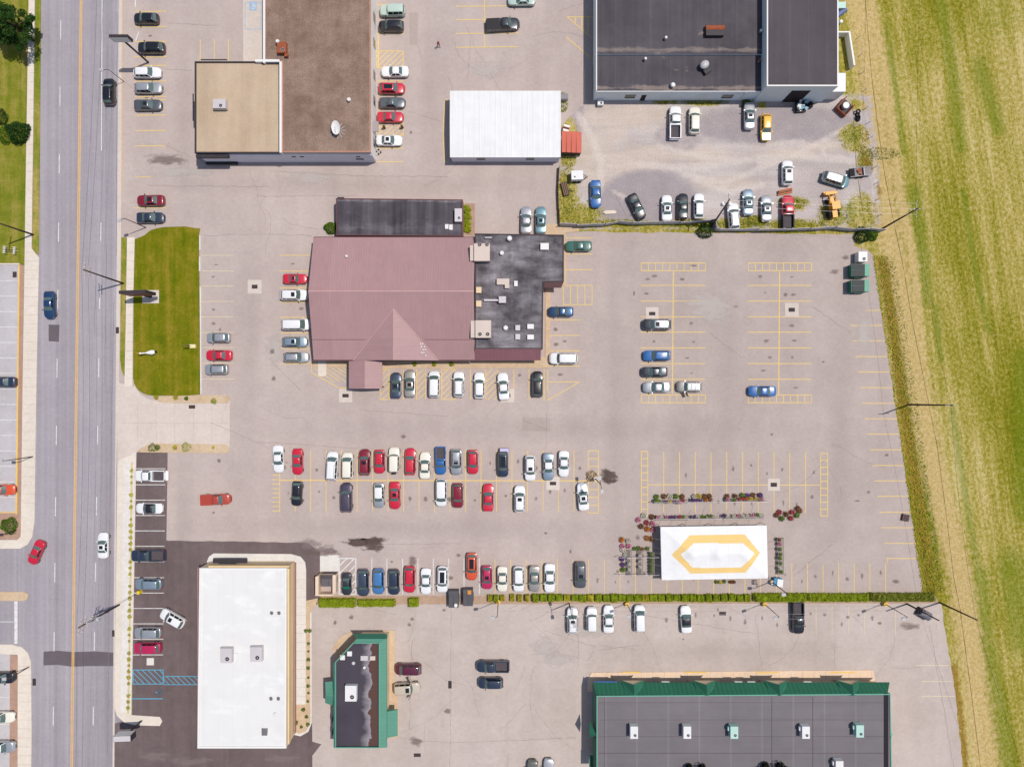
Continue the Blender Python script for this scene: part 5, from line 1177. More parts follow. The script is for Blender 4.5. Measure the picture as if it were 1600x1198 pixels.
CARS = [
 # column by the road, top left
 (228, 29, 'L', 'hatch', 'black', 'black hatchback topmost in the column of cars beside the road', dict(opt='g')),
 (236, 75, 'L', 'suv', 'black', 'black suv with dark roof beside the tall roadside sign', dict(opt='g')),
 (230, 113.5, 'R', 'wagon', 'white', 'white wagon directly below the roadside pylon sign', dict()),
 (231.5, 137.5, 'R', 'wagon', 'silver', 'silver wagon between the white wagon and the dark grey sedan by the road', dict()),
 (231, 164, 'R', 'sedan', 'grey', 'dark grey sedan with sunroof, lowest of the five cars beside the road', dict(opt='s')),
 (235, 313, 'L', 'sedan', 'darkred', 'dark red sedan with black sunroof above the lawn corner', dict(opt='g')),
 (235, 340, 'R', 'sedan', 'navy', 'black sedan just above the rounded lawn corner', dict()),
 # east of the store
 (613, 17, 'L', 'boxsuv', 'palegreen', 'pale silver boxy suv topmost along the store wall', dict(s=.98)),
 (611, 41, 'L', 'suv', 'black', 'black suv second from the top along the store wall', dict(s=.93)),
 (617, 112, 'L', 'sedan', 'white', 'white sedan below the yellow hatched bay at the store wall', dict()),
 (612, 138, 'R', 'hatch', 'red', 'red hatchback with black sunroof along the store wall', dict(opt='g', s=1.05)),
 (613, 160.5, 'R', 'sedan', 'grey', 'grey sedan between two red cars along the store wall', dict(s=.95)),
 (610, 183, 'R', 'sedan', 'red', 'plain red sedan above the lower hatched bay at the store wall', dict(s=.95)),
 (608, 219.5, 'R', 'sedan', 'white', 'white sedan with small sunroof below the lower hatched bay', dict(opt='s', s=.96)),
 (815, 0, 'L', 'sedan', 'palegreen', 'pale green sedan cut by the top edge of the photo', dict()),
 (786, 38.5, 'R', 'pickup', 'darkgrey', 'dark grey pickup with black covered bed in the top middle lot', dict(opt='c', tilt=3)),
 # gravel yard
 (1055, 191, 'U', 'pickup', 'white', 'white pickup with dark open bed at the workshop wall', dict()),
 (1085, 188, 'U', 'suv', 'cream', 'cream suv right of the white pickup in the gravel yard', dict()),
 (1171, 181, 'U', 'sedan', 'silver', 'silver sedan with sunroof near the black garage door', dict(opt='s')),
 (1197, 199, 'D', 'wagon', 'yellow', 'yellow wagon with a grey hood in the gravel yard', dict(s=.98)),
 (931, 303, 'D', 'sedan', 'blue', 'bright blue sedan parked by the small white trailer', dict()),
 (995, 323, 'D', 'sedan', 'black', 'black sedan parked askew in the gravel yard', dict(tilt=25)),
 (1042, 325, 'U', 'sedan', 'white', 'white sedan with sunroof by the fence left of a black sedan', dict(opt='s', s=.95)),
 (1067, 322.5, 'U', 'sedan', 'black', 'black sedan between two white cars along the yard fence', dict(s=.95)),
 (1092, 322, 'U', 'wagon', 'white', 'white wagon left of the yard utility pole', dict(s=.92)),
 (1230, 270, 'U', 'suv', 'white', 'white suv standing alone in the middle of the gravel yard', dict(opt='s', s=.92)),
 (1306, 280.5, 'R', 'minivan', 'teal', 'teal and silver minivan at a slant above the yellow tractor', dict(tilt=-17, s=.95, roof='silver')),
 (1146, 338, 'U', 'suv', 'white', 'white suv with roof rails against the fence right of the utility pole', dict(opt='r', tilt=5)),
 (1169, 316, 'U', 'sedan', 'bluesilver', 'silver blue sedan with sunroof left of a grey sedan in the yard', dict(opt='s', s=.96)),
 (1197.5, 325.5, 'U', 'sedan', 'silver', 'silver grey sedan left of the red pickup in the yard', dict(opt='s', s=.96)),
 (1231, 331, 'U', 'pickup', 'red', 'red pickup with black open bed in the weeds of the yard', dict()),
 # behind the restaurant
 (822, 344, 'U', 'sedan', 'silver', 'silver sedan left of the pale teal sedan behind the kitchen wing', dict()),
 (845, 344, 'U', 'sedan', 'teal', 'pale teal sedan with sunroof behind the kitchen wing', dict(opt='s')),
 (904, 384.5, 'L', 'sedan', 'green', 'dark green sedan beside the upper kitchen wing', dict(s=.95)),
 (876, 487, 'L', 'sedan', 'dkblue', 'dark blue sedan right of the kitchen wing below the gridded bay', dict(s=.92)),
 (880, 560, 'L', 'bigsuv', 'white', 'long white suv right of the kitchen mansard', dict(s=.95)),
 # left of restaurant
 (461, 435.5, 'R', 'coupe', 'red', 'bright red coupe with black roof panel left of the restaurant', dict(opt='g', s=.92)),
 (460, 461, 'R', 'suv', 'white', 'white suv with small sunroof below the red coupe', dict(opt='s', s=1.02)),
 (463, 507, 'R', 'minivan', 'white', 'plain white minivan left of the restaurant above two blue cars', dict()),
 (461, 534, 'R', 'wagon', 'bluesilver', 'light blue wagon with sunroof below the white minivan', dict(opt='s', s=.92)),
 (463, 558, 'R', 'wagon', 'silver', 'silver wagon with roof rails lowest in the row left of the restaurant', dict(opt='r', s=.92)),
 # by the lawn
 (341, 527.5, 'L', 'hatch', 'silver', 'silver hatchback above the red sedan by the lawn', dict(s=.95)),
 (342, 555, 'L', 'sedan', 'red', 'red sedan between two silver cars by the lawn', dict(s=.95)),
 (338, 577, 'L', 'suv', 'silver', 'silver suv below the red sedan by the lawn', dict(opt='r', s=.86)),
 # restaurant front
 (618.5, 602, 'U', 'sedan', 'slate', 'dark slate sedan with glass roof, leftmost in front of the restaurant', dict(opt='g', s=.94)),
 (640.5, 599, 'U', 'sedan', 'beige', 'beige sedan with sunroof right of the slate sedan', dict(opt='s', s=1.0)),
 (678.5, 600, 'U', 'minivan', 'white', 'white minivan between hatched bays in front of the restaurant', dict(s=.92)),
 (717, 600, 'U', 'suv', 'white', 'white suv with rails right of the wide hatched bay at the restaurant', dict(opt='r', s=.95)),
 (749, 602, 'U', 'wagon', 'white', 'white wagon left of the right hatched bay at the restaurant', dict(s=.96)),
 (786.5, 603.5, 'U', 'sedan', 'white', 'white sedan slightly askew over the concrete drain square', dict(tilt=4)),
 (840, 600, 'U', 'suv', 'black', 'black suv rightmost in front of the restaurant', dict(opt='r', s=.95)),
 # double row, upper
 (435, 717, 'D', 'sedan', 'white', 'white sedan at the left end of the double row', dict(tilt=3)),
 (465, 721, 'D', 'sedan', 'red', 'red sedan second from the left in the upper double row', dict(s=.95)),
 (519, 728, 'U', 'minivan', 'white', 'large white minivan left of a smaller white van in the double row', dict(tilt=-4, opt='r')),
 (543, 727.5, 'U', 'minivan', 'cream', 'off white minivan left of the dark red suv in the double row', dict(s=.92)),
 (570, 722, 'U', 'suv', 'darkred', 'dark red suv right of the off white minivan', dict(opt='s', s=.96)),
 (593, 721, 'D', 'hatch', 'red', 'red hatchback between the dark red suv and the cream suv', dict(s=.96)),
 (616, 718, 'U', 'boxsuv', 'cream', 'cream boxy suv with a spare wheel between two red cars', dict(s=.98)),
 (641, 721, 'U', 'wagon', 'red', 'red wagon right of the cream boxy suv', dict(s=.98)),
 (664, 727, 'U', 'sedan', 'cream', 'cream sedan left of the blue pickup', dict(s=.98)),
 (688.5, 720, 'D', 'smallpickup', 'blue', 'small blue pickup with grey open bed in the double row', dict(s=.95)),
 (713, 721.5, 'D', 'suv', 'silver', 'silver suv with roof rack right of the blue pickup', dict(opt='srx', s=.96)),
 (739, 721.5, 'D', 'hatch', 'red', 'red hatchback alone right of the silver suv with roof rack', dict(s=.98)),
 (786, 725, 'D', 'suv', 'navy', 'black suv with a lilac cargo box behind it', dict(opt='g', s=.95)),
 (828.5, 731.5, 'D', 'suv', 'white', 'white suv with black sunroof right of the black suv', dict(opt='s', s=.95)),
 (857, 729, 'D', 'sedan', 'bluesilver', 'silver blue sedan between two white cars in the double row', dict(roof='white')),
 (881, 724.5, 'D', 'sedan', 'white', 'white sedan at the right end of the upper double row', dict(s=.95, opt='')),
 # double row, lower
 (464, 771, 'D', 'hatch', 'black', 'black hatchback at the left of the lower double row', dict(tilt=-3)),
 (541.5, 777, 'U', 'bigsuv', 'purple', 'dark purple grey suv below the off white minivan', dict(s=.98)),
 (592, 774, 'D', 'hatch', 'silver', 'pale silver hatchback left of the red sedan in the lower double row', dict(s=1.0, roof='white')),
 (617, 774, 'D', 'sedan', 'red', 'red sedan with sunroof right of the silver hatchback', dict(opt='s')),
 (689.5, 769.5, 'D', 'minivan', 'white', 'white minivan below the small blue pickup', dict(s=.95)),
 (715.5, 774, 'D', 'suv', 'darkred', 'dark red suv right of the white minivan in the lower double row', dict(s=.92)),
 (763, 777, 'U', 'sedan', 'red', 'bright red sedan facing up alone in the lower double row', dict()),
 (812, 779, 'U', 'suv', 'white', 'white suv with tiny sunroof in the lower double row', dict(opt='s', s=.98)),
 (911, 776, 'U', 'sedan', 'white', 'white sedan with sunroof beside the yellow ladder marking and lamp post', dict(opt='s', tilt=5)),
 # bottom row
 (541.5, 912, 'D', 'sedan', 'darkgrey', 'dark car with green windscreen standing on the white hatched bay', dict(s=.82)),
 (567.5, 910, 'D', 'suv', 'slate', 'dark slate suv right of the white hatched bay', dict(s=1.0)),
 (591.5, 908, 'D', 'suv', 'midblue', 'bright blue suv in the bottom row', dict(s=.95)),
 (615.5, 909, 'D', 'suv', 'navy', 'navy suv between the bright blue suv and a red suv', dict(s=.95)),
 (640, 905, 'D', 'suv', 'red', 'red suv with roof rails right of the navy suv', dict(opt='r', s=.98)),
 (665.5, 908, 'D', 'sedan', 'white', 'white sedan right of the red suv in the bottom row', dict(s=.95)),
 (691.5, 905, 'D', 'suv', 'white', 'white suv with black glass roof above the dumpsters', dict(opt='g', s=.98)),
 (737, 885, 'D', 'wagon', 'orange', 'orange red wagon with black roof sticking out of the bottom row', dict(opt='g')),
 (761, 902, 'D', 'hatch', 'magenta', 'crimson hatchback with sunroof right of the orange wagon', dict(opt='s', s=.95)),
 (785, 904.5, 'D', 'sedan', 'cream', 'cream sedan in the bottom row left of a white suv', dict(s=.92)),
 (810.5, 904.5, 'D', 'suv', 'white', 'white suv between the cream and the beige sedans', dict(s=.95)),
 (835, 904, 'D', 'sedan', 'beige', 'beige grey sedan left of the long white sedan', dict(s=.95)),
 (859, 903, 'D', 'sedan', 'white', 'long white sedan at the right of the close bottom row', dict(s=1.05)),
 (907, 898, 'D', 'suv', 'grey', 'dark grey suv with sunroof alone near the end of the bottom row', dict(opt='s', s=.98)),
 # far lot
 (1026, 507, 'L', 'suv', 'darkgrey', 'dark grey suv with pale roof and sunroof beside the drain square', dict(opt='s', s=1.05, roof='silver')),
 (1026.5, 555.5, 'L', 'wagon', 'blue', 'bright blue wagon in the half empty lot', dict(s=1.0)),
 (1022.5, 581, 'L', 'sedan', 'darkgrey', 'dark grey sedan below the bright blue wagon', dict(s=.95)),
 (1026, 605, 'L', 'sedan', 'silver', 'silver sedan above the yellow ladder marking', dict()),
 (1077, 604, 'L', 'suv', 'beige', 'silver and black suv with roof rack and an open door right of the centre line', dict(opt='rx', s=.92, roof='white')),
 (1191, 611, 'L', 'sedan', 'blue', 'dark blue sedan alone beside the right ladder marking', dict()),
 # lower lot
 (894.5, 969, 'U', 'suv', 'white', 'white suv with roof bars under the twin lamp post', dict(opt='srx', s=.96)),
 (924.5, 966.5, 'U', 'boxsuv', 'white', 'small white boxy suv right of the suv under the twin lamp', dict(s=.92)),
 (951, 967, 'U', 'sedan', 'white', 'white sedan left of the lamp post in the lower lot', dict()),
 (999.5, 966, 'U', 'minivan', 'white', 'white minivan right of the lamp post in the lower lot', dict(s=.92)),
 (1072, 967.5, 'U', 'sedan', 'white', 'white sedan with black roof in the lower lot', dict(roof='black', tilt=3)),
 (1247, 965.5, 'D', 'pickup', 'black', 'black pickup backed against the long hedge', dict(s=.95)),
 (769.5, 1040.5, 'L', 'pickup', 'navy', 'dark navy pickup above a black suv in the lower lot', dict(s=.98)),
 (766.5, 1066.5, 'L', 'suv', 'navy', 'black suv below the navy pickup', dict(s=.93)),
 (637.5, 1045, 'L', 'minivan', 'maroon', 'maroon minivan beside the green trimmed shop', dict(s=.92)),
 (636, 1074.5, 'R', 'boxsuv', 'tan', 'tan suv with both doors open beside the green trimmed shop', dict(opt='s', s=1.02, tilt=3)),
 # new lot
 (234, 743, 'L', 'pickup', 'white', 'white pickup with lowered tailgate topmost in the new dark bays', dict(s=.93)),
 (233, 794, 'L', 'sedan', 'white', 'white sedan with black roof in the new dark bays', dict(roof='black', s=.98)),
 (230.5, 867.5, 'L', 'pickup', 'navy', 'black pickup in the new dark bays', dict(s=1.02)),
 (232, 912, 'L', 'suv', 'bluesilver', 'silver blue suv beside the yellow guy wire guard', dict(s=.98)),
 (269.5, 965.5, 'L', 'suv', 'white', 'white suv backing out at a slant in the new dark lot', dict(tilt=-29, opt='s', s=.98)),
 (231, 988, 'L', 'suv', 'silver', 'silver suv above the crimson suv in the new dark bays', dict(s=1.0)),
 (230, 1012, 'L', 'suv', 'magenta', 'crimson suv above the pale drain cover in the new dark bays', dict(s=1.02)),
 # road and the west
 (170.5, 143, 'U', 'suv', 'black', 'black suv driving up the right lane of the road', dict(opt='g', s=.98)),
 (77, 476.5, 'D', 'sedan', 'dkblue', 'dark blue sedan driving down the left lane of the road', dict()),
 (161, 852, 'U', 'sedan', 'white', 'white sedan driving up the road below the driveway', dict(s=.94, opt='s')),
 (56.5, 863, 'D', 'sedan', 'red', 'red sedan turning into the side street', dict(tilt=-24, s=.92)),
 (337.5, 780, 'R', 'pickup', 'brick', 'brick red pickup with red covered bed driving through the lot', dict(opt='c', s=.90, tilt=2)),
 (3, 596.5, 'L', 'sedan', 'navy', 'dark navy sedan at the left photo edge above the red one', dict()),
 (2, 765, 'R', 'sedan', 'orange', 'orange red sedan at the left photo edge', dict()),
 (2, 1058, 'R', 'suv', 'black', 'black suv at the lower left photo edge', dict()),
 (1, 1120, 'R', 'wagon', 'cream', 'off white wagon at the lower left photo edge', dict()),
 (2, 1166, 'R', 'suv', 'silver', 'silver white suv lowest at the left photo edge', dict(roof='white')),
 (832.5, 1207, 'U', 'suv', 'olive', 'dark olive suv cut by the bottom edge of the photo', dict(s=.95)),
 (857.5, 1206, 'U', 'sedan', 'silver', 'silver grey sedan cut by the bottom edge of the photo', dict(s=.98)),
]
CARO = {}
for x, y, h, kind, cl, lb, kw in CARS: CARO[lb] = car(x, y, h, kind, cl, lb, **kw)
def find(s): return next(o for l_, o in CARO.items() if s in l_)
def mark(o): o['extra'] = 1; return o
# particular details
o = find('grey hood'); g = MB(); L_ = TYPES['wagon']['L']; g.box(L_/2-.27*L_+.02, L_/2-.12, -.70, .70, .93, 1.005); h_ = mark(g.build('hood', carpaint('silver'), o)); h_['label'] = 'grey replacement hood'
o = find('spare wheel'); q = mark(link('spare_wheel', KITS['boxsuv']['wheel'], o)); q.location = (-2.25-.16, 0, .95); q.rotation_euler = (0, 0, R(90))
o = find('lowered tailgate'); g = MB(); g.box(-2.88-.52, -2.88+.0, -.85, .85, .58, .64); mark(g.build('tailgate', carpaint('white'), o))
for lb, sides in (('both doors open', (1, -1)), ('an open door', (1,))):
    o = find(lb); k_ = 'tan' if 'both' in lb else 'beige'
    for sd in sides:
        g = MB(); g.box(-.95, 0, -.035, .035, .38, 1.05); g.box(-.95, -.06, -.025, .025, 1.05, 1.6, 1); d_ = mark(g.build('door', [carpaint(k_), TINT], o)); d_.location = (.75 if sd > 0 else .7, sd*.93, 0); d_.rotation_euler = (0, 0, R(-62*sd))
o = find('green windscreen')
for c in o.children:
    if c.name.startswith('windshield'): place(c, (lambda b_: b_.out(col(30, 130, 104), .3, .4))(NB('green_sunshade')))
o = find('red covered bed')
for c in o.children:
    if c.name.startswith('bed_cover'): place(c, carpaint('brick'))
p = P(788, 704, .8); r = empty('cargo_box', (p.x, p.y, .0), 0, 'lilac cargo box on a hitch rack behind the black suv', 'cargo box'); g = MB(); g.box(-.75, .75, -.4, .4, .55, 1.0); g.build('box', simple('lilac', (206, 200, 236), .5), r); g = MB(); g.box(-.8, .8, -.45, .45, .48, .54); g.box(-.04, .04, -.8, -.3, .40, .47); g.build('rack', DARKMETAL, r)

o = find('black open bed')
for c in o.children:
    if c.name.split('.')[0] == 'bed': place(c, TRIM)
# ---------------------------------------------------------------- foliage
def leaf_mat(name, cols, rough=.8):
    b = NB(name); g = b.n('NewGeometry')
    c = b.ramp(g.outputs['Random Per Island'], [(i/(len(cols)-1), col(*c)) for i, c in enumerate(cols)])
    n = b.noise(g.outputs['Position'], 1.1, 3, .6)
    return b.out(b.gain(c, b.mr(n, .3, .7, .75, 1.25)), rough, .15)
L_DARK = leaf_mat('dark_leaves', [(26, 52, 16), (40, 72, 22), (58, 92, 30), (34, 62, 20)])
L_BLACK = leaf_mat('very_dark_leaves', [(20, 26, 16), (30, 34, 22), (24, 30, 20), (38, 42, 28)])
L_SHRUB = leaf_mat('shrub_leaves', [(60, 92, 14), (84, 116, 22), (104, 132, 30), (70, 100, 18)])
L_HEDGE = leaf_mat('hedge_leaves', [(118, 142, 16), (150, 168, 30), (176, 184, 48), (128, 150, 22), (160, 160, 30)])
L_HEDGEY = leaf_mat('yellowing_hedge_leaves', [(170, 172, 26), (198, 190, 44), (160, 150, 30), (206, 190, 80)])
L_WEED = leaf_mat('weed_leaves', [(156, 168, 34), (190, 174, 60), (206, 166, 72), (128, 154, 26), (148, 166, 34), (184, 158, 56)])
L_WEEDG = leaf_mat('green_weed_leaves', [(104, 126, 14), (130, 144, 28), (164, 158, 60), (84, 108, 14), (190, 172, 100)])
BARK = simple('bark', (104, 84, 70), .9, .1, var=.15)
def leaf_quads(mb, n, fn, s0, s1, rnd, flat=.5, m=0):
    for _ in range(n):
        c = fn(); s = rnd.uniform(s0, s1)
        nrm = Vector((rnd.gauss(0, flat), rnd.gauss(0, flat), 1)).normalized(); u = nrm.orthogonal().normalized()
        u = Matrix.Rotation(rnd.uniform(0, 6.28), 3, nrm) @ u; v = nrm.cross(u)*.6
        c = Vector(c); mb.face([c-u*s, c+v*s*.7, c+u*s, c-v*s*.7], m)
def tree(px, py, rad, h, label, name='tree', cat='tree', mat=None, n=5200, trunk_r=.28, clumps=34, z_world=None, leaf=(.10, .26), group=None):
    rnd = random.Random(int(px*7+py)); c = P(px, py, h*.7) if z_world is None else Vector(z_world)
    r = empty(name, (c.x, c.y, 0), 0, label, cat, group)
    t = MB(); t.tube([(0, 0, -.05), (.05, .04, h*.25), (0, .1, h*.5), (.1, 0, h*.8)], trunk_r, 8, 0, trunk_r*.3)
    for i in range(7):
        a = rnd.uniform(0, 6.28); z0 = h*rnd.uniform(.25, .6); t.tube([(0, 0, z0), (math.cos(a)*rad*.35, math.sin(a)*rad*.35, z0+h*.14), (math.cos(a)*rad*.72, math.sin(a)*rad*.72, z0+h*.22)], trunk_r*.4, 5, 0, .02)
    t.build('trunk', BARK, r, smooth=True)
    cls = []
    for i in range(clumps):
        a = rnd.uniform(0, 6.28); q = math.sqrt(rnd.random())*.86; zz = h*.95-(h*.62)*q*q*rnd.uniform(.6, 1.1)
        if rnd.random() < .35: zz = h*rnd.uniform(.35, .6)
        cls.append((math.cos(a)*q*rad, math.sin(a)*q*rad, zz, rad*rnd.uniform(.16, .30)))
    def pt():
        cx, cy, cz, cr = rnd.choice(cls)
        while True:
            d = Vector((rnd.uniform(-1, 1), rnd.uniform(-1, 1), rnd.uniform(-1, 1)))
            if .25 < d.length < 1: break
        return (cx+d.x*cr, cy+d.y*cr, cz+d.z*cr*.75)
    g = MB(); leaf_quads(g, n, pt, leaf[0], leaf[1], rnd, .6); g.build('crown', mat or L_DARK, r, fix=False)
    return r
tree(14, 36, 3.7, 8.5, 'large dark leafy tree at the top left corner of the photo', n=6500)
tree(-22, 20, 3.4, 8, 'dark leafy tree cut by the left photo edge', n=4000)
tree(0, 0, 2.9, 8.6, 'left of two dark tree tops reaching over the plaza roof at the bottom edge', z_world=(30.8, -65.2, 0), n=3200, mat=L_BLACK)
tree(0, 0, 3.3, 8.6, 'right of two dark tree tops reaching over the plaza roof at the bottom edge', z_world=(43.6, -65.2, 0), n=3400, mat=L_BLACK)
def shrub(px, py, rad, h, label, mat=None, n=1500, name='shrub', cat='shrub', group=None, leaf=(.06, .15), sq=0.0):
    rnd = random.Random(int(px*13+py*3)); c = P(px, py, h*.8); r = empty(name, (c.x, c.y, 0), 0, label, cat, group)
    t = MB(); t.tube([(0, 0, -.02), (0, 0, h*.5)], .05, 5, 0, .02); t.build('stem', BARK, r)
    ph = [rnd.uniform(0, 6.28) for _ in range(4)]
    def pt():
        a = rnd.uniform(0, 6.28); b_ = math.asin(rnd.random()); k = rnd.uniform(.78, 1.04)*(1+.10*math.sin(3*a+ph[0])+.08*math.sin(5*a+ph[1]+3*b_))
        return (rad*k*math.cos(a)*math.cos(b_), rad*k*math.sin(a)*math.cos(b_), .1+(h-.1)*k*math.sin(b_))
    g = MB(); leaf_quads(g, n, pt, leaf[0], leaf[1], rnd, .8); g.build('foliage', mat or L_SHRUB, r, fix=False)
    return r
shrub(21, 203, 1.9, 2.2, 'round dark green clipped shrub on the lawn by the west sidewalk', L_DARK, 2600, leaf=(.08, .2))
shrub(-6, 180, 1.3, 1.6, 'small dark shrub cut by the left photo edge', L_DARK, 1300)
shrub(3, 208, 1.5, 1.5, 'low green shrub left of the round clipped shrub', L_SHRUB, 1500)
shrub(10, 822, 1.4, 1.3, 'bright green spiky shrub in the mulch bed by the side street', L_SHRUB, 1500)
shrub(515, 355, 1.05, 1.2, 'green shrub at the corner of the dark north extension', L_SHRUB, 1300)
shrub(1352, 366, 1.4, 1.6, 'dark bush under the corner utility pole', L_DARK, 1400); shrub(1366, 367, .9, 1.0, 'small bright bush right of the dark bush at the corner pole', L_SHRUB, 900)
shrub(1103, 360, 1.3, 1.3, 'dark bush at the foot of the yard utility pole', L_DARK, 1200)
shrub(1168, 162, .9, .7, 'small weed bush at the workshop wall right of the silver sedan', L_SHRUB, 700)
for i, (x, y) in enumerate(((729, 326), (730, 337), (729, 348), (730, 357))): shrub(x, y, .7, .8, 'low green bush in the narrow strip between north extension and kitchen wing', L_HEDGE, 600, group='bushes in the narrow kitchen strip')
for x, lb in ((647.5, 'left of three small round shrubs along the restaurant front'), (678, 'middle of three small round shrubs along the restaurant front'), (705.5, 'right of three small round shrubs along the restaurant front')): shrub(x, 569, .38, .5, lb, L_HEDGE, 380, leaf=(.04, .09))
for x, y, rd, m_, lb in ((236, 699.5, .75, L_SHRUB, 'mint green groundcover bush in the south driveway island'), (245, 699, .5, L_SHRUB, 'dark green shrub in the south driveway island'), (272.5, 699, .42, L_HEDGEY, 'yellow green ball shrub in the south driveway island'), (289, 699, .85, L_HEDGE, 'spreading pale shrub in the middle of the south driveway island'),
                          (333, 699, .22, L_HEDGEY, 'tiny yellow plant at the right of the south driveway island'), (243, 620.5, .4, L_HEDGEY, 'brownish shrub at the left of the north driveway island'), (273.5, 621, .42, L_HEDGEY, 'ochre shrub in the middle of the north driveway island'), (290.5, 622.5, .35, L_SHRUB, 'green shrub right of the ochre one in the north driveway island'), (333, 626.5, .5, L_HEDGE, 'low green plant at the right of the north driveway island')):
    shrub(x, y, rd, rd*1.1, lb, m_, 420, leaf=(.04, .09))
PT = None
for i in range(40):   # little plants in the roadside strip
    y = 735+i*9.5; t = (y-722)/393
    if i % 11 in (3, 7): continue
    x = 206-t*5.8
    if PT is None: PT = shrub(x, y, .30, .3, 'small round plant in the strip between sidewalk and new bays', L_HEDGEY, 120, name='strip_plant', cat='plant', group='plants in the roadside strip', leaf=(.04, .10)); o = PT
    else: o = copy_tree(PT); c = P(x, y, .2); o.location = (c.x, c.y, .1); k_ = random.uniform(.6, 1.25); o.scale = (k_, k_, 1); o.rotation_euler.z = random.uniform(0, 6)
PT.location.z = .1
PB = None
for x, y in ((482, 1005), (482, 1017), (482, 1030), (481.5, 1043), (482, 1058), (481.5, 1071), (482, 1082), (481, 1095), (474, 1108), (479, 1119), (463, 1128), (471, 1135), (481, 1131), (484, 985), (478, 985)):
    if PB is None: PB = o = shrub(x, y, .26, .3, 'small plant in the gravel bed between white roof store and green shop', L_SHRUB, 120, name='bed_plant', cat='plant', group='plants in the gravel bed', leaf=(.04, .10))
    else: o = copy_tree(PB); c = P(x, y, .2); k_ = random.uniform(.7, 1.3); o.scale = (k_, k_, 1); o.rotation_euler.z = random.uniform(0, 6); o.location = (c.x, c.y, .11)
PB.location.z = .11
# hedges: each clipped block a plant of its own
def hedge_mesh(lx, ly, h, mat, n, seed):
    rnd = random.Random(seed); g = MB()
    def pt():
        f = rnd.random(); x, y, z = rnd.uniform(-1, 1), rnd.uniform(-1, 1), rnd.random()
        if f < .6: z = rnd.uniform(.86, 1.05)
        elif f < .8: x = rnd.choice((-1, 1))*rnd.uniform(.86, 1.04)
        else: y = rnd.choice((-1, 1))*rnd.uniform(.86, 1.04)
        k_ = 1-.12*max(abs(x), abs(y))**3*max(0, z-.4)
        nz = mnoise.noise((x*lx*.9+seed, y*.8, .3)); nx_ = mnoise.noise((x*lx*1.7, seed*3.1, 2.0))
        return (x*lx/2*k_, y*ly/2*k_*(1+.14*nx_), .05+z*(h-.05)*(1-.10*max(abs(x), abs(y))**4)*(1+.28*nz))
    g.box(-lx*.40, lx*.40, -ly*.40, ly*.40, 0, h*.82)
    leaf_quads(g, n, pt, .06, .15, rnd, .9)
    return g.me('hedge_foliage', [mat], fix=False)
HV = [hedge_mesh(1.28, 1.2, 1.0, L_HEDGE, 620, 1), hedge_mesh(1.2, 1.15, .95, L_HEDGEY, 560, 2), hedge_mesh(1.3, 1.25, 1.05, L_HEDGE, 620, 3)]
hx = [765.5, 775, 785, 800.5, 812, 824] + [837+12.3*i for i in range(28)]
for i, x in enumerate(hx):
    y_ = 935+.0*i; c = P(x, y_, .9); v = 1 if i in (0, 2, 3, 4, 5, 10, 13, 20) else (0 if i % 2 else 2)
    o = link('hedge_shrub', HV[v], None); o.location = (c.x, c.y, -.004); o.rotation_euler.z = random.choice((0, math.pi)); k_ = .62 if i < 6 else random.uniform(.86, .98); o.scale = (k_*random.uniform(.93, 1.04), random.uniform(.82, 1.08), random.uniform(.75, 1.15)); o.location.y += random.uniform(-.07, .07); o.rotation_euler.z += random.uniform(-.08, .08)
    tag(o, 'clipped square shrub in the dotted hedge row, turning yellow' if v == 1 else 'clipped square green shrub in the dotted hedge row between the two lots', 'shrub', 'clipped shrubs of the dotted hedge')
for x0, x1, y, h, w_, m_, lb in ((497, 554, 943, 1.3, 1.5, L_HEDGE, 'bright green hedge below the dumpster enclosure'), (558, 616, 943, 1.1, 1.15, L_HEDGE, 'bright green hedge below the navy and blue suvs'), (638, 653.5, 942, 1.1, 1.5, L_HEDGE, 'single square green bush left of the dumpsters'),
                          (1180, 1262, 934.5, 1.1, 1.4, L_HEDGE, 'first stretch of the long continuous hedge right of the dotted row'), (1262, 1360, 934.5, 1.1, 1.35, L_HEDGE, 'middle stretch of the long continuous hedge'), (1360, 1464, 934, 1.1, 1.4, L_WEEDG, 'ragged end of the long hedge by the field')):
    a_, b_ = P(x0, y, h), P(x1, y, h); me_ = hedge_mesh(b_.x-a_.x, w_, h, m_, int((b_.x-a_.x)*420), int(x0))
    o = link('hedge', me_, None); o.location = ((a_.x+b_.x)/2, a_.y, 0); tag(o, lb, 'hedge')
# weeds: ground cover nobody could count
def weeds(name, n, fn, s0, s1, mat, seed):
    rnd = random.Random(seed); g = MB(); leaf_quads(g, n, lambda: fn(rnd), s0, s1, rnd, .55); return tag(g.build(name, mat, None, fix=False), kind='stuff')
edge = [(1364, 400), (1383, 520), (1400, 630), (1418, 760), (1432, 860), (1442, 925)]
def along(rnd, pl, wd0, wd1, zmax=.5):
    i = rnd.randrange(len(pl)-1); t = rnd.random(); x = pl[i][0]+(pl[i+1][0]-pl[i][0])*t; y = pl[i][1]+(pl[i+1][1]-pl[i][1])*t
    c = P(x+rnd.uniform(wd0, wd1), y); return (c.x, c.y, abs(rnd.gauss(0, zmax*.4)))
weeds('verge_weeds', 5200, lambda r_: along(r_, edge, -1.5, 22, .35), .05, .17, L_WEED, 1)
weeds('verge_weeds', 3400, lambda r_: along(r_, [(x+22, y) for x, y in edge], -14, 12, .5), .05, .18, L_WEEDG, 2)
yb = ((888, 240, 12, 28), (886, 300, 14, 40), (905, 335, 38, 16), (960, 348, 60, 5), (1080, 350, 55, 6), (1150, 352, 34, 7), (1240, 350, 50, 7), (1300, 335, 24, 20), (1345, 335, 24, 30), (1335, 215, 24, 22), (1352, 250, 12, 22), (1100, 160, 40, 3.5), (1180, 345, 20, 8), (880, 160, 8, 16), (1240, 318, 20, 10), (1375, 240, 30, 10))
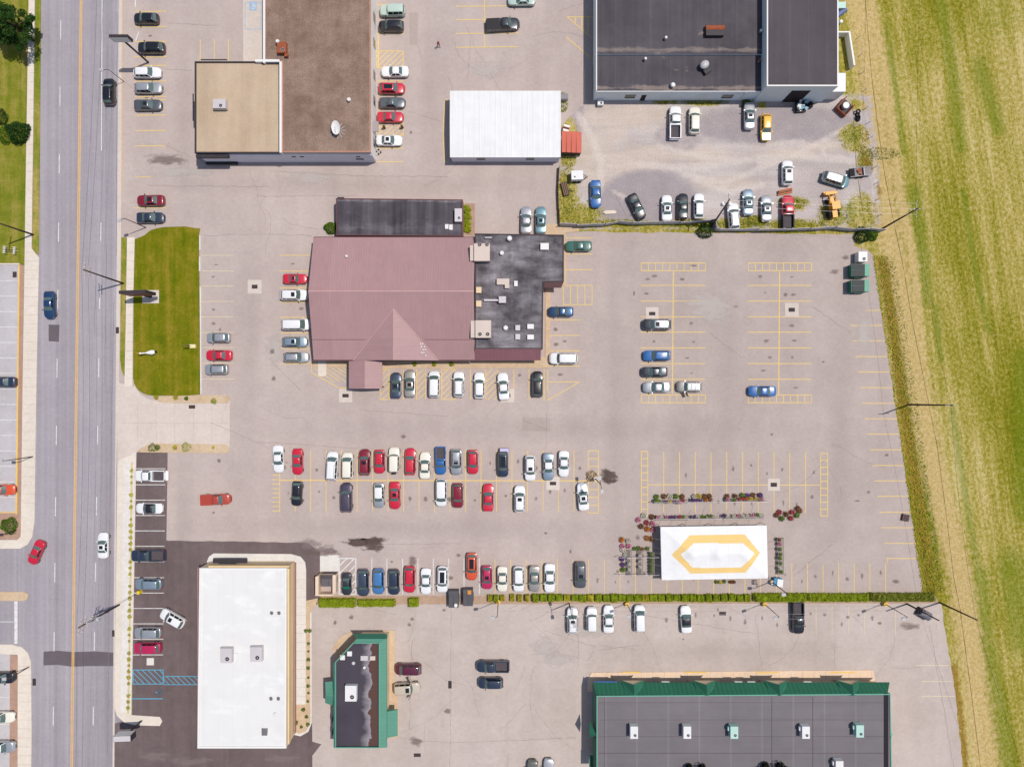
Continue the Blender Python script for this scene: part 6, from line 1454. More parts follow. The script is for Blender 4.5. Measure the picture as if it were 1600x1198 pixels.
def yardpt(r_):
    x, y, a, b_ = r_.choice(yb); q = math.sqrt(r_.random()); t = r_.uniform(0, 6.28); c = P(x+a*q*math.cos(t), y+b_*q*math.sin(t)); return (c.x, c.y, abs(r_.gauss(0, .14)))
weeds('yard_weeds', 6500, yardpt, .05, .16, L_WEEDG, 3)
weeds('bed_litter', 1800, lambda r_: along(r_, [(750, 928), (1100, 928), (1455, 927)], -8, 8, .1), .04, .09, L_WEED, 5)
# ---------------------------------------------------------------- poles, lamps, wires
def upole(px, py, h, label, lean=(0, 0), arms=((.6, 2.4, 0),), extras=True, r=.16, mat=None):
    c = P(px, py); o = empty('utility_pole', (c.x, c.y, 0), 0, label, 'utility pole')
    top = Vector((lean[0], lean[1], h)); g = MB(); g.tube([(0, 0, -.3), top], r, 10, 0, r*.66); g.build('pole', mat or POLE, o, smooth=True)
    for dz, ln, az in arms:
        q = top*((h-dz)/h); d = Vector((math.cos(R(az)), math.sin(R(az)), 0))*ln/2
        g = MB(); g.tube([q-d, q+d], .07, 4); ao = g.build('crossarm', POLE_L, o)
        g = MB()
        for t in (-.95, -.45, .45, .95): g.cyl(tuple((q+d*t)[:2]), .06, q.z+.06, q.z+.24, 6)
        g.build('insulators', CAP_WHITE, ao)
    return o, Vector((c.x, c.y, 0))+top
uw, tw = upole(193, 443, 11.2, 'dark utility pole on the verge beside the lawn, leaning over the road in view', (0, .55), ((.5, 2.4, 92), (1.6, 1.6, 92)))
uw2, tw2 = upole(52.5, 367, 11.0, 'utility pole on the narrow west verge above the cut sidewalk corner', (0, .2), ((.6, 2.4, 80),))
us, ts = upole(187, 944, 11.4, 'busy utility pole with crossarms and transformers by the new bays', (0, 0), ((.5, 2.6, 75), (1.6, 2.6, 75), (3.2, 1.8, 60)))
for dz, sx_ in ((4.0, .5), (4.0, -.5)):
    g = MB(); g.cyl((sx_, -.1), .26, 11.4-dz-1.0, 11.4-dz, 12); g.build('transformer', STEEL, us)
g = MB(); g.tube([(0, 0, 9.5), (1.6, 1.0, 9.8), (2.6, 1.1, 9.6)], .05, 5); g.box(-.3, .3, -.12, .12, 9.5, 9.65, rot=.4); g.build('lamp_arm', STEEL, us)
ur, tr_ = upole(1376, 359, 10.6, 'utility pole at the upper right corner of the far lot with white crossarm', (0.2, 1.0), ((.4, 2.6, 88), (.42, 2.0, 5)))
ur2, tr2 = upole(1420, 632, 11.8, 'slim utility pole in the weeds beside the far lot', (0.1, .25), ((.5, 1.8, 4),))
ur3, tr3 = upole(1468, 941, 9.8, 'utility pole at the end of the long hedge by the field', (0, .3), ())
ur4, tr4 = upole(1417, 943, 9.0, 'utility pole behind the ragged hedge end near the dark grill box', (0, .2), ())
uy, ty = upole(1111, 356, 10.2, 'utility pole at the fence step with pale crossarm and transformers', (.0, 2.2), ((.4, 2.4, 88), (1.2, 1.6, 10)))
g = MB(); g.cyl((-.55, 1.9), .3, 8.0, 9.1, 12); g.cyl((.5, 1.9), .3, 8.0, 9.1, 12); g.build('transformer', CAP_WHITE, uy)
def wire(p0, p1, sag, label, r=.018, mat=None, group=None, n=14):
    p0, p1 = Vector(p0), Vector(p1); pts = [p0.lerp(p1, i/n)-Vector((0, 0, sag*4*(i/n)*(1-i/n))) for i in range(n+1)]
    g = MB(); g.tube(pts, r, 4, 0); return tag(g.build('power_line', mat or CABLE, None), label, 'wire', group)
for dx in (-.5, .5):
    for a_, b_ in ((tw, ts), (ts, Vector((ts.x-2.0, -95, 11))), (tw, Vector((tw.x+3.0, 90, 11)))):
        wire(a_+Vector((dx, 0, -.35)), b_+Vector((dx, 0, -.35)), .9, 'dark power line strung along the road between utility poles', .014, None, 'power lines along the road')
for dy in (-.9, 0, .9): wire(ty+Vector((0, dy, -.25)), tr_+Vector((0, dy, -.25)), .5, 'bright wire crossing the gravel yard between its two utility poles', .014, CABLE_W, 'bright wires over the yard')
for a_, b_, lb in ((tr_, tr2, 'thin wire between the corner pole and the slim pole by the far lot'), (tr2, tr3, 'thin wire between the slim pole and the hedge end pole'), (tr_, Vector((66, 95, 11)), 'thin wire from the corner pole up along the field track'), (tr3, Vector((93, -95, 10)), 'thin wire from the hedge end pole down along the field track')):
    wire(a_+Vector((0, 0, -.4)), b_+Vector((0, 0, -.4)), .8, lb, .018)
for dy in (0, .8): wire(tr4+Vector((0, dy, -.3)), Vector((X(870, 8), tr4.y+dy-.4, 8.0)), .6, 'pale wire strung across the lower lot along its hedge', .014, CABLE_W, 'pale wires across the lower lot')
wire(us.location+Vector((0, 0, 8.5)), P(217, 925, .1), 0, 'guy wire from the busy pole to its yellow guard', .025)
def guard(px, py, lb):
    c = P(px, py, .6); o = empty('guy_guard', (c.x, c.y, 0), 0, lb, 'guard'); g = MB(); g.cyl((0, 0), .38, 0, .9, 14, .3); g.build('sleeve', simple('signal_yellow', (246, 214, 20), .5), o); g = MB(); g.tube([(0, 0, .9), (-.25, -.12, 1.2)], .05, 5); g.build('rod', STEEL, o)
guard(217, 925, 'bright yellow guard at the foot of the guy wire in the new bays')
def lamp(px, py, h, label, heads=((1.1, 180),), base=None, r=.09, mat=None, headmat=None):
    c = P(px, py); o = empty('lamp_post', (c.x, c.y, 0), 0, label, 'lamp post')
    g = MB(); g.tube([(0, 0, -.1), (0, 0, h)], r, 8, 0, r*.7); g.build('pole', mat or POLE, o, smooth=True)
    if base: g = MB(); g.cyl((0, 0), .38, -.02, .75, 14); g.build('base', simple(base, (244, 196, 96) if base == 'yellow_base' else (220, 206, 190)), o)
    for ln, az in heads:
        d = Vector((math.cos(R(az)), math.sin(R(az)), 0)); g = MB(); g.tube([(0, 0, h-.12), d*ln*.5+Vector((0, 0, h+.02)), d*ln+Vector((0, 0, h+.02))], .05, 5); ar = g.build('arm', mat or POLE, o)
        g = MB(); g.box(ln-.05, ln+.62, -.24, .24, h-.08, h+.10, rot=R(az), c=(0, 0)); g.build('lamp_head', headmat or STEEL, ar)
    return o
lamp(228, 355.5, 6.6, 'slim lamp post at the rounded top corner of the lawn', ((.6, 200),))
lamp(778.5, 938.5, 8.2, 'lamp post on a yellow base at the left end of the dotted hedge', ((.4, 190),), 'yellow_base', .07)
lamp(979, 942, 6.2, 'lamp post on a yellow base between two white cars in the lower lot', ((.4, 200),), 'yellow_base', .07)
lamp(1193, 942, 7.0, 'lamp post at the start of the continuous hedge', ((.4, 200),), 'yellow_base', .07)
lamp(1381, 942, 7.2, 'lamp post on a yellow base by the faint bay lines of the lower lot', ((.4, 200),), 'yellow_base', .07)
lamp(889, 942, 7.8, 'twin headed lamp post leaning over a white suv in view', ((.9, 100), (.9, -80)), None, .11)
lamp(930, 747, 7.6, 'twin headed lamp post on a pale base at the right end of the double row', ((.8, 100), (.8, -80)), 'pale_base', .09)
lamp(1205, 908, 7.5, 'lamp post with a ring base at the lower right tent corner', ((.5, 180),), 'pale_base', .09)
lamp(52, 713, 6.4, 'street lamp by the west mulch strip', ((.6, 180),)); lamp(46, 1041, 5.0, 'street lamp on the south west sidewalk', ((.4, 180),)); lamp(26, 828, 5.0, 'lamp post in the mulch bed beside the side street', ((.4, 180),))
lamp(194, 128, 4.6, 'thin lamp post by the road gutter left of the silver wagon', ((.9, 180),), None, .06)
# ---------------------------------------------------------------- signs
def pylon(px, py, h, w_, d_, hh, az, label, face, pole_r=.16, polemat=None):
    c = P(px, py); o = empty('pylon_sign', (c.x, c.y, 0), R(az), label, 'sign')
    g = MB(); g.tube([(0, 0, -.1), (0, 0, h-hh+.05)], pole_r, 10); g.build('pole', polemat or DARKMETAL, o, smooth=True)
    g = MB(); g.box(-w_/2, w_/2, -d_/2, d_/2, h-hh, h); s_ = g.build('cabinet', DARKMETAL, o)
    g = MB()
    for sy_ in (-1, 1): g.box(-w_/2+.08, w_/2-.08, min(sy_*(d_/2+.004), sy_*(d_/2+.03)), max(sy_*(d_/2+.004), sy_*(d_/2+.03)), h-hh+.08, h-.08)
    g.build('sign_face', face, s_)
    g = MB(); g.box(-w_/2+.05, w_/2-.05, -d_/2+.05, d_/2-.05, h+.002, h+.03); g.build('top_panel', HVAC if 'grey topped' in label else DARKMETAL, s_)
    return o
pylon(232, 98, 9.2, 3.0, .5, 1.6, 0, 'tall dark roadside pylon sign over the cars top left', CAP_WHITE)
pylon(236, 463, 6.0, 4.4, .5, 3.4, 2, 'long edge on monument sign on a concrete pad in the lawn', simple('maroon_face', (150, 92, 92), .6), .3, POLE)
mb = MB(); mb.prism(PP([(223, 453.5), (249, 453.5), (249, 474), (223, 474)]), 0, .14); tag(mb.build('sign_pad', CONC, None), 'square concrete pad under the lawn monument sign', 'pad')
pylon(222, 1125, 6.2, 2.9, 1.0, 1.6, 2, 'grey topped pylon sign at the lower end of the roadside pavement', CAP_WHITE, .14)
# lawn ornaments
c = P(303, 541); o = empty('yard_sign', (c.x, c.y, .12), 0, 'small dark yard sign on a cream block near the lawn kerb', 'sign')
g = MB(); g.box(-.55, .45, -.32, .32, 0, .35); g.build('base', simple('cream_block', (246, 230, 180)), o); g = MB(); g.tube([(-.35, 0, .36), (-.35, 0, 2.6)], .05, 6); g.build('post', DARKMETAL, o); g = MB(); g.box(-.8, .1, -.05, .05, 1.9, 2.7); g.build('panel', simple('brown_panel', (130, 104, 88)), o)
c = P(239, 551); o = empty('lawn_statue', (c.x, c.y, .12), R(8), 'white goose like statue with orange beak standing on the lawn', 'statue')
g = MB(); g.loft([[(x, yy*w_, z0+zz*h_) for yy, zz in [(math.cos(2*math.pi*j/12), math.sin(2*math.pi*j/12)) for j in range(12)]] for x, w_, z0, h_ in ((.8, .16, .75, .10), (.6, .34, .7, .26), (.15, .44, .65, .34), (-.25, .32, .72, .3), (-.7, .10, 1.0, .14), (-1.15, .12, 1.5, .12), (-1.25, .2, 1.7, .17), (-1.4, .12, 1.75, .12))]); g.build('body', CAP_WHITE, o, smooth=True)
g = MB(); g.loft([[(-1.44+dx, .12*k_*math.cos(2*math.pi*j/8)+dy, 1.8+.1*k_*math.sin(2*math.pi*j/8)) for j in range(8)] for dx, dy, k_ in ((0, 0, 1), (-.5, .18, .25))]); g.build('beak', simple('beak_orange', (236, 150, 60)), o)
g = MB(); g.box(.85, 1.15, -.12, .2, .8, .95); g.build('tail', BLACK, o); g = MB(); g.tube([(.1, .2, 0), (.1, .2, .5)], .06, 6); g.tube([(.1, -.2, 0), (.1, -.2, .5)], .06, 6); g.build('legs', simple('beak_orange', (236, 150, 60)), o)
o = empty('gate_rack', tuple(P(20, 392)), R(-4), 'white rail rack standing on the west lawn', 'rack')
for sx_ in (-.85, .85):
    g = MB()
    for yy in (-.55, -.2, .2, .55): g.tube([(sx_-.3, yy, .9), (sx_+.3, yy, .9)], .05, 5)
    g.tube([(sx_, -.55, .9), (sx_, .55, .9)], .06, 5); g.tube([(sx_, 0, 0), (sx_, 0, .9)], .06, 5); g.build('end_frame', CAP_WHITE, o)
g = MB(); g.tube([(-.85, 0, .8), (.85, 0, .8)], .07, 6); g.build('bar', DARKMETAL, o)
# ---------------------------------------------------------------- drains
GRATE = simple('iron_grate', (112, 92, 86), .8, .3, var=.2, scale=5)
def drain(px, py, sz, gw, gh, label, pad=CONC, z=.018):
    c = P(px, py); o = empty('storm_drain', (c.x, c.y, 0), 0, label, 'drain')
    if sz: g = MB(); g.box(-sz/2, sz/2, -sz/2, sz/2, -.1, z+.01); g.build('concrete_apron', pad, o)
    g = MB(); z0 = z+.012 if sz else z
    g.box(-gw/2, gw/2, -gh/2, gh/2, -.05, z0)
    n = max(3, int(gw/.16))
    for i in range(n): xx = -gw/2+gw*(i+.5)/n; g.box(xx-.03, xx+.03, -gh/2+.04, gh/2-.04, z0+.002, z0+.02, 1)
    g.build('grate', [BLACK, GRATE], o); return o
for a in ((398, 448, 2.4, 1.0, .7, 'square concrete drain left of the restaurant lot'), (540, 618, 2.3, 1.1, .6, 'concrete drain below the restaurant porch'), (1237, 484, 2.4, 1.1, .7, 'pale concrete drain in the right empty bays'), (1019, 490, 2.2, 1.1, .6, 'concrete drain above the dark grey suv'),
          (1209, 757, 2.1, 1.1, .7, 'concrete drain on the yellow line above the flower tent'), (864, 755, 2.3, 1.1, .6, 'concrete drain below the silver blue sedan'), (793, 618, 2.3, 1.0, .6, 'concrete drain under the askew white sedan')): drain(*a)
for a in ((300, 635.5, 0, 1.1, .6, 'dark grate in the pale driveway apron'), (652, 1179, 0, 1.2, .6, 'dark grate near the bottom edge of the lower lot'), (1129, 958, 0, 1.2, .6, 'dark grate in the lower lot under the hedge'), (183.5, 516, 0, .55, 1.1, 'brown gutter grate beside the lawn verge'), (177, 989, 0, .45, 1.1, 'red brown gutter grate beside the busy pole'),
          (23, 429, 0, .7, 1.0, 'rust grate in the corner of the west lot'), (53.5, 1065, 0, .6, 1.2, 'brown gutter grate on the west side of the road'), (703, 1069, 0, .6, 1.3, 'narrow brown grate between the maroon minivan and the black suv')): drain(*a)
c = P(235, 1033); g = MB(); g.box(c.x-.62, c.x+.62, c.y-.62, c.y+.62, 0, .05); tag(g.build('drain_cover', WHITEWALK, None), 'pale square drain cover below the crimson suv', 'cover')
# ---------------------------------------------------------------- fence, yard things
def fence(pl, h, label, mat, name='fence'):
    o = empty(name, (0, 0, 0), 0, label, 'fence'); g = MB(); gp = MB()
    for (x0, y0), (x1, y1) in zip(pl[:-1], pl[1:]):
        a_, b_ = P(x0, y0), P(x1, y1); L_ = (b_-a_).length; n = max(1, round(L_/2.4)); d = (b_-a_).normalized(); nn = Vector((-d.y, d.x, 0))
        for i in range(n+1):
            q = a_.lerp(b_, i/n); gp.cyl((q.x, q.y), .06, -.1, h+.10, 6)
        for i in range(n):
            q0, q1 = a_.lerp(b_, i/n), a_.lerp(b_, (i+1)/n); w0 = nn*random.uniform(-.08, .08)
            g.add([q0+nn*.03, q1+nn*.03, q1+nn*.03+w0+Vector((0, 0, h+random.uniform(-.05, .05))), q0+nn*.03+w0+Vector((0, 0, h)), q0-nn*.03, q1-nn*.03, q1-nn*.03+w0+Vector((0, 0, h)), q0-nn*.03+w0+Vector((0, 0, h))], [[0, 1, 2, 3], [4, 7, 6, 5], [3, 2, 6, 7], [0, 3, 7, 4], [1, 5, 6, 2]])
    g.build('panels', mat, o); gp.build('posts', STEEL, o); return o
FEN = simple('grey_fence', (214, 208, 212), .8, var=.1, scale=2)
fence([(874, 353), (900, 354), (944, 353), (965, 349), (985, 351), (1060, 350), (1108, 347), (1113, 346), (1115, 358), (1120, 361), (1180, 361), (1260, 360), (1300, 358), (1330, 361), (1376, 362)], 1.75, 'grey slatted fence between the gravel yard and the far lot', FEN)
fence([(874, 262), (872, 300), (874, 353)], 1.0, 'weathered post fence on the left side of the gravel yard', WOOD)
o = empty('wire_fence', (0, 0, 0), 0, 'thin wire fence on posts between yard and field', 'fence'); gp = MB(); gw = MB()
wf = [(1340, 60), (1352, 170), (1366, 262), (1376, 362)]
for q0, q1 in zip(wf[:-1], wf[1:]):
    a_, b_ = P(*q0), P(*q1); n = 4
    for i in range(n): q = a_.lerp(b_, i/n); gp.cyl((q.x, q.y), .05, -.1, 1.2, 6)
    for z_ in (.4, .8, 1.15): gw.tube([a_+Vector((0, 0, z_)), b_+Vector((0, 0, z_))], .012, 3)
gp.build('posts', STEEL, o); gw.build('wires', STEEL, o)
def boxthing(name, cat, label, px, py, w_, d_, h, mat, az=0, parts=(), z0=0.0, body='body'):
    c = P(px, py, z0+h); o = empty(name, (c.x, c.y, z0), R(az), label, cat); g = MB(); g.box(-w_/2, w_/2, -d_/2, d_/2, .0 if name != 'trailer' else .35, h); g.build(body, mat, o)
    for nm, m_, fn in parts: g = MB(); fn(g); g.build(nm, m_, o)
    return o
WHEELS = lambda w_, d_, r_=.3: (lambda g: [g.loft([[(xx+rr*math.cos(2*math.pi*j/12), yy+sy*.1, r_+rr*math.sin(2*math.pi*j/12)) for j in range(12)] for sy, rr in ((-1, r_), (1, r_))]) for xx in (-w_*.2, w_*.2) for yy in (-d_/2-.05, d_/2+.05)])
boxthing('trailer', 'trailer', 'small white box trailer on the grass beside the bright blue sedan', 902, 273.5, 2.0, 1.55, 1.7, HVAC_W, 2, (('wheels', TYRE, WHEELS(2, 1.5)), ('tow_bar', DARKMETAL, lambda g: (g.tube([(1.0, .5, .45), (1.9, 0, .45)], .06, 5), g.tube([(1.0, -.5, .45), (1.9, 0, .45)], .06, 5))), ('roof_hatch', DARKMETAL, lambda g: g.box(-.55, -.3, -.4, -.2, 1.702, 1.75))))
boxthing('wood_pile', 'pile', 'dark weathered flat trailer tipped on the grass below the white trailer', 883, 295, 1.0, 2.4, .5, DARKMETAL, 14, (('boards', WOOD, lambda g: [g.box(-.45+i*.3, -.3+i*.3, -1.15, 1.15, .505, .58) for i in range(3)]), ('tow_bar', DARKMETAL, lambda g: g.tube([(.5, -.3, .3), (1.4, -.7, .3)], .06, 5))))
# red lean-to
c = P(892, 229); o = empty('lean_to', (c.x, c.y, 0), 0, 'coral red sheet roofed lean to against the white shed', 'shed')
g = MB(); g.add([(-1.75, 1.75, 2.5), (-1.75, -1.75, 2.3), (1.65, -1.75, 1.9), (1.65, 1.75, 2.1), (-1.75, 1.75, 2.42), (-1.75, -1.75, 2.22), (1.65, -1.75, 1.82), (1.65, 1.75, 2.02)], [[0, 1, 2, 3], [7, 6, 5, 4], [0, 4, 5, 1], [2, 6, 7, 3], [1, 5, 6, 2], [0, 3, 7, 4]])
for xx in (-.9, -.05, .8): g.box(xx-.04, xx+.04, -1.74, 1.74, 2.2-.1*xx, 2.31-.12*xx)
g.build('roof', RED, o); g = MB()
for xx in (-1.6, 1.5):
    for yy in (-1.6, 1.6): g.box(xx-.06, xx+.06, yy-.06, yy+.06, 0, 1.9)
g.build('posts', WOOD, o); g = MB(); g.box(-1.6, 1.5, -1.70, -1.64, .2, 1.85); g.build('side_panel', DARKMETAL, o)
hatchbox(882, 150.5, 1.3, .9, 0, 1.2, 'grey bin beside the white shed near the workshop corner', simple('grey_bin', (150, 144, 148)), 'storage_bin', 'bin')
c = P(884.5, 202, 1.0); o = empty('striped_barrier', (c.x, c.y, 0), R(75), 'dark red and white striped barrier beside the white shed', 'barrier'); 
for i in range(4): g = MB(); g.box(-.75+i*.38, -.75+(i+1)*.38-.004, -.5, .5, .1, 1.0); g.build('stripe', simple('barrier_red', (128, 36, 44)) if i % 2 == 0 else CAP_WHITE, o)
hvac(938.5, 159, 1.0, 1.1, 0, .9, 'small ac unit standing on the ground at the workshop corner', HVAC_W, 1)
boxthing('canoe', 'boat', 'cream upturned boat hull lying in the yard weeds', 953, 331.5, 1.6, .6, .25, simple('cream_hull', (236, 220, 200)), 2, (('bow', simple('cream_hull', (236, 220, 200)), lambda g: (g.prism([(.8, -.3), (1.2, 0), (.8, .3)], 0, .23), g.prism([(-.8, -.3), (-1.2, 0), (-.8, .3)], 0, .23))),))
c = P(1228, 299, .6); o = empty('plank_stack', (c.x, c.y, 0), R(12), 'orange planks lying in front of the red pickup', 'planks'); 
for i, yy in enumerate((-.25, .05, .3)): g = MB(); g.box(-1.35+.1*i, 1.2, yy-.12, yy+.12, .0, .35+.12*i); g.build('plank', simple('orange_plank', (206, 116, 74), var=.2) if i != 1 else WOOD, o)
# tractor
c = P(1302, 322, 1.2); o = empty('tractor_loader', (c.x, c.y, 0), R(98), 'yellow loader tractor with raised front bucket at the yard edge', 'tractor')
YP = simple('machine_yellow', (244, 170, 34), .45, .4, var=.08)
g = MB(); g.box(-2.0, -.7, -.42, .42, .6, 1.5); g.box(-.7, .6, -.55, .55, .6, 1.3); g.box(.6, 1.6, -.3, .3, .6, 1.2); g.build('body', YP, o)
g = MB(); g.box(-.75, .55, -.68, .68, 2.2, 2.3); g.build('canopy', YP, o); g = MB()
for xx in (-.65, .45):
    for yy in (-.6, .6): g.tube([(xx, yy, 1.2), (xx, yy, 2.2)], .04, 5)
g.build('canopy_posts', DARKMETAL, o)
for sy_, off in ((-.5, 0), (.5, .12)): g = MB(); g.tube([(.2, sy_, 1.2), (1.6, sy_, 1.5), (2.3, sy_+off, .9)], .13, 6); g.build('loader_arm', YP, o)
g = MB(); g.add([(2.1, -1.0, .3), (2.1, 1.0, .3), (2.15, 1.0, 1.15), (2.15, -1.0, 1.15), (2.8, -1.0, .25), (2.8, 1.0, .25)], [[0, 1, 2, 3], [0, 4, 5, 1], [0, 3, 4], [1, 5, 2]]); g.box(2.05, 2.5, -1.0, 1.0, 1.0, 1.2); g.build('bucket', YP, o)
for xx, yy, rr in ((-1.2, .75, .7), (-1.2, -.75, .7), (1.1, .6, .42), (1.1, -.6, .42)):
    g = MB(); g.loft([[(xx+r2*math.cos(2*math.pi*j/18), yy+dy, rr+r2*math.sin(2*math.pi*j/18)) for j in range(18)] for dy, r2 in ((-.18, rr*.8), (-.14, rr), (.14, rr), (.18, rr*.8))]); g.build('wheel', TYRE, o)
# grey utility trailer and scrap by the fence
c = P(1345, 268.5, .8); o = empty('utility_trailer', (c.x, c.y, 0), R(6), 'grey flat trailer with scrap on it at the wire fence', 'trailer')
g = MB(); g.box(-1.0, 1.9, -.75, .75, .5, .7); g.box(-1.9, -1.0, -.75, .75, .5, .68, 1); g.build('deck', [simple('grey_deck', (150, 142, 142)), BLACK], o); g = MB(); g.box(.4, .5, -.75, .75, .72, 1.1); g.box(-1.9, 1.9, .7, .75, .72, .95); g.box(-1.9, 1.9, -.75, -.7, .72, .95); g.build('rails', STEEL, o)
g = MB(); g.box(-.6, .1, -.1, .5, .705, .95, rot=.4); g.box(-.3, .2, -.55, -.3, .705, .9, rot=-.3); g.build('scrap_load', RUST, o); g = MB(); WHEELS(2, 1.5)(g); g.build('wheels', TYRE, o)
c = P(1256, 164, 1.0); o = empty('scrap_heap', (c.x, c.y, 0), R(4), 'heap of white and pale blue scrap metal at the workshop corner', 'scrap heap'); rr = random.Random(4)
g = MB(); g.box(-1.1, .5, -1.0, .9, 0, .6); g.build('crate', DARKMETAL, o)
for m_, n_, nm in ((simple('scrap_blue', (150, 190, 206)), 8, 'blue_sheet'), (CAP_WHITE, 9, 'white_sheet'), (BLACK, 6, 'dark_scrap')):
    for i in range(n_):
        x_, y_ = (rr.uniform(-.9, .6), rr.uniform(-.8, .7)) if nm != 'dark_scrap' else (rr.uniform(.6, 1.8), rr.uniform(-.4, .9)); g = MB(); z_ = rr.uniform(.6, .95) if nm != 'dark_scrap' else 0
        g.box(x_-rr.uniform(.15, .4), x_+rr.uniform(.15, .4), y_-.12, y_+rr.uniform(.1, .3), z_, z_+rr.uniform(.15, .5), rot=rr.uniform(0, 3)); g.build(nm, m_, o)
c = P(1322, 166, .9); o = empty('open_crate', (c.x, c.y, 0), R(48), 'dark open steel frame crate with a pale drum beside the field', 'crate')
g = MB(); g.box(-1.2, 1.2, -1.0, 1.0, .05, .25); g.build('floor', DARKMETAL, o); g = MB(); g.box(-1.25, 1.25, .95, 1.1, 0, 1.1); g.box(-1.25, 1.25, -1.1, -.95, 0, .9); g.box(-1.3, -1.2, -1.0, 1.0, 0, 1.0); g.build('sides', RUST, o); g = MB(); g.cyl((.1, .1), .55, .26, 1.0, 14); g.build('drum', CAP_WHITE, o)
c = P(1338, 178, .6); o = empty('tyre_pile', (c.x, c.y, 0), 0, 'jumble of dark tyres and branches at the yard corner', 'tyre pile')
for i in range(5):
    x_, y_ = rr.uniform(-.6, .6), rr.uniform(-.8, .8); g = MB(); n = 14
    g.loft([[(x_+r_*math.cos(2*math.pi*j/n), y_+r_*math.sin(2*math.pi*j/n), .02+.22*(i % 3)+zz) for j in range(n)] for r_, zz in ((.2, 0), (.38, 0), (.42, .1), (.38, .2), (.2, .2), (.2, 0))], 0, False); g.build('tyre', TYRE, o)
c = P(1317, 17, 1.3); o = empty('blue_drum_tank', (c.x, c.y, 0), R(35), 'long dark blue tank beside the tall workshop wing', 'tank')
g = MB(); n = 16; g.loft([[(x_, .45*math.cos(2*math.pi*j/n), .7+.45*math.sin(2*math.pi*j/n)) for j in range(n)] for x_ in (-1.2, .9)]); g.build('shell', simple('tank_blue', (104, 120, 160), .5), o, angle=40); g = MB(); g.box(-.9, -.7, -.4, .4, 0, .3); g.box(.4, .6, -.4, .4, 0, .3); g.build('saddle', DARKMETAL, o)
hatchbox(1316, 8, 1.3, 1.1, 0, 1.3, 'pale mint box beside the blue tank', HVAC_G, 'storage_box', 'box'); vent(1315, 33, 0, .8, .35, 'small white drum below the blue tank')
# bushy thicket in the yard corner belongs to the weeds
# ---------------------------------------------------------------- dumpsters, generator, enclosure
GRN = simple('dumpster_green', (44, 120, 96), .5, .4, var=.08); GRNL = simple('dumpster_lid', (96, 168, 142), .5, .3, var=.06)
def dumpster(px, py, w_, d_, h, az, label, body, lid, lidside=True):
    c = P(px, py, h); o = empty('dumpster', (c.x, c.y, 0), R(az), label, 'dumpster')
    g = MB(); g.add([(-w_/2+.15, -d_/2, 0.12), (w_/2, -d_/2, .12), (w_/2, d_/2, .12), (-w_/2+.15, d_/2, .12), (-w_/2, -d_/2, h-.1), (w_/2, -d_/2, h), (w_/2, d_/2, h), (-w_/2, d_/2, h-.1)], [[0, 1, 5, 4], [1, 2, 6, 5], [2, 3, 7, 6], [3, 0, 4, 7], [3, 2, 1, 0], [4, 5, 6, 7]]); g.build('bin', body, o)
    for s_ in (-1, 1):
        g = MB(); y0, y1 = sorted((s_*.03, s_*(d_/2-.03))); g.add([(-w_/2+.1, y0, h-.06), (w_/2-.85, y0, h+.02), (w_/2-.85, y1, h+.02), (-w_/2+.1, y1, h-.06), (-w_/2+.1, y0, h-.02), (w_/2-.85, y0, h+.07), (w_/2-.85, y1, h+.07), (-w_/2+.1, y1, h-.02)], [[4, 5, 6, 7], [0, 1, 5, 4], [1, 2, 6, 5], [2, 3, 7, 6], [3, 0, 4, 7]]); g.build('lid', lid, o)
    g = MB(); g.box(w_/2-.83, w_/2-.02, -d_/2+.02, d_/2-.02, h+.004, h+.05); g.build('back_panel', GRNL if body is GRN else body, o)
    g = MB(); g.box(-w_/4, w_/4, -d_/2-.14, -d_/2-.01, h*.45, h*.6); g.box(-w_/4, w_/4, d_/2+.01, d_/2+.14, h*.45, h*.6); g.build('lift_pocket', body, o)
    return o
dumpster(1345, 422, 3.0, 2.1, 1.8, 0, 'upper of two green dumpsters at the right edge of the far lot', GRN, simple('lid_dark', (50, 56, 58), .6)); dumpster(1344.5, 446.5, 3.0, 2.0, 1.8, 0, 'lower of two green dumpsters at the right edge of the far lot', GRN, simple('lid_dark', (50, 56, 58), .6))
DG = simple('dumpster_grey', (92, 90, 94), .6, .3, var=.1)
dumpster(708.5, 936, 2.9, 1.7, 1.5, 90, 'grey dumpster carrying a white bag, left of the pair under the bottom row', DG, DG); dumpster(731, 933.5, 2.9, 1.65, 1.5, 90, 'grey dumpster carrying an orange panel, right of the pair under the bottom row', DG, DG)
c = P(712, 945, 1.6); g = MB(); g.ball((c.x, c.y, 1.75), .33, (1, 1.1, .7), 12, 7); tag(g.build('rubbish_bag', CAP_WHITE, None, smooth=True), 'white rubbish bag on the left grey dumpster', 'bag')
c = P(733.5, 925, 1.55); g = MB(); g.box(c.x-.3, c.x+.3, c.y-.35, c.y+.35, 1.575, 1.60); tag(g.build('orange_panel', simple('sticker_orange', (226, 150, 60)), None), 'orange panel on the right grey dumpster', 'panel')
hvac(1348.5, 401, 1.5, 1.7, 0, 1.6, 'white machine with black round fan above the green dumpsters', HVAC_W, 1)
c = P(513, 908); o = empty('dumpster_enclosure', (c.x, c.y, 0), 0, 'tan walled open enclosure with chamfered corner around a dark container', 'enclosure')
g = MB()
for q in ([(-1.75, -1.95), (1.2, -1.95), (1.75, -1.5), (1.75, -1.35), (1.15, -1.7), (-1.75, -1.7)], [(-1.75, -1.69), (-1.2, -1.69), (-1.2, 1.5), (-1.75, 1.3)], [(1.2, -1.6), (1.75, -1.34), (1.75, 1.6), (1.2, 1.6)]): g.prism(q, 0, 1.8)
g.build('wall', simple('enclosure_wall', (240, 214, 188), .8), o); g = MB(); g.box(-1.18, 1.18, 1.62, 1.70, .1, 1.6); g.build('gate', simple('gate_tan', (196, 168, 140), .7), o)
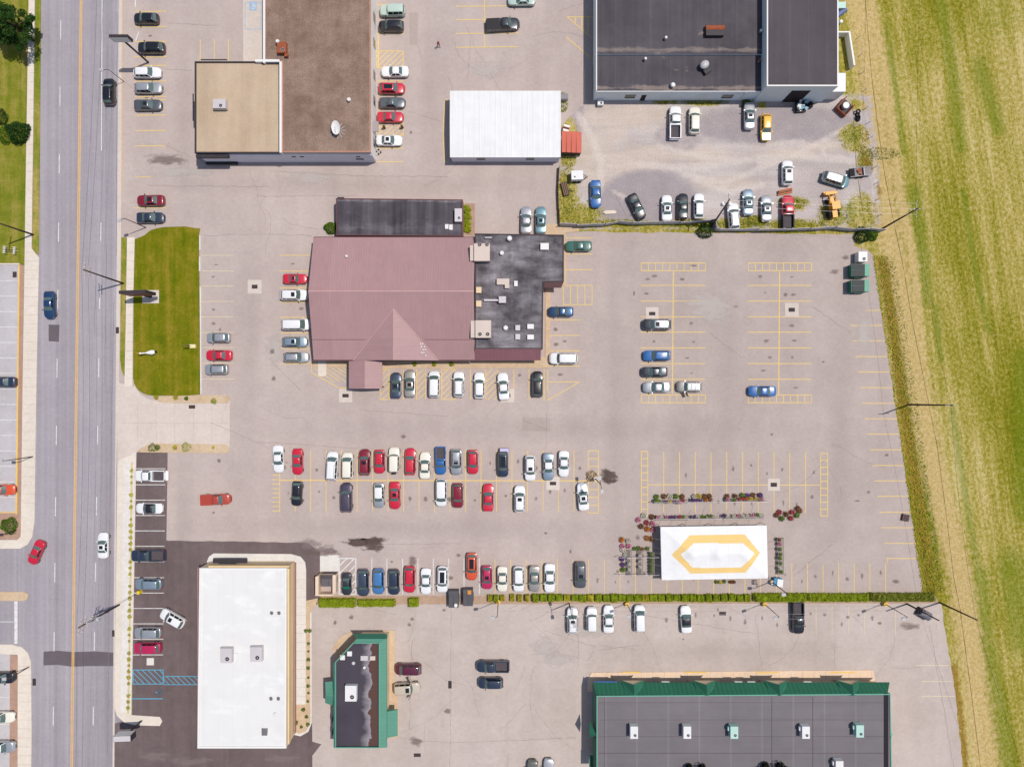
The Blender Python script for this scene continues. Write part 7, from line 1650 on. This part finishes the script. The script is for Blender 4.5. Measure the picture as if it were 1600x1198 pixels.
dumpster(513, 906, 2.2, 2.5, 1.4, 90, 'dark container inside the tan enclosure', simple('container_dark', (88, 78, 82), .7), simple('container_lid', (110, 104, 108), .6))
c = P(1216, 909, .8); o = empty('cooler_cart', (c.x, c.y, 0), R(-6), 'blue cart with white lid beside the lower right tent corner', 'cart'); g = MB(); g.box(-.75, .65, -.65, .65, .25, .9); g.build('cart_body', simple('cart_blue', (70, 150, 196), .5), o); g = MB(); g.box(-.25, .75, -.75, .55, .92, 1.05); g.build('lid', CAP_WHITE, o); g = MB(); WHEELS(1.4, 1.1, .13)(g); g.build('wheels', TYRE, o)
c = P(1416, 809, .5); o = empty('pallet_stack', (c.x, c.y, 0), R(-12), 'dark pallet stack at the right edge of the far lot', 'pallets'); g = MB()
for i in range(3):
    for j in range(5): g.box(-.6, .6, -.55+j*.24, -.4+j*.24, i*.16+.1, i*.16+.13)
    for xx in (-.55, 0, .45): g.box(xx, xx+.1, -.55, .6, i*.16, i*.16+.098)
g.build('boards', simple('pallet', (112, 92, 86), .9), o)
c = P(1446, 960, 1.0); o = empty('barrel_smoker', (c.x, c.y, 0), R(-30), 'dark domed box among the poles at the hedge end', 'box'); g = MB(); g.box(-1.1, 1.1, -.7, .7, .1, .8); g.build('base', DARKMETAL, o); g = MB(); g.loft([[(xx, .65*math.cos(a), .82+.55*math.sin(a)) for a in [math.pi*j/10 for j in range(11)]] for xx in (-.9, 1.0)]); g.build('lid', simple('lid_grey', (118, 114, 124), .5), o, angle=40)
# posts and things at the store wall
for x, y, lb in ((601, 200.5, 'left of two short dark posts in the hatched bay at the store wall'), (629, 200, 'right of two short dark posts in the hatched bay at the store wall')):
    c = P(x, y); o = empty('bollard', (c.x, c.y, 0), 0, lb, 'post'); g = MB(); g.cyl((0, 0), .22, 0, 1.0, 12); g.build('post', simple('bollard_brown', (110, 84, 66)), o); g = MB(); g.ball((0, 0, 1.0), .22, (1, 1, .5), 12, 6); g.build('cap', simple('bollard_brown', (110, 84, 66)), o, smooth=True)
c = P(591.5, 238); o = empty('hand_cart', (c.x, c.y, 0), R(40), 'small white tube framed cart against the lower end of the store wall', 'cart'); g = MB()
for yy in (-.28, .28): g.tube([(-.6, yy, .15), (.5, yy, .2), (.75, yy, 1.0)], .035, 5)
for t in (-.5, 0, .5): g.tube([(t, -.28, .18), (t, .28, .18)], .03, 5)
g.build('frame', CAP_WHITE, o); g = MB(); WHEELS(1.2, .5, .15)(g); g.build('wheels', TYRE, o)
# plant on the lamp island
c = P(925, 744); o = shrub(925, 744, .95, .9, 'sparse dry plant in a pot at the twin headed lamp post', leaf_mat('dry_leaves', [(196, 160, 116), (120, 92, 66), (220, 196, 150), (96, 70, 54)]), 160, leaf=(.08, .22))
# ---------------------------------------------------------------- flower tent and its displays
tz = 2.5
tq = [P(x, y, tz) for x, y in ((1032, 823), (1198, 820.5), (1200, 903), (1034, 906))]   # NW NE SE SW
o = empty('sale_tent', (0, 0, 0), 0, 'big white tent with a yellow hexagon ring on its roof', 'tent')
nu, nv = 150, 76
def tpt(u, v): return (tq[0].lerp(tq[1], u)).lerp(tq[3].lerp(tq[2], u), v)
def th(u, v):
    e = min(v, 1-v)*2; w_ = min(u, 1-u)*2/ .55
    base = min(e, w_, 1.0)
    z = tz+.85*(base*.75+.25*base*base)
    for pu in (.28, .52, .80): z += .28*math.exp(-((u-pu)/.05)**2-((v-.52)/.10)**2)
    return z - .06*math.sin(u*math.pi*5)**2*(1-base)
# ring outline in photo pixels
ro = [(1049, 866), (1077, 835), (1163, 834.5), (1187, 863), (1164, 894), (1079, 895.5)]; ri = [(1062, 865), (1083, 847.5), (1159, 847), (1178, 864), (1157, 885), (1082, 886)]
def inpoly(x, y, pl):
    r = False
    for i in range(len(pl)):
        (x0, y0), (x1, y1) = pl[i-1], pl[i]
        if (y0 > y) != (y1 > y) and x < (x1-x0)*(y-y0)/(y1-y0)+x0: r = not r
    return r
g = MB(); g.v = []
for j in range(nv+1):
    for i in range(nu+1):
        q = tpt(i/nu, j/nv); g.v.append((q.x, q.y, th(i/nu, j/nv)))
for j in range(nv):
    for i in range(nu):
        q = tpt((i+.5)/nu, (j+.5)/nv); px_ = q.x*PM*HC/(HC-tz)+800; py_ = 599-q.y*PM*HC/(HC-tz)
        g.f.append([j*(nu+1)+i, (j+1)*(nu+1)+i, (j+1)*(nu+1)+i+1, j*(nu+1)+i+1]); g.mi.append(1 if inpoly(px_, py_, ro) and not inpoly(px_, py_, ri) else 0)
_b = NB('tent_white'); _p = _b.pos(); _s = _b.n('SeparateXYZ'); _b.l(_p, _s.inputs[0])
_e = _b.math('ABSOLUTE', _b.math('SUBTRACT', _b.math('FRACT', _b.math('DIVIDE', _s.outputs['X'], 3.05)), .5))
_f = _b.math('MULTIPLY', _b.mr(_e, .485, .495, 1.0, .90), _b.mr(_b.noise(_p, .8, 5, .65), .35, .65, .955, 1.0))
TENT = _b.out(_b.gain(col(252, 251, 250), _f), .75, .2, bump=_b.noise(_b.mp(_p, (.5, 2.2, 1)), 1.0, 4, .6), bstr=.55, bdist=.12)
TENTY = simple('tent_yellow', (252, 214, 138), .75, .2, var=.03)
g.build('canopy', [TENT, TENTY], o, smooth=True)
g = MB()
for a_, b_ in zip(tq, tq[1:]+tq[:1]):
    n = 24
    for i in range(n):
        p0, p1 = a_.lerp(b_, i/n), a_.lerp(b_, (i+1)/n); d = .32; m_ = (p0+p1)/2
        g.face([(p0.x, p0.y, tz), (p1.x, p1.y, tz), (p1.x, p1.y, tz-d*.8), (m_.x, m_.y, tz-d), (p0.x, p0.y, tz-d*.8)])
g.build('valance', TENT, o, fix=False)
for a_, b_, n in ((0, 1, 4), (2, 3, 4), (1, 2, 2), (3, 0, 2)):
    for i in range(n):
        q = tq[a_].lerp(tq[b_], i/n); k_ = MB(); k_.tube([(q.x*.998, q.y, 0), (q.x*.998, q.y, tz-.05)], .05, 6); k_.build('leg', STEEL, o)
for i, y in enumerate((843, 858, 865, 871, 884, 898)):
    a_ = P(1028, y); k_ = MB(); t_ = tpt(0, (y-823)/83); k_.tube([t_, (t_.x-(1.6 if i % 2 else 2.8), t_.y, .03)], .02, 4); k_.build('guy_rope', CABLE_W, o)
for y in (853.5, 864.5, 892): 
    k_ = MB(); t_ = tpt(1, (y-823)/83); k_.tube([t_, (t_.x+2.1, t_.y, .03)], .02, 4); k_.build('guy_rope', CABLE_W, o)
for x in (1042, 1060, 1085, 1107, 1130, 1144, 1166, 1185):
    k_ = MB(); t_ = tpt((x-1032)/166, 0); k_.tube([t_, (t_.x, t_.y+random.uniform(1.4, 3.2), .03)], .02, 4); k_.build('guy_rope', CABLE_W, o)
# benches and hanging rails with potted plants
FL = {k: leaf_mat('flowers_'+k, v) for k, v in dict(red=[(196, 40, 66), (226, 84, 110), (120, 30, 40), (96, 110, 40)], pink=[(236, 120, 160), (246, 178, 204), (196, 80, 120), (96, 120, 50)], purple=[(92, 50, 120), (140, 90, 170), (70, 40, 90), (90, 110, 50)],
      white=[(246, 240, 232), (224, 214, 200), (120, 130, 70), (250, 246, 236)], orange=[(230, 140, 50), (206, 110, 50), (140, 90, 40), (120, 120, 40)], green=[(90, 124, 44), (126, 156, 66), (70, 100, 36), (150, 170, 84)], brown=[(130, 84, 60), (170, 112, 80), (90, 58, 46), (110, 110, 60)], yellow=[(244, 208, 70), (226, 180, 50), (120, 130, 40), (250, 226, 120)]).items()}
POT = simple('plant_pot', (92, 66, 56), .7, var=.1)
POTS = {}
def pot(x, y, z, kind, rad, label, group, name='potted_flowers'):
    key = (kind, round(rad, 2)); c = P(x, y, z+.35)
    if key not in POTS:
        o = empty(name, (c.x, c.y, z), 0); rn = random.Random(hash(kind) % 97 if False else sum(map(ord, kind)))
        k_ = MB(); k_.cyl((0, 0), rad*.55, 0, .26, 10, rad*.75); k_.build('pot', POT, o)
        def pt():
            a = rn.uniform(0, 6.28); b_ = math.asin(rn.random()**.8); q = rn.uniform(.75, 1.08); return (rad*q*math.cos(a)*math.cos(b_), rad*q*math.sin(a)*math.cos(b_), .24+rad*.75*q*math.sin(b_))
        k_ = MB(); leaf_quads(k_, 120, pt, rad*.16, rad*.34, rn, .8); k_.build('blooms', FL[kind], o, fix=False); POTS[key] = o
    else:
        o = copy_tree(POTS[key]); o.location = (c.x, c.y, z); o.rotation_euler.z = random.uniform(0, 6)
    return tag(o, label, 'potted plant', group)
def bench(x0, y0, x1, y1, h, label):
    a_, b_ = P(x0, y1), P(x1, y0); o = empty('plant_bench', ((a_.x+b_.x)/2, (a_.y+b_.y)/2, 0), 0, label, 'bench'); w_, d_ = (b_.x-a_.x)/2, (b_.y-a_.y)/2
    k_ = MB(); vert = d_ > w_; n = max(3, int((w_ if vert else d_)*2/.22))
    for i in range(n):
        t = -1+2*(i+.5)/n
        if vert: k_.box(t*w_-.07, t*w_+.07, -d_, d_, h-.04, h)
        else: k_.box(-w_, w_, t*d_-.07, t*d_+.07, h-.04, h)
    k_.build('slats', simple('bench_grey', (150, 138, 130), .8, var=.12), o); k_ = MB()
    for xx in (-w_+.08, w_-.08):
        for yy in (-d_+.08, d_-.08): k_.box(xx-.04, xx+.04, yy-.04, yy+.04, 0, h-.045)
    k_.build('legs', DARKMETAL, o); return o
def rail(x0, y0, x1, y1, h, label):
    """hanging-basket rail on posts"""
    a_, b_ = P(x0, y0, h), P(x1, y1, h); o = empty('basket_rail', ((a_.x+b_.x)/2, (a_.y+b_.y)/2, 0), 0, label, 'rail'); c = o.location; k_ = MB(); k_.tube([a_-c, b_-c], .035, 5); k_.build('bar', CABLE_W, o); n = max(2, int((b_-a_).length/3.2))
    for i in range(n+1): q = a_.lerp(b_, i/n)-c; k_ = MB(); k_.tube([(q.x, q.y, 0), (q.x, q.y, h)], .03, 5); k_.build('post', STEEL, o)
bench(1022, 779, 1073, 786, .6, 'left plant bench of the front display row above the tent'); bench(1080, 778, 1113, 785, .6, 'middle plant bench of the front display row above the tent'); bench(1132, 776, 1192, 783, .6, 'right plant bench of the front display row above the tent')
rail(1022, 785, 1200, 784, 1.9, 'long white rail over the front plant benches'); rail(1022, 811, 1195, 810, 1.9, 'long white rail over the rear plant benches')
bench(1024, 804, 1074, 812, .6, 'left plant bench of the rear display row at the tent edge'); bench(1080, 804, 1116, 811, .6, 'middle plant bench of the rear display row at the tent edge'); bench(1130, 802, 1192, 811, .6, 'right plant bench of the rear display row at the tent edge')
PG = 'potted plants at the flower tent'
def row(spec, where, z, rad):
    for x, y, k in spec: pot(x, y, z, k, rad, f'pot of {dict(green="green plants").get(k, k+" flowers")} {where}', PG)
row([(1026, 776, 'green'), (1038, 775.5, 'brown'), (1047, 775, 'white'), (1056, 775.5, 'green'), (1066, 775.5, 'brown'), (1085, 775.5, 'white'), (1092, 775.5, 'yellow'), (1101, 775.5, 'brown'), (1108.5, 775, 'brown'), (1136.5, 775.5, 'brown'), (1149, 775, 'brown'), (1160, 774, 'green'), (1168, 774, 'purple'), (1177, 773.5, 'brown'), (1188, 773.5, 'purple')], 'in the top line of large pots above the tent', 0, .46)
row([(1025, 782.5, 'green'), (1030, 783, 'green'), (1040, 784, 'purple'), (1047, 784, 'yellow'), (1055, 784, 'purple'), (1062, 785, 'pink'), (1068, 782, 'red'), (1083, 781.5, 'purple'), (1088, 781.5, 'purple'), (1094, 781.5, 'purple'), (1104, 781, 'orange'), (1110, 781, 'brown'), (1137, 780, 'pink'), (1148, 781, 'green'), (1155, 779.5, 'red'), (1161, 779.5, 'red'), (1167, 779, 'orange'), (1174, 779, 'yellow'), (1182, 779, 'yellow'), (1190, 780.5, 'pink')], 'on the front benches above the tent', .6, .32)
row([(1028, 808, 'pink'), (1034, 808, 'white'), (1041, 807.5, 'pink'), (1048, 808, 'purple'), (1054, 807.5, 'purple'), (1062, 807.5, 'red'), (1068, 807, 'green'), (1084, 807.5, 'purple'), (1091, 807, 'white'), (1097, 807, 'green'), (1103, 807, 'green'), (1111, 806, 'green'), (1132, 806, 'purple'), (1137, 805, 'white'), (1147, 806, 'white'), (1154, 805.5, 'pink'), (1161, 805.5, 'white'), (1168, 804.5, 'white'), (1176, 804.5, 'pink'), (1184, 804, 'green'), (1189, 804, 'white')], 'on the rear benches at the tent edge', .6, .32)
row([(1006, 805.5, 'white'), (998, 812, 'pink'), (1019, 807.5, 'brown'), (1011, 816.5, 'red'), (1020, 818, 'pink'), (1002, 822, 'brown'), (1012, 826, 'orange'), (1020.5, 827.5, 'pink'), (1011.5, 840.5, 'orange'), (1018, 842, 'brown')], 'in the loose group left of the tent corner', 0, .48)
row([(1218.5, 800, 'red'), (1229, 803, 'brown'), (1238, 800, 'red'), (1247, 794, 'brown'), (1250, 798, 'brown'), (1245.5, 805, 'green'), (1236, 809.5, 'red'), (1222, 810, 'green'), (1214, 804.5, 'brown')], 'in the loose group on the bay lines right of the tent', 0, .46)
row([(972, 843, 'orange'), (973, 853, 'pink'), (974, 859, 'white'), (972, 873, 'purple'), (973, 882, 'purple'), (973.5, 890, 'green'), (982, 845, 'white'), (982.5, 853, 'pink'), (978, 866, 'white')], 'on the far left display beside the tent', .0, .46)
bench(979, 858, 987, 898, .6, 'first narrow plant bench left of the tent'); bench(996, 858, 1004, 898, .6, 'second narrow plant bench left of the tent'); bench(1014, 861, 1022, 898, .6, 'third narrow plant bench left of the tent, with green plants')
row([(1018, 864+i*5, 'green') for i in range(7)]+[(983, 872+i*9, 'white') for i in range(3)]+[(1000, 868+i*9, 'white') for i in range(3)], 'on the narrow benches left of the tent', .6, .28)
row([(992, 857, 'green'), (998, 856, 'green'), (1004, 858, 'brown'), (1012, 857, 'green')], 'in the dark line above the narrow benches', 0, .36)
rail(968, 871, 1030, 871, 1.9, 'upper white rail across the left plant benches'); rail(968, 898.5, 1030, 898.5, 1.9, 'lower white rail across the left plant benches')
bench(1213, 839, 1223, 896, .6, 'long narrow plant bench right of the tent')
row([(1218, 843, 'brown'), (1219, 850, 'pink'), (1219, 858, 'green'), (1220, 866, 'green'), (1219, 872, 'green'), (1220, 880, 'green'), (1219, 888, 'white'), (1221, 893, 'green')], 'on the narrow bench right of the tent', .6, .32)
row([(1120, 909, 'green'), (1126, 909.5, 'yellow'), (1132, 908.5, 'green'), (1142, 909, 'brown'), (1147, 909, 'brown')], 'in the short line along the lower tent edge', 0, .32)
bench(1176, 905, 1182, 912, .6, 'little dark bench at the lower tent edge')
# ---------------------------------------------------------------- the one walker
def person(px, py, az, label):
    c = P(px, py); o = empty('person', (c.x, c.y, 0), R(az), label, 'person')
    V, E, RD = [], [], []
    def chain(pts, parent=None):
        prev = parent
        for (x, y, z, r_) in pts:
            V.append((x, y, z)); RD.append(r_)
            if prev is not None: E.append((prev, len(V)-1))
            prev = len(V)-1
        return prev
    pel = chain([(0, 0, .95, .135)]); ch = chain([(0, 0, 1.15, .13), (.02, 0, 1.36, .15), (.02, 0, 1.46, .09), (.03, 0, 1.54, .055)], pel); hd = chain([(.04, 0, 1.62, .085), (.045, 0, 1.69, .095), (.04, 0, 1.755, .07)], ch)
    for s_, fx, bx in ((1, .30, 1), (-1, -.28, -1)):
        chain([(0, s_*.09, .90, .10), (fx*.45, s_*.10, .52, .065), (fx*.9-.05, s_*.10, .10, .045), (fx*.9+.12, s_*.11, .045, .04)], pel)
        ax = -fx*.75; e = chain([(.02, s_*.19, 1.40, .06), (ax*.4, s_*.25, 1.13, .045), (ax, s_*.24, .93, .032), (ax+.04, s_*.24, .86, .034)], ch-1)
        for k_ in range(4): q = (k_-1.5)*.02; chain([(ax+.05+q, s_*(.245), .815, .009), (ax+.07+q, s_*.235, .77-.006*abs(k_-1.5), .008)], e)
        chain([(ax+.075, s_*.22, .845, .010), (ax+.10, s_*.20, .82, .009)], e)
    me_ = bpy.data.meshes.new('body'); me_.from_pydata(V, E, []); b_ = link('body', me_, o)
    m = b_.modifiers.new('skin', 'SKIN'); sv = me_.skin_vertices[0].data
    for i, r_ in enumerate(RD): sv[i].radius = (r_, r_)
    sv[0].use_root = True; sb = b_.modifiers.new('sub', 'SUBSURF'); sb.levels = sb.render_levels = 1
    nb = NB('clothed_figure'); sx = nb.n('SeparateXYZ'); tc = nb.n('TexCoord'); nb.l(tc.outputs['Object'], sx.inputs[0])
    cc = nb.ramp(nb.mr(sx.outputs['Z'], 0, 2), [(0, (.03, .03, .03)), (.05, (.04, .05, .09)), (.475, (.04, .05, .09)), (.48, (.55, .03, .07)), (.755, (.55, .03, .07)), (.76, (.50, .30, .22))]); 
    for nd in nb.t.nodes:
        if nd.type == 'VALTORGB': nd.color_ramp.interpolation = 'CONSTANT'
    me_.materials.append(nb.out(cc, .8, .2))
    g = MB(); g.ball((.03, 0, 1.735), .105, (1.05, .95, .8), 14, 8); g.build('hair', simple('dark_hair', (60, 46, 42), .7), o, smooth=True)
    g = MB(); 
    for s_ in (-1, 1): g.ball((.132, s_*.035, 1.68), .014, (1, 1, 1), 8, 5); g.ball((.04, s_*.098, 1.67), .03, (.6, .4, 1), 8, 5)
    g.ball((.148, 0, 1.655), .018, (1, .8, 1.2), 8, 5); g.ball((.135, 0, 1.615), .02, (.5, 1.3, .4), 8, 5); g.build('face', simple('skin', (206, 160, 136), .6), o, smooth=True)
    return o
person(686, 73, -70, 'person in a red top walking across the top middle lot')
bpy.context.view_layer.update()
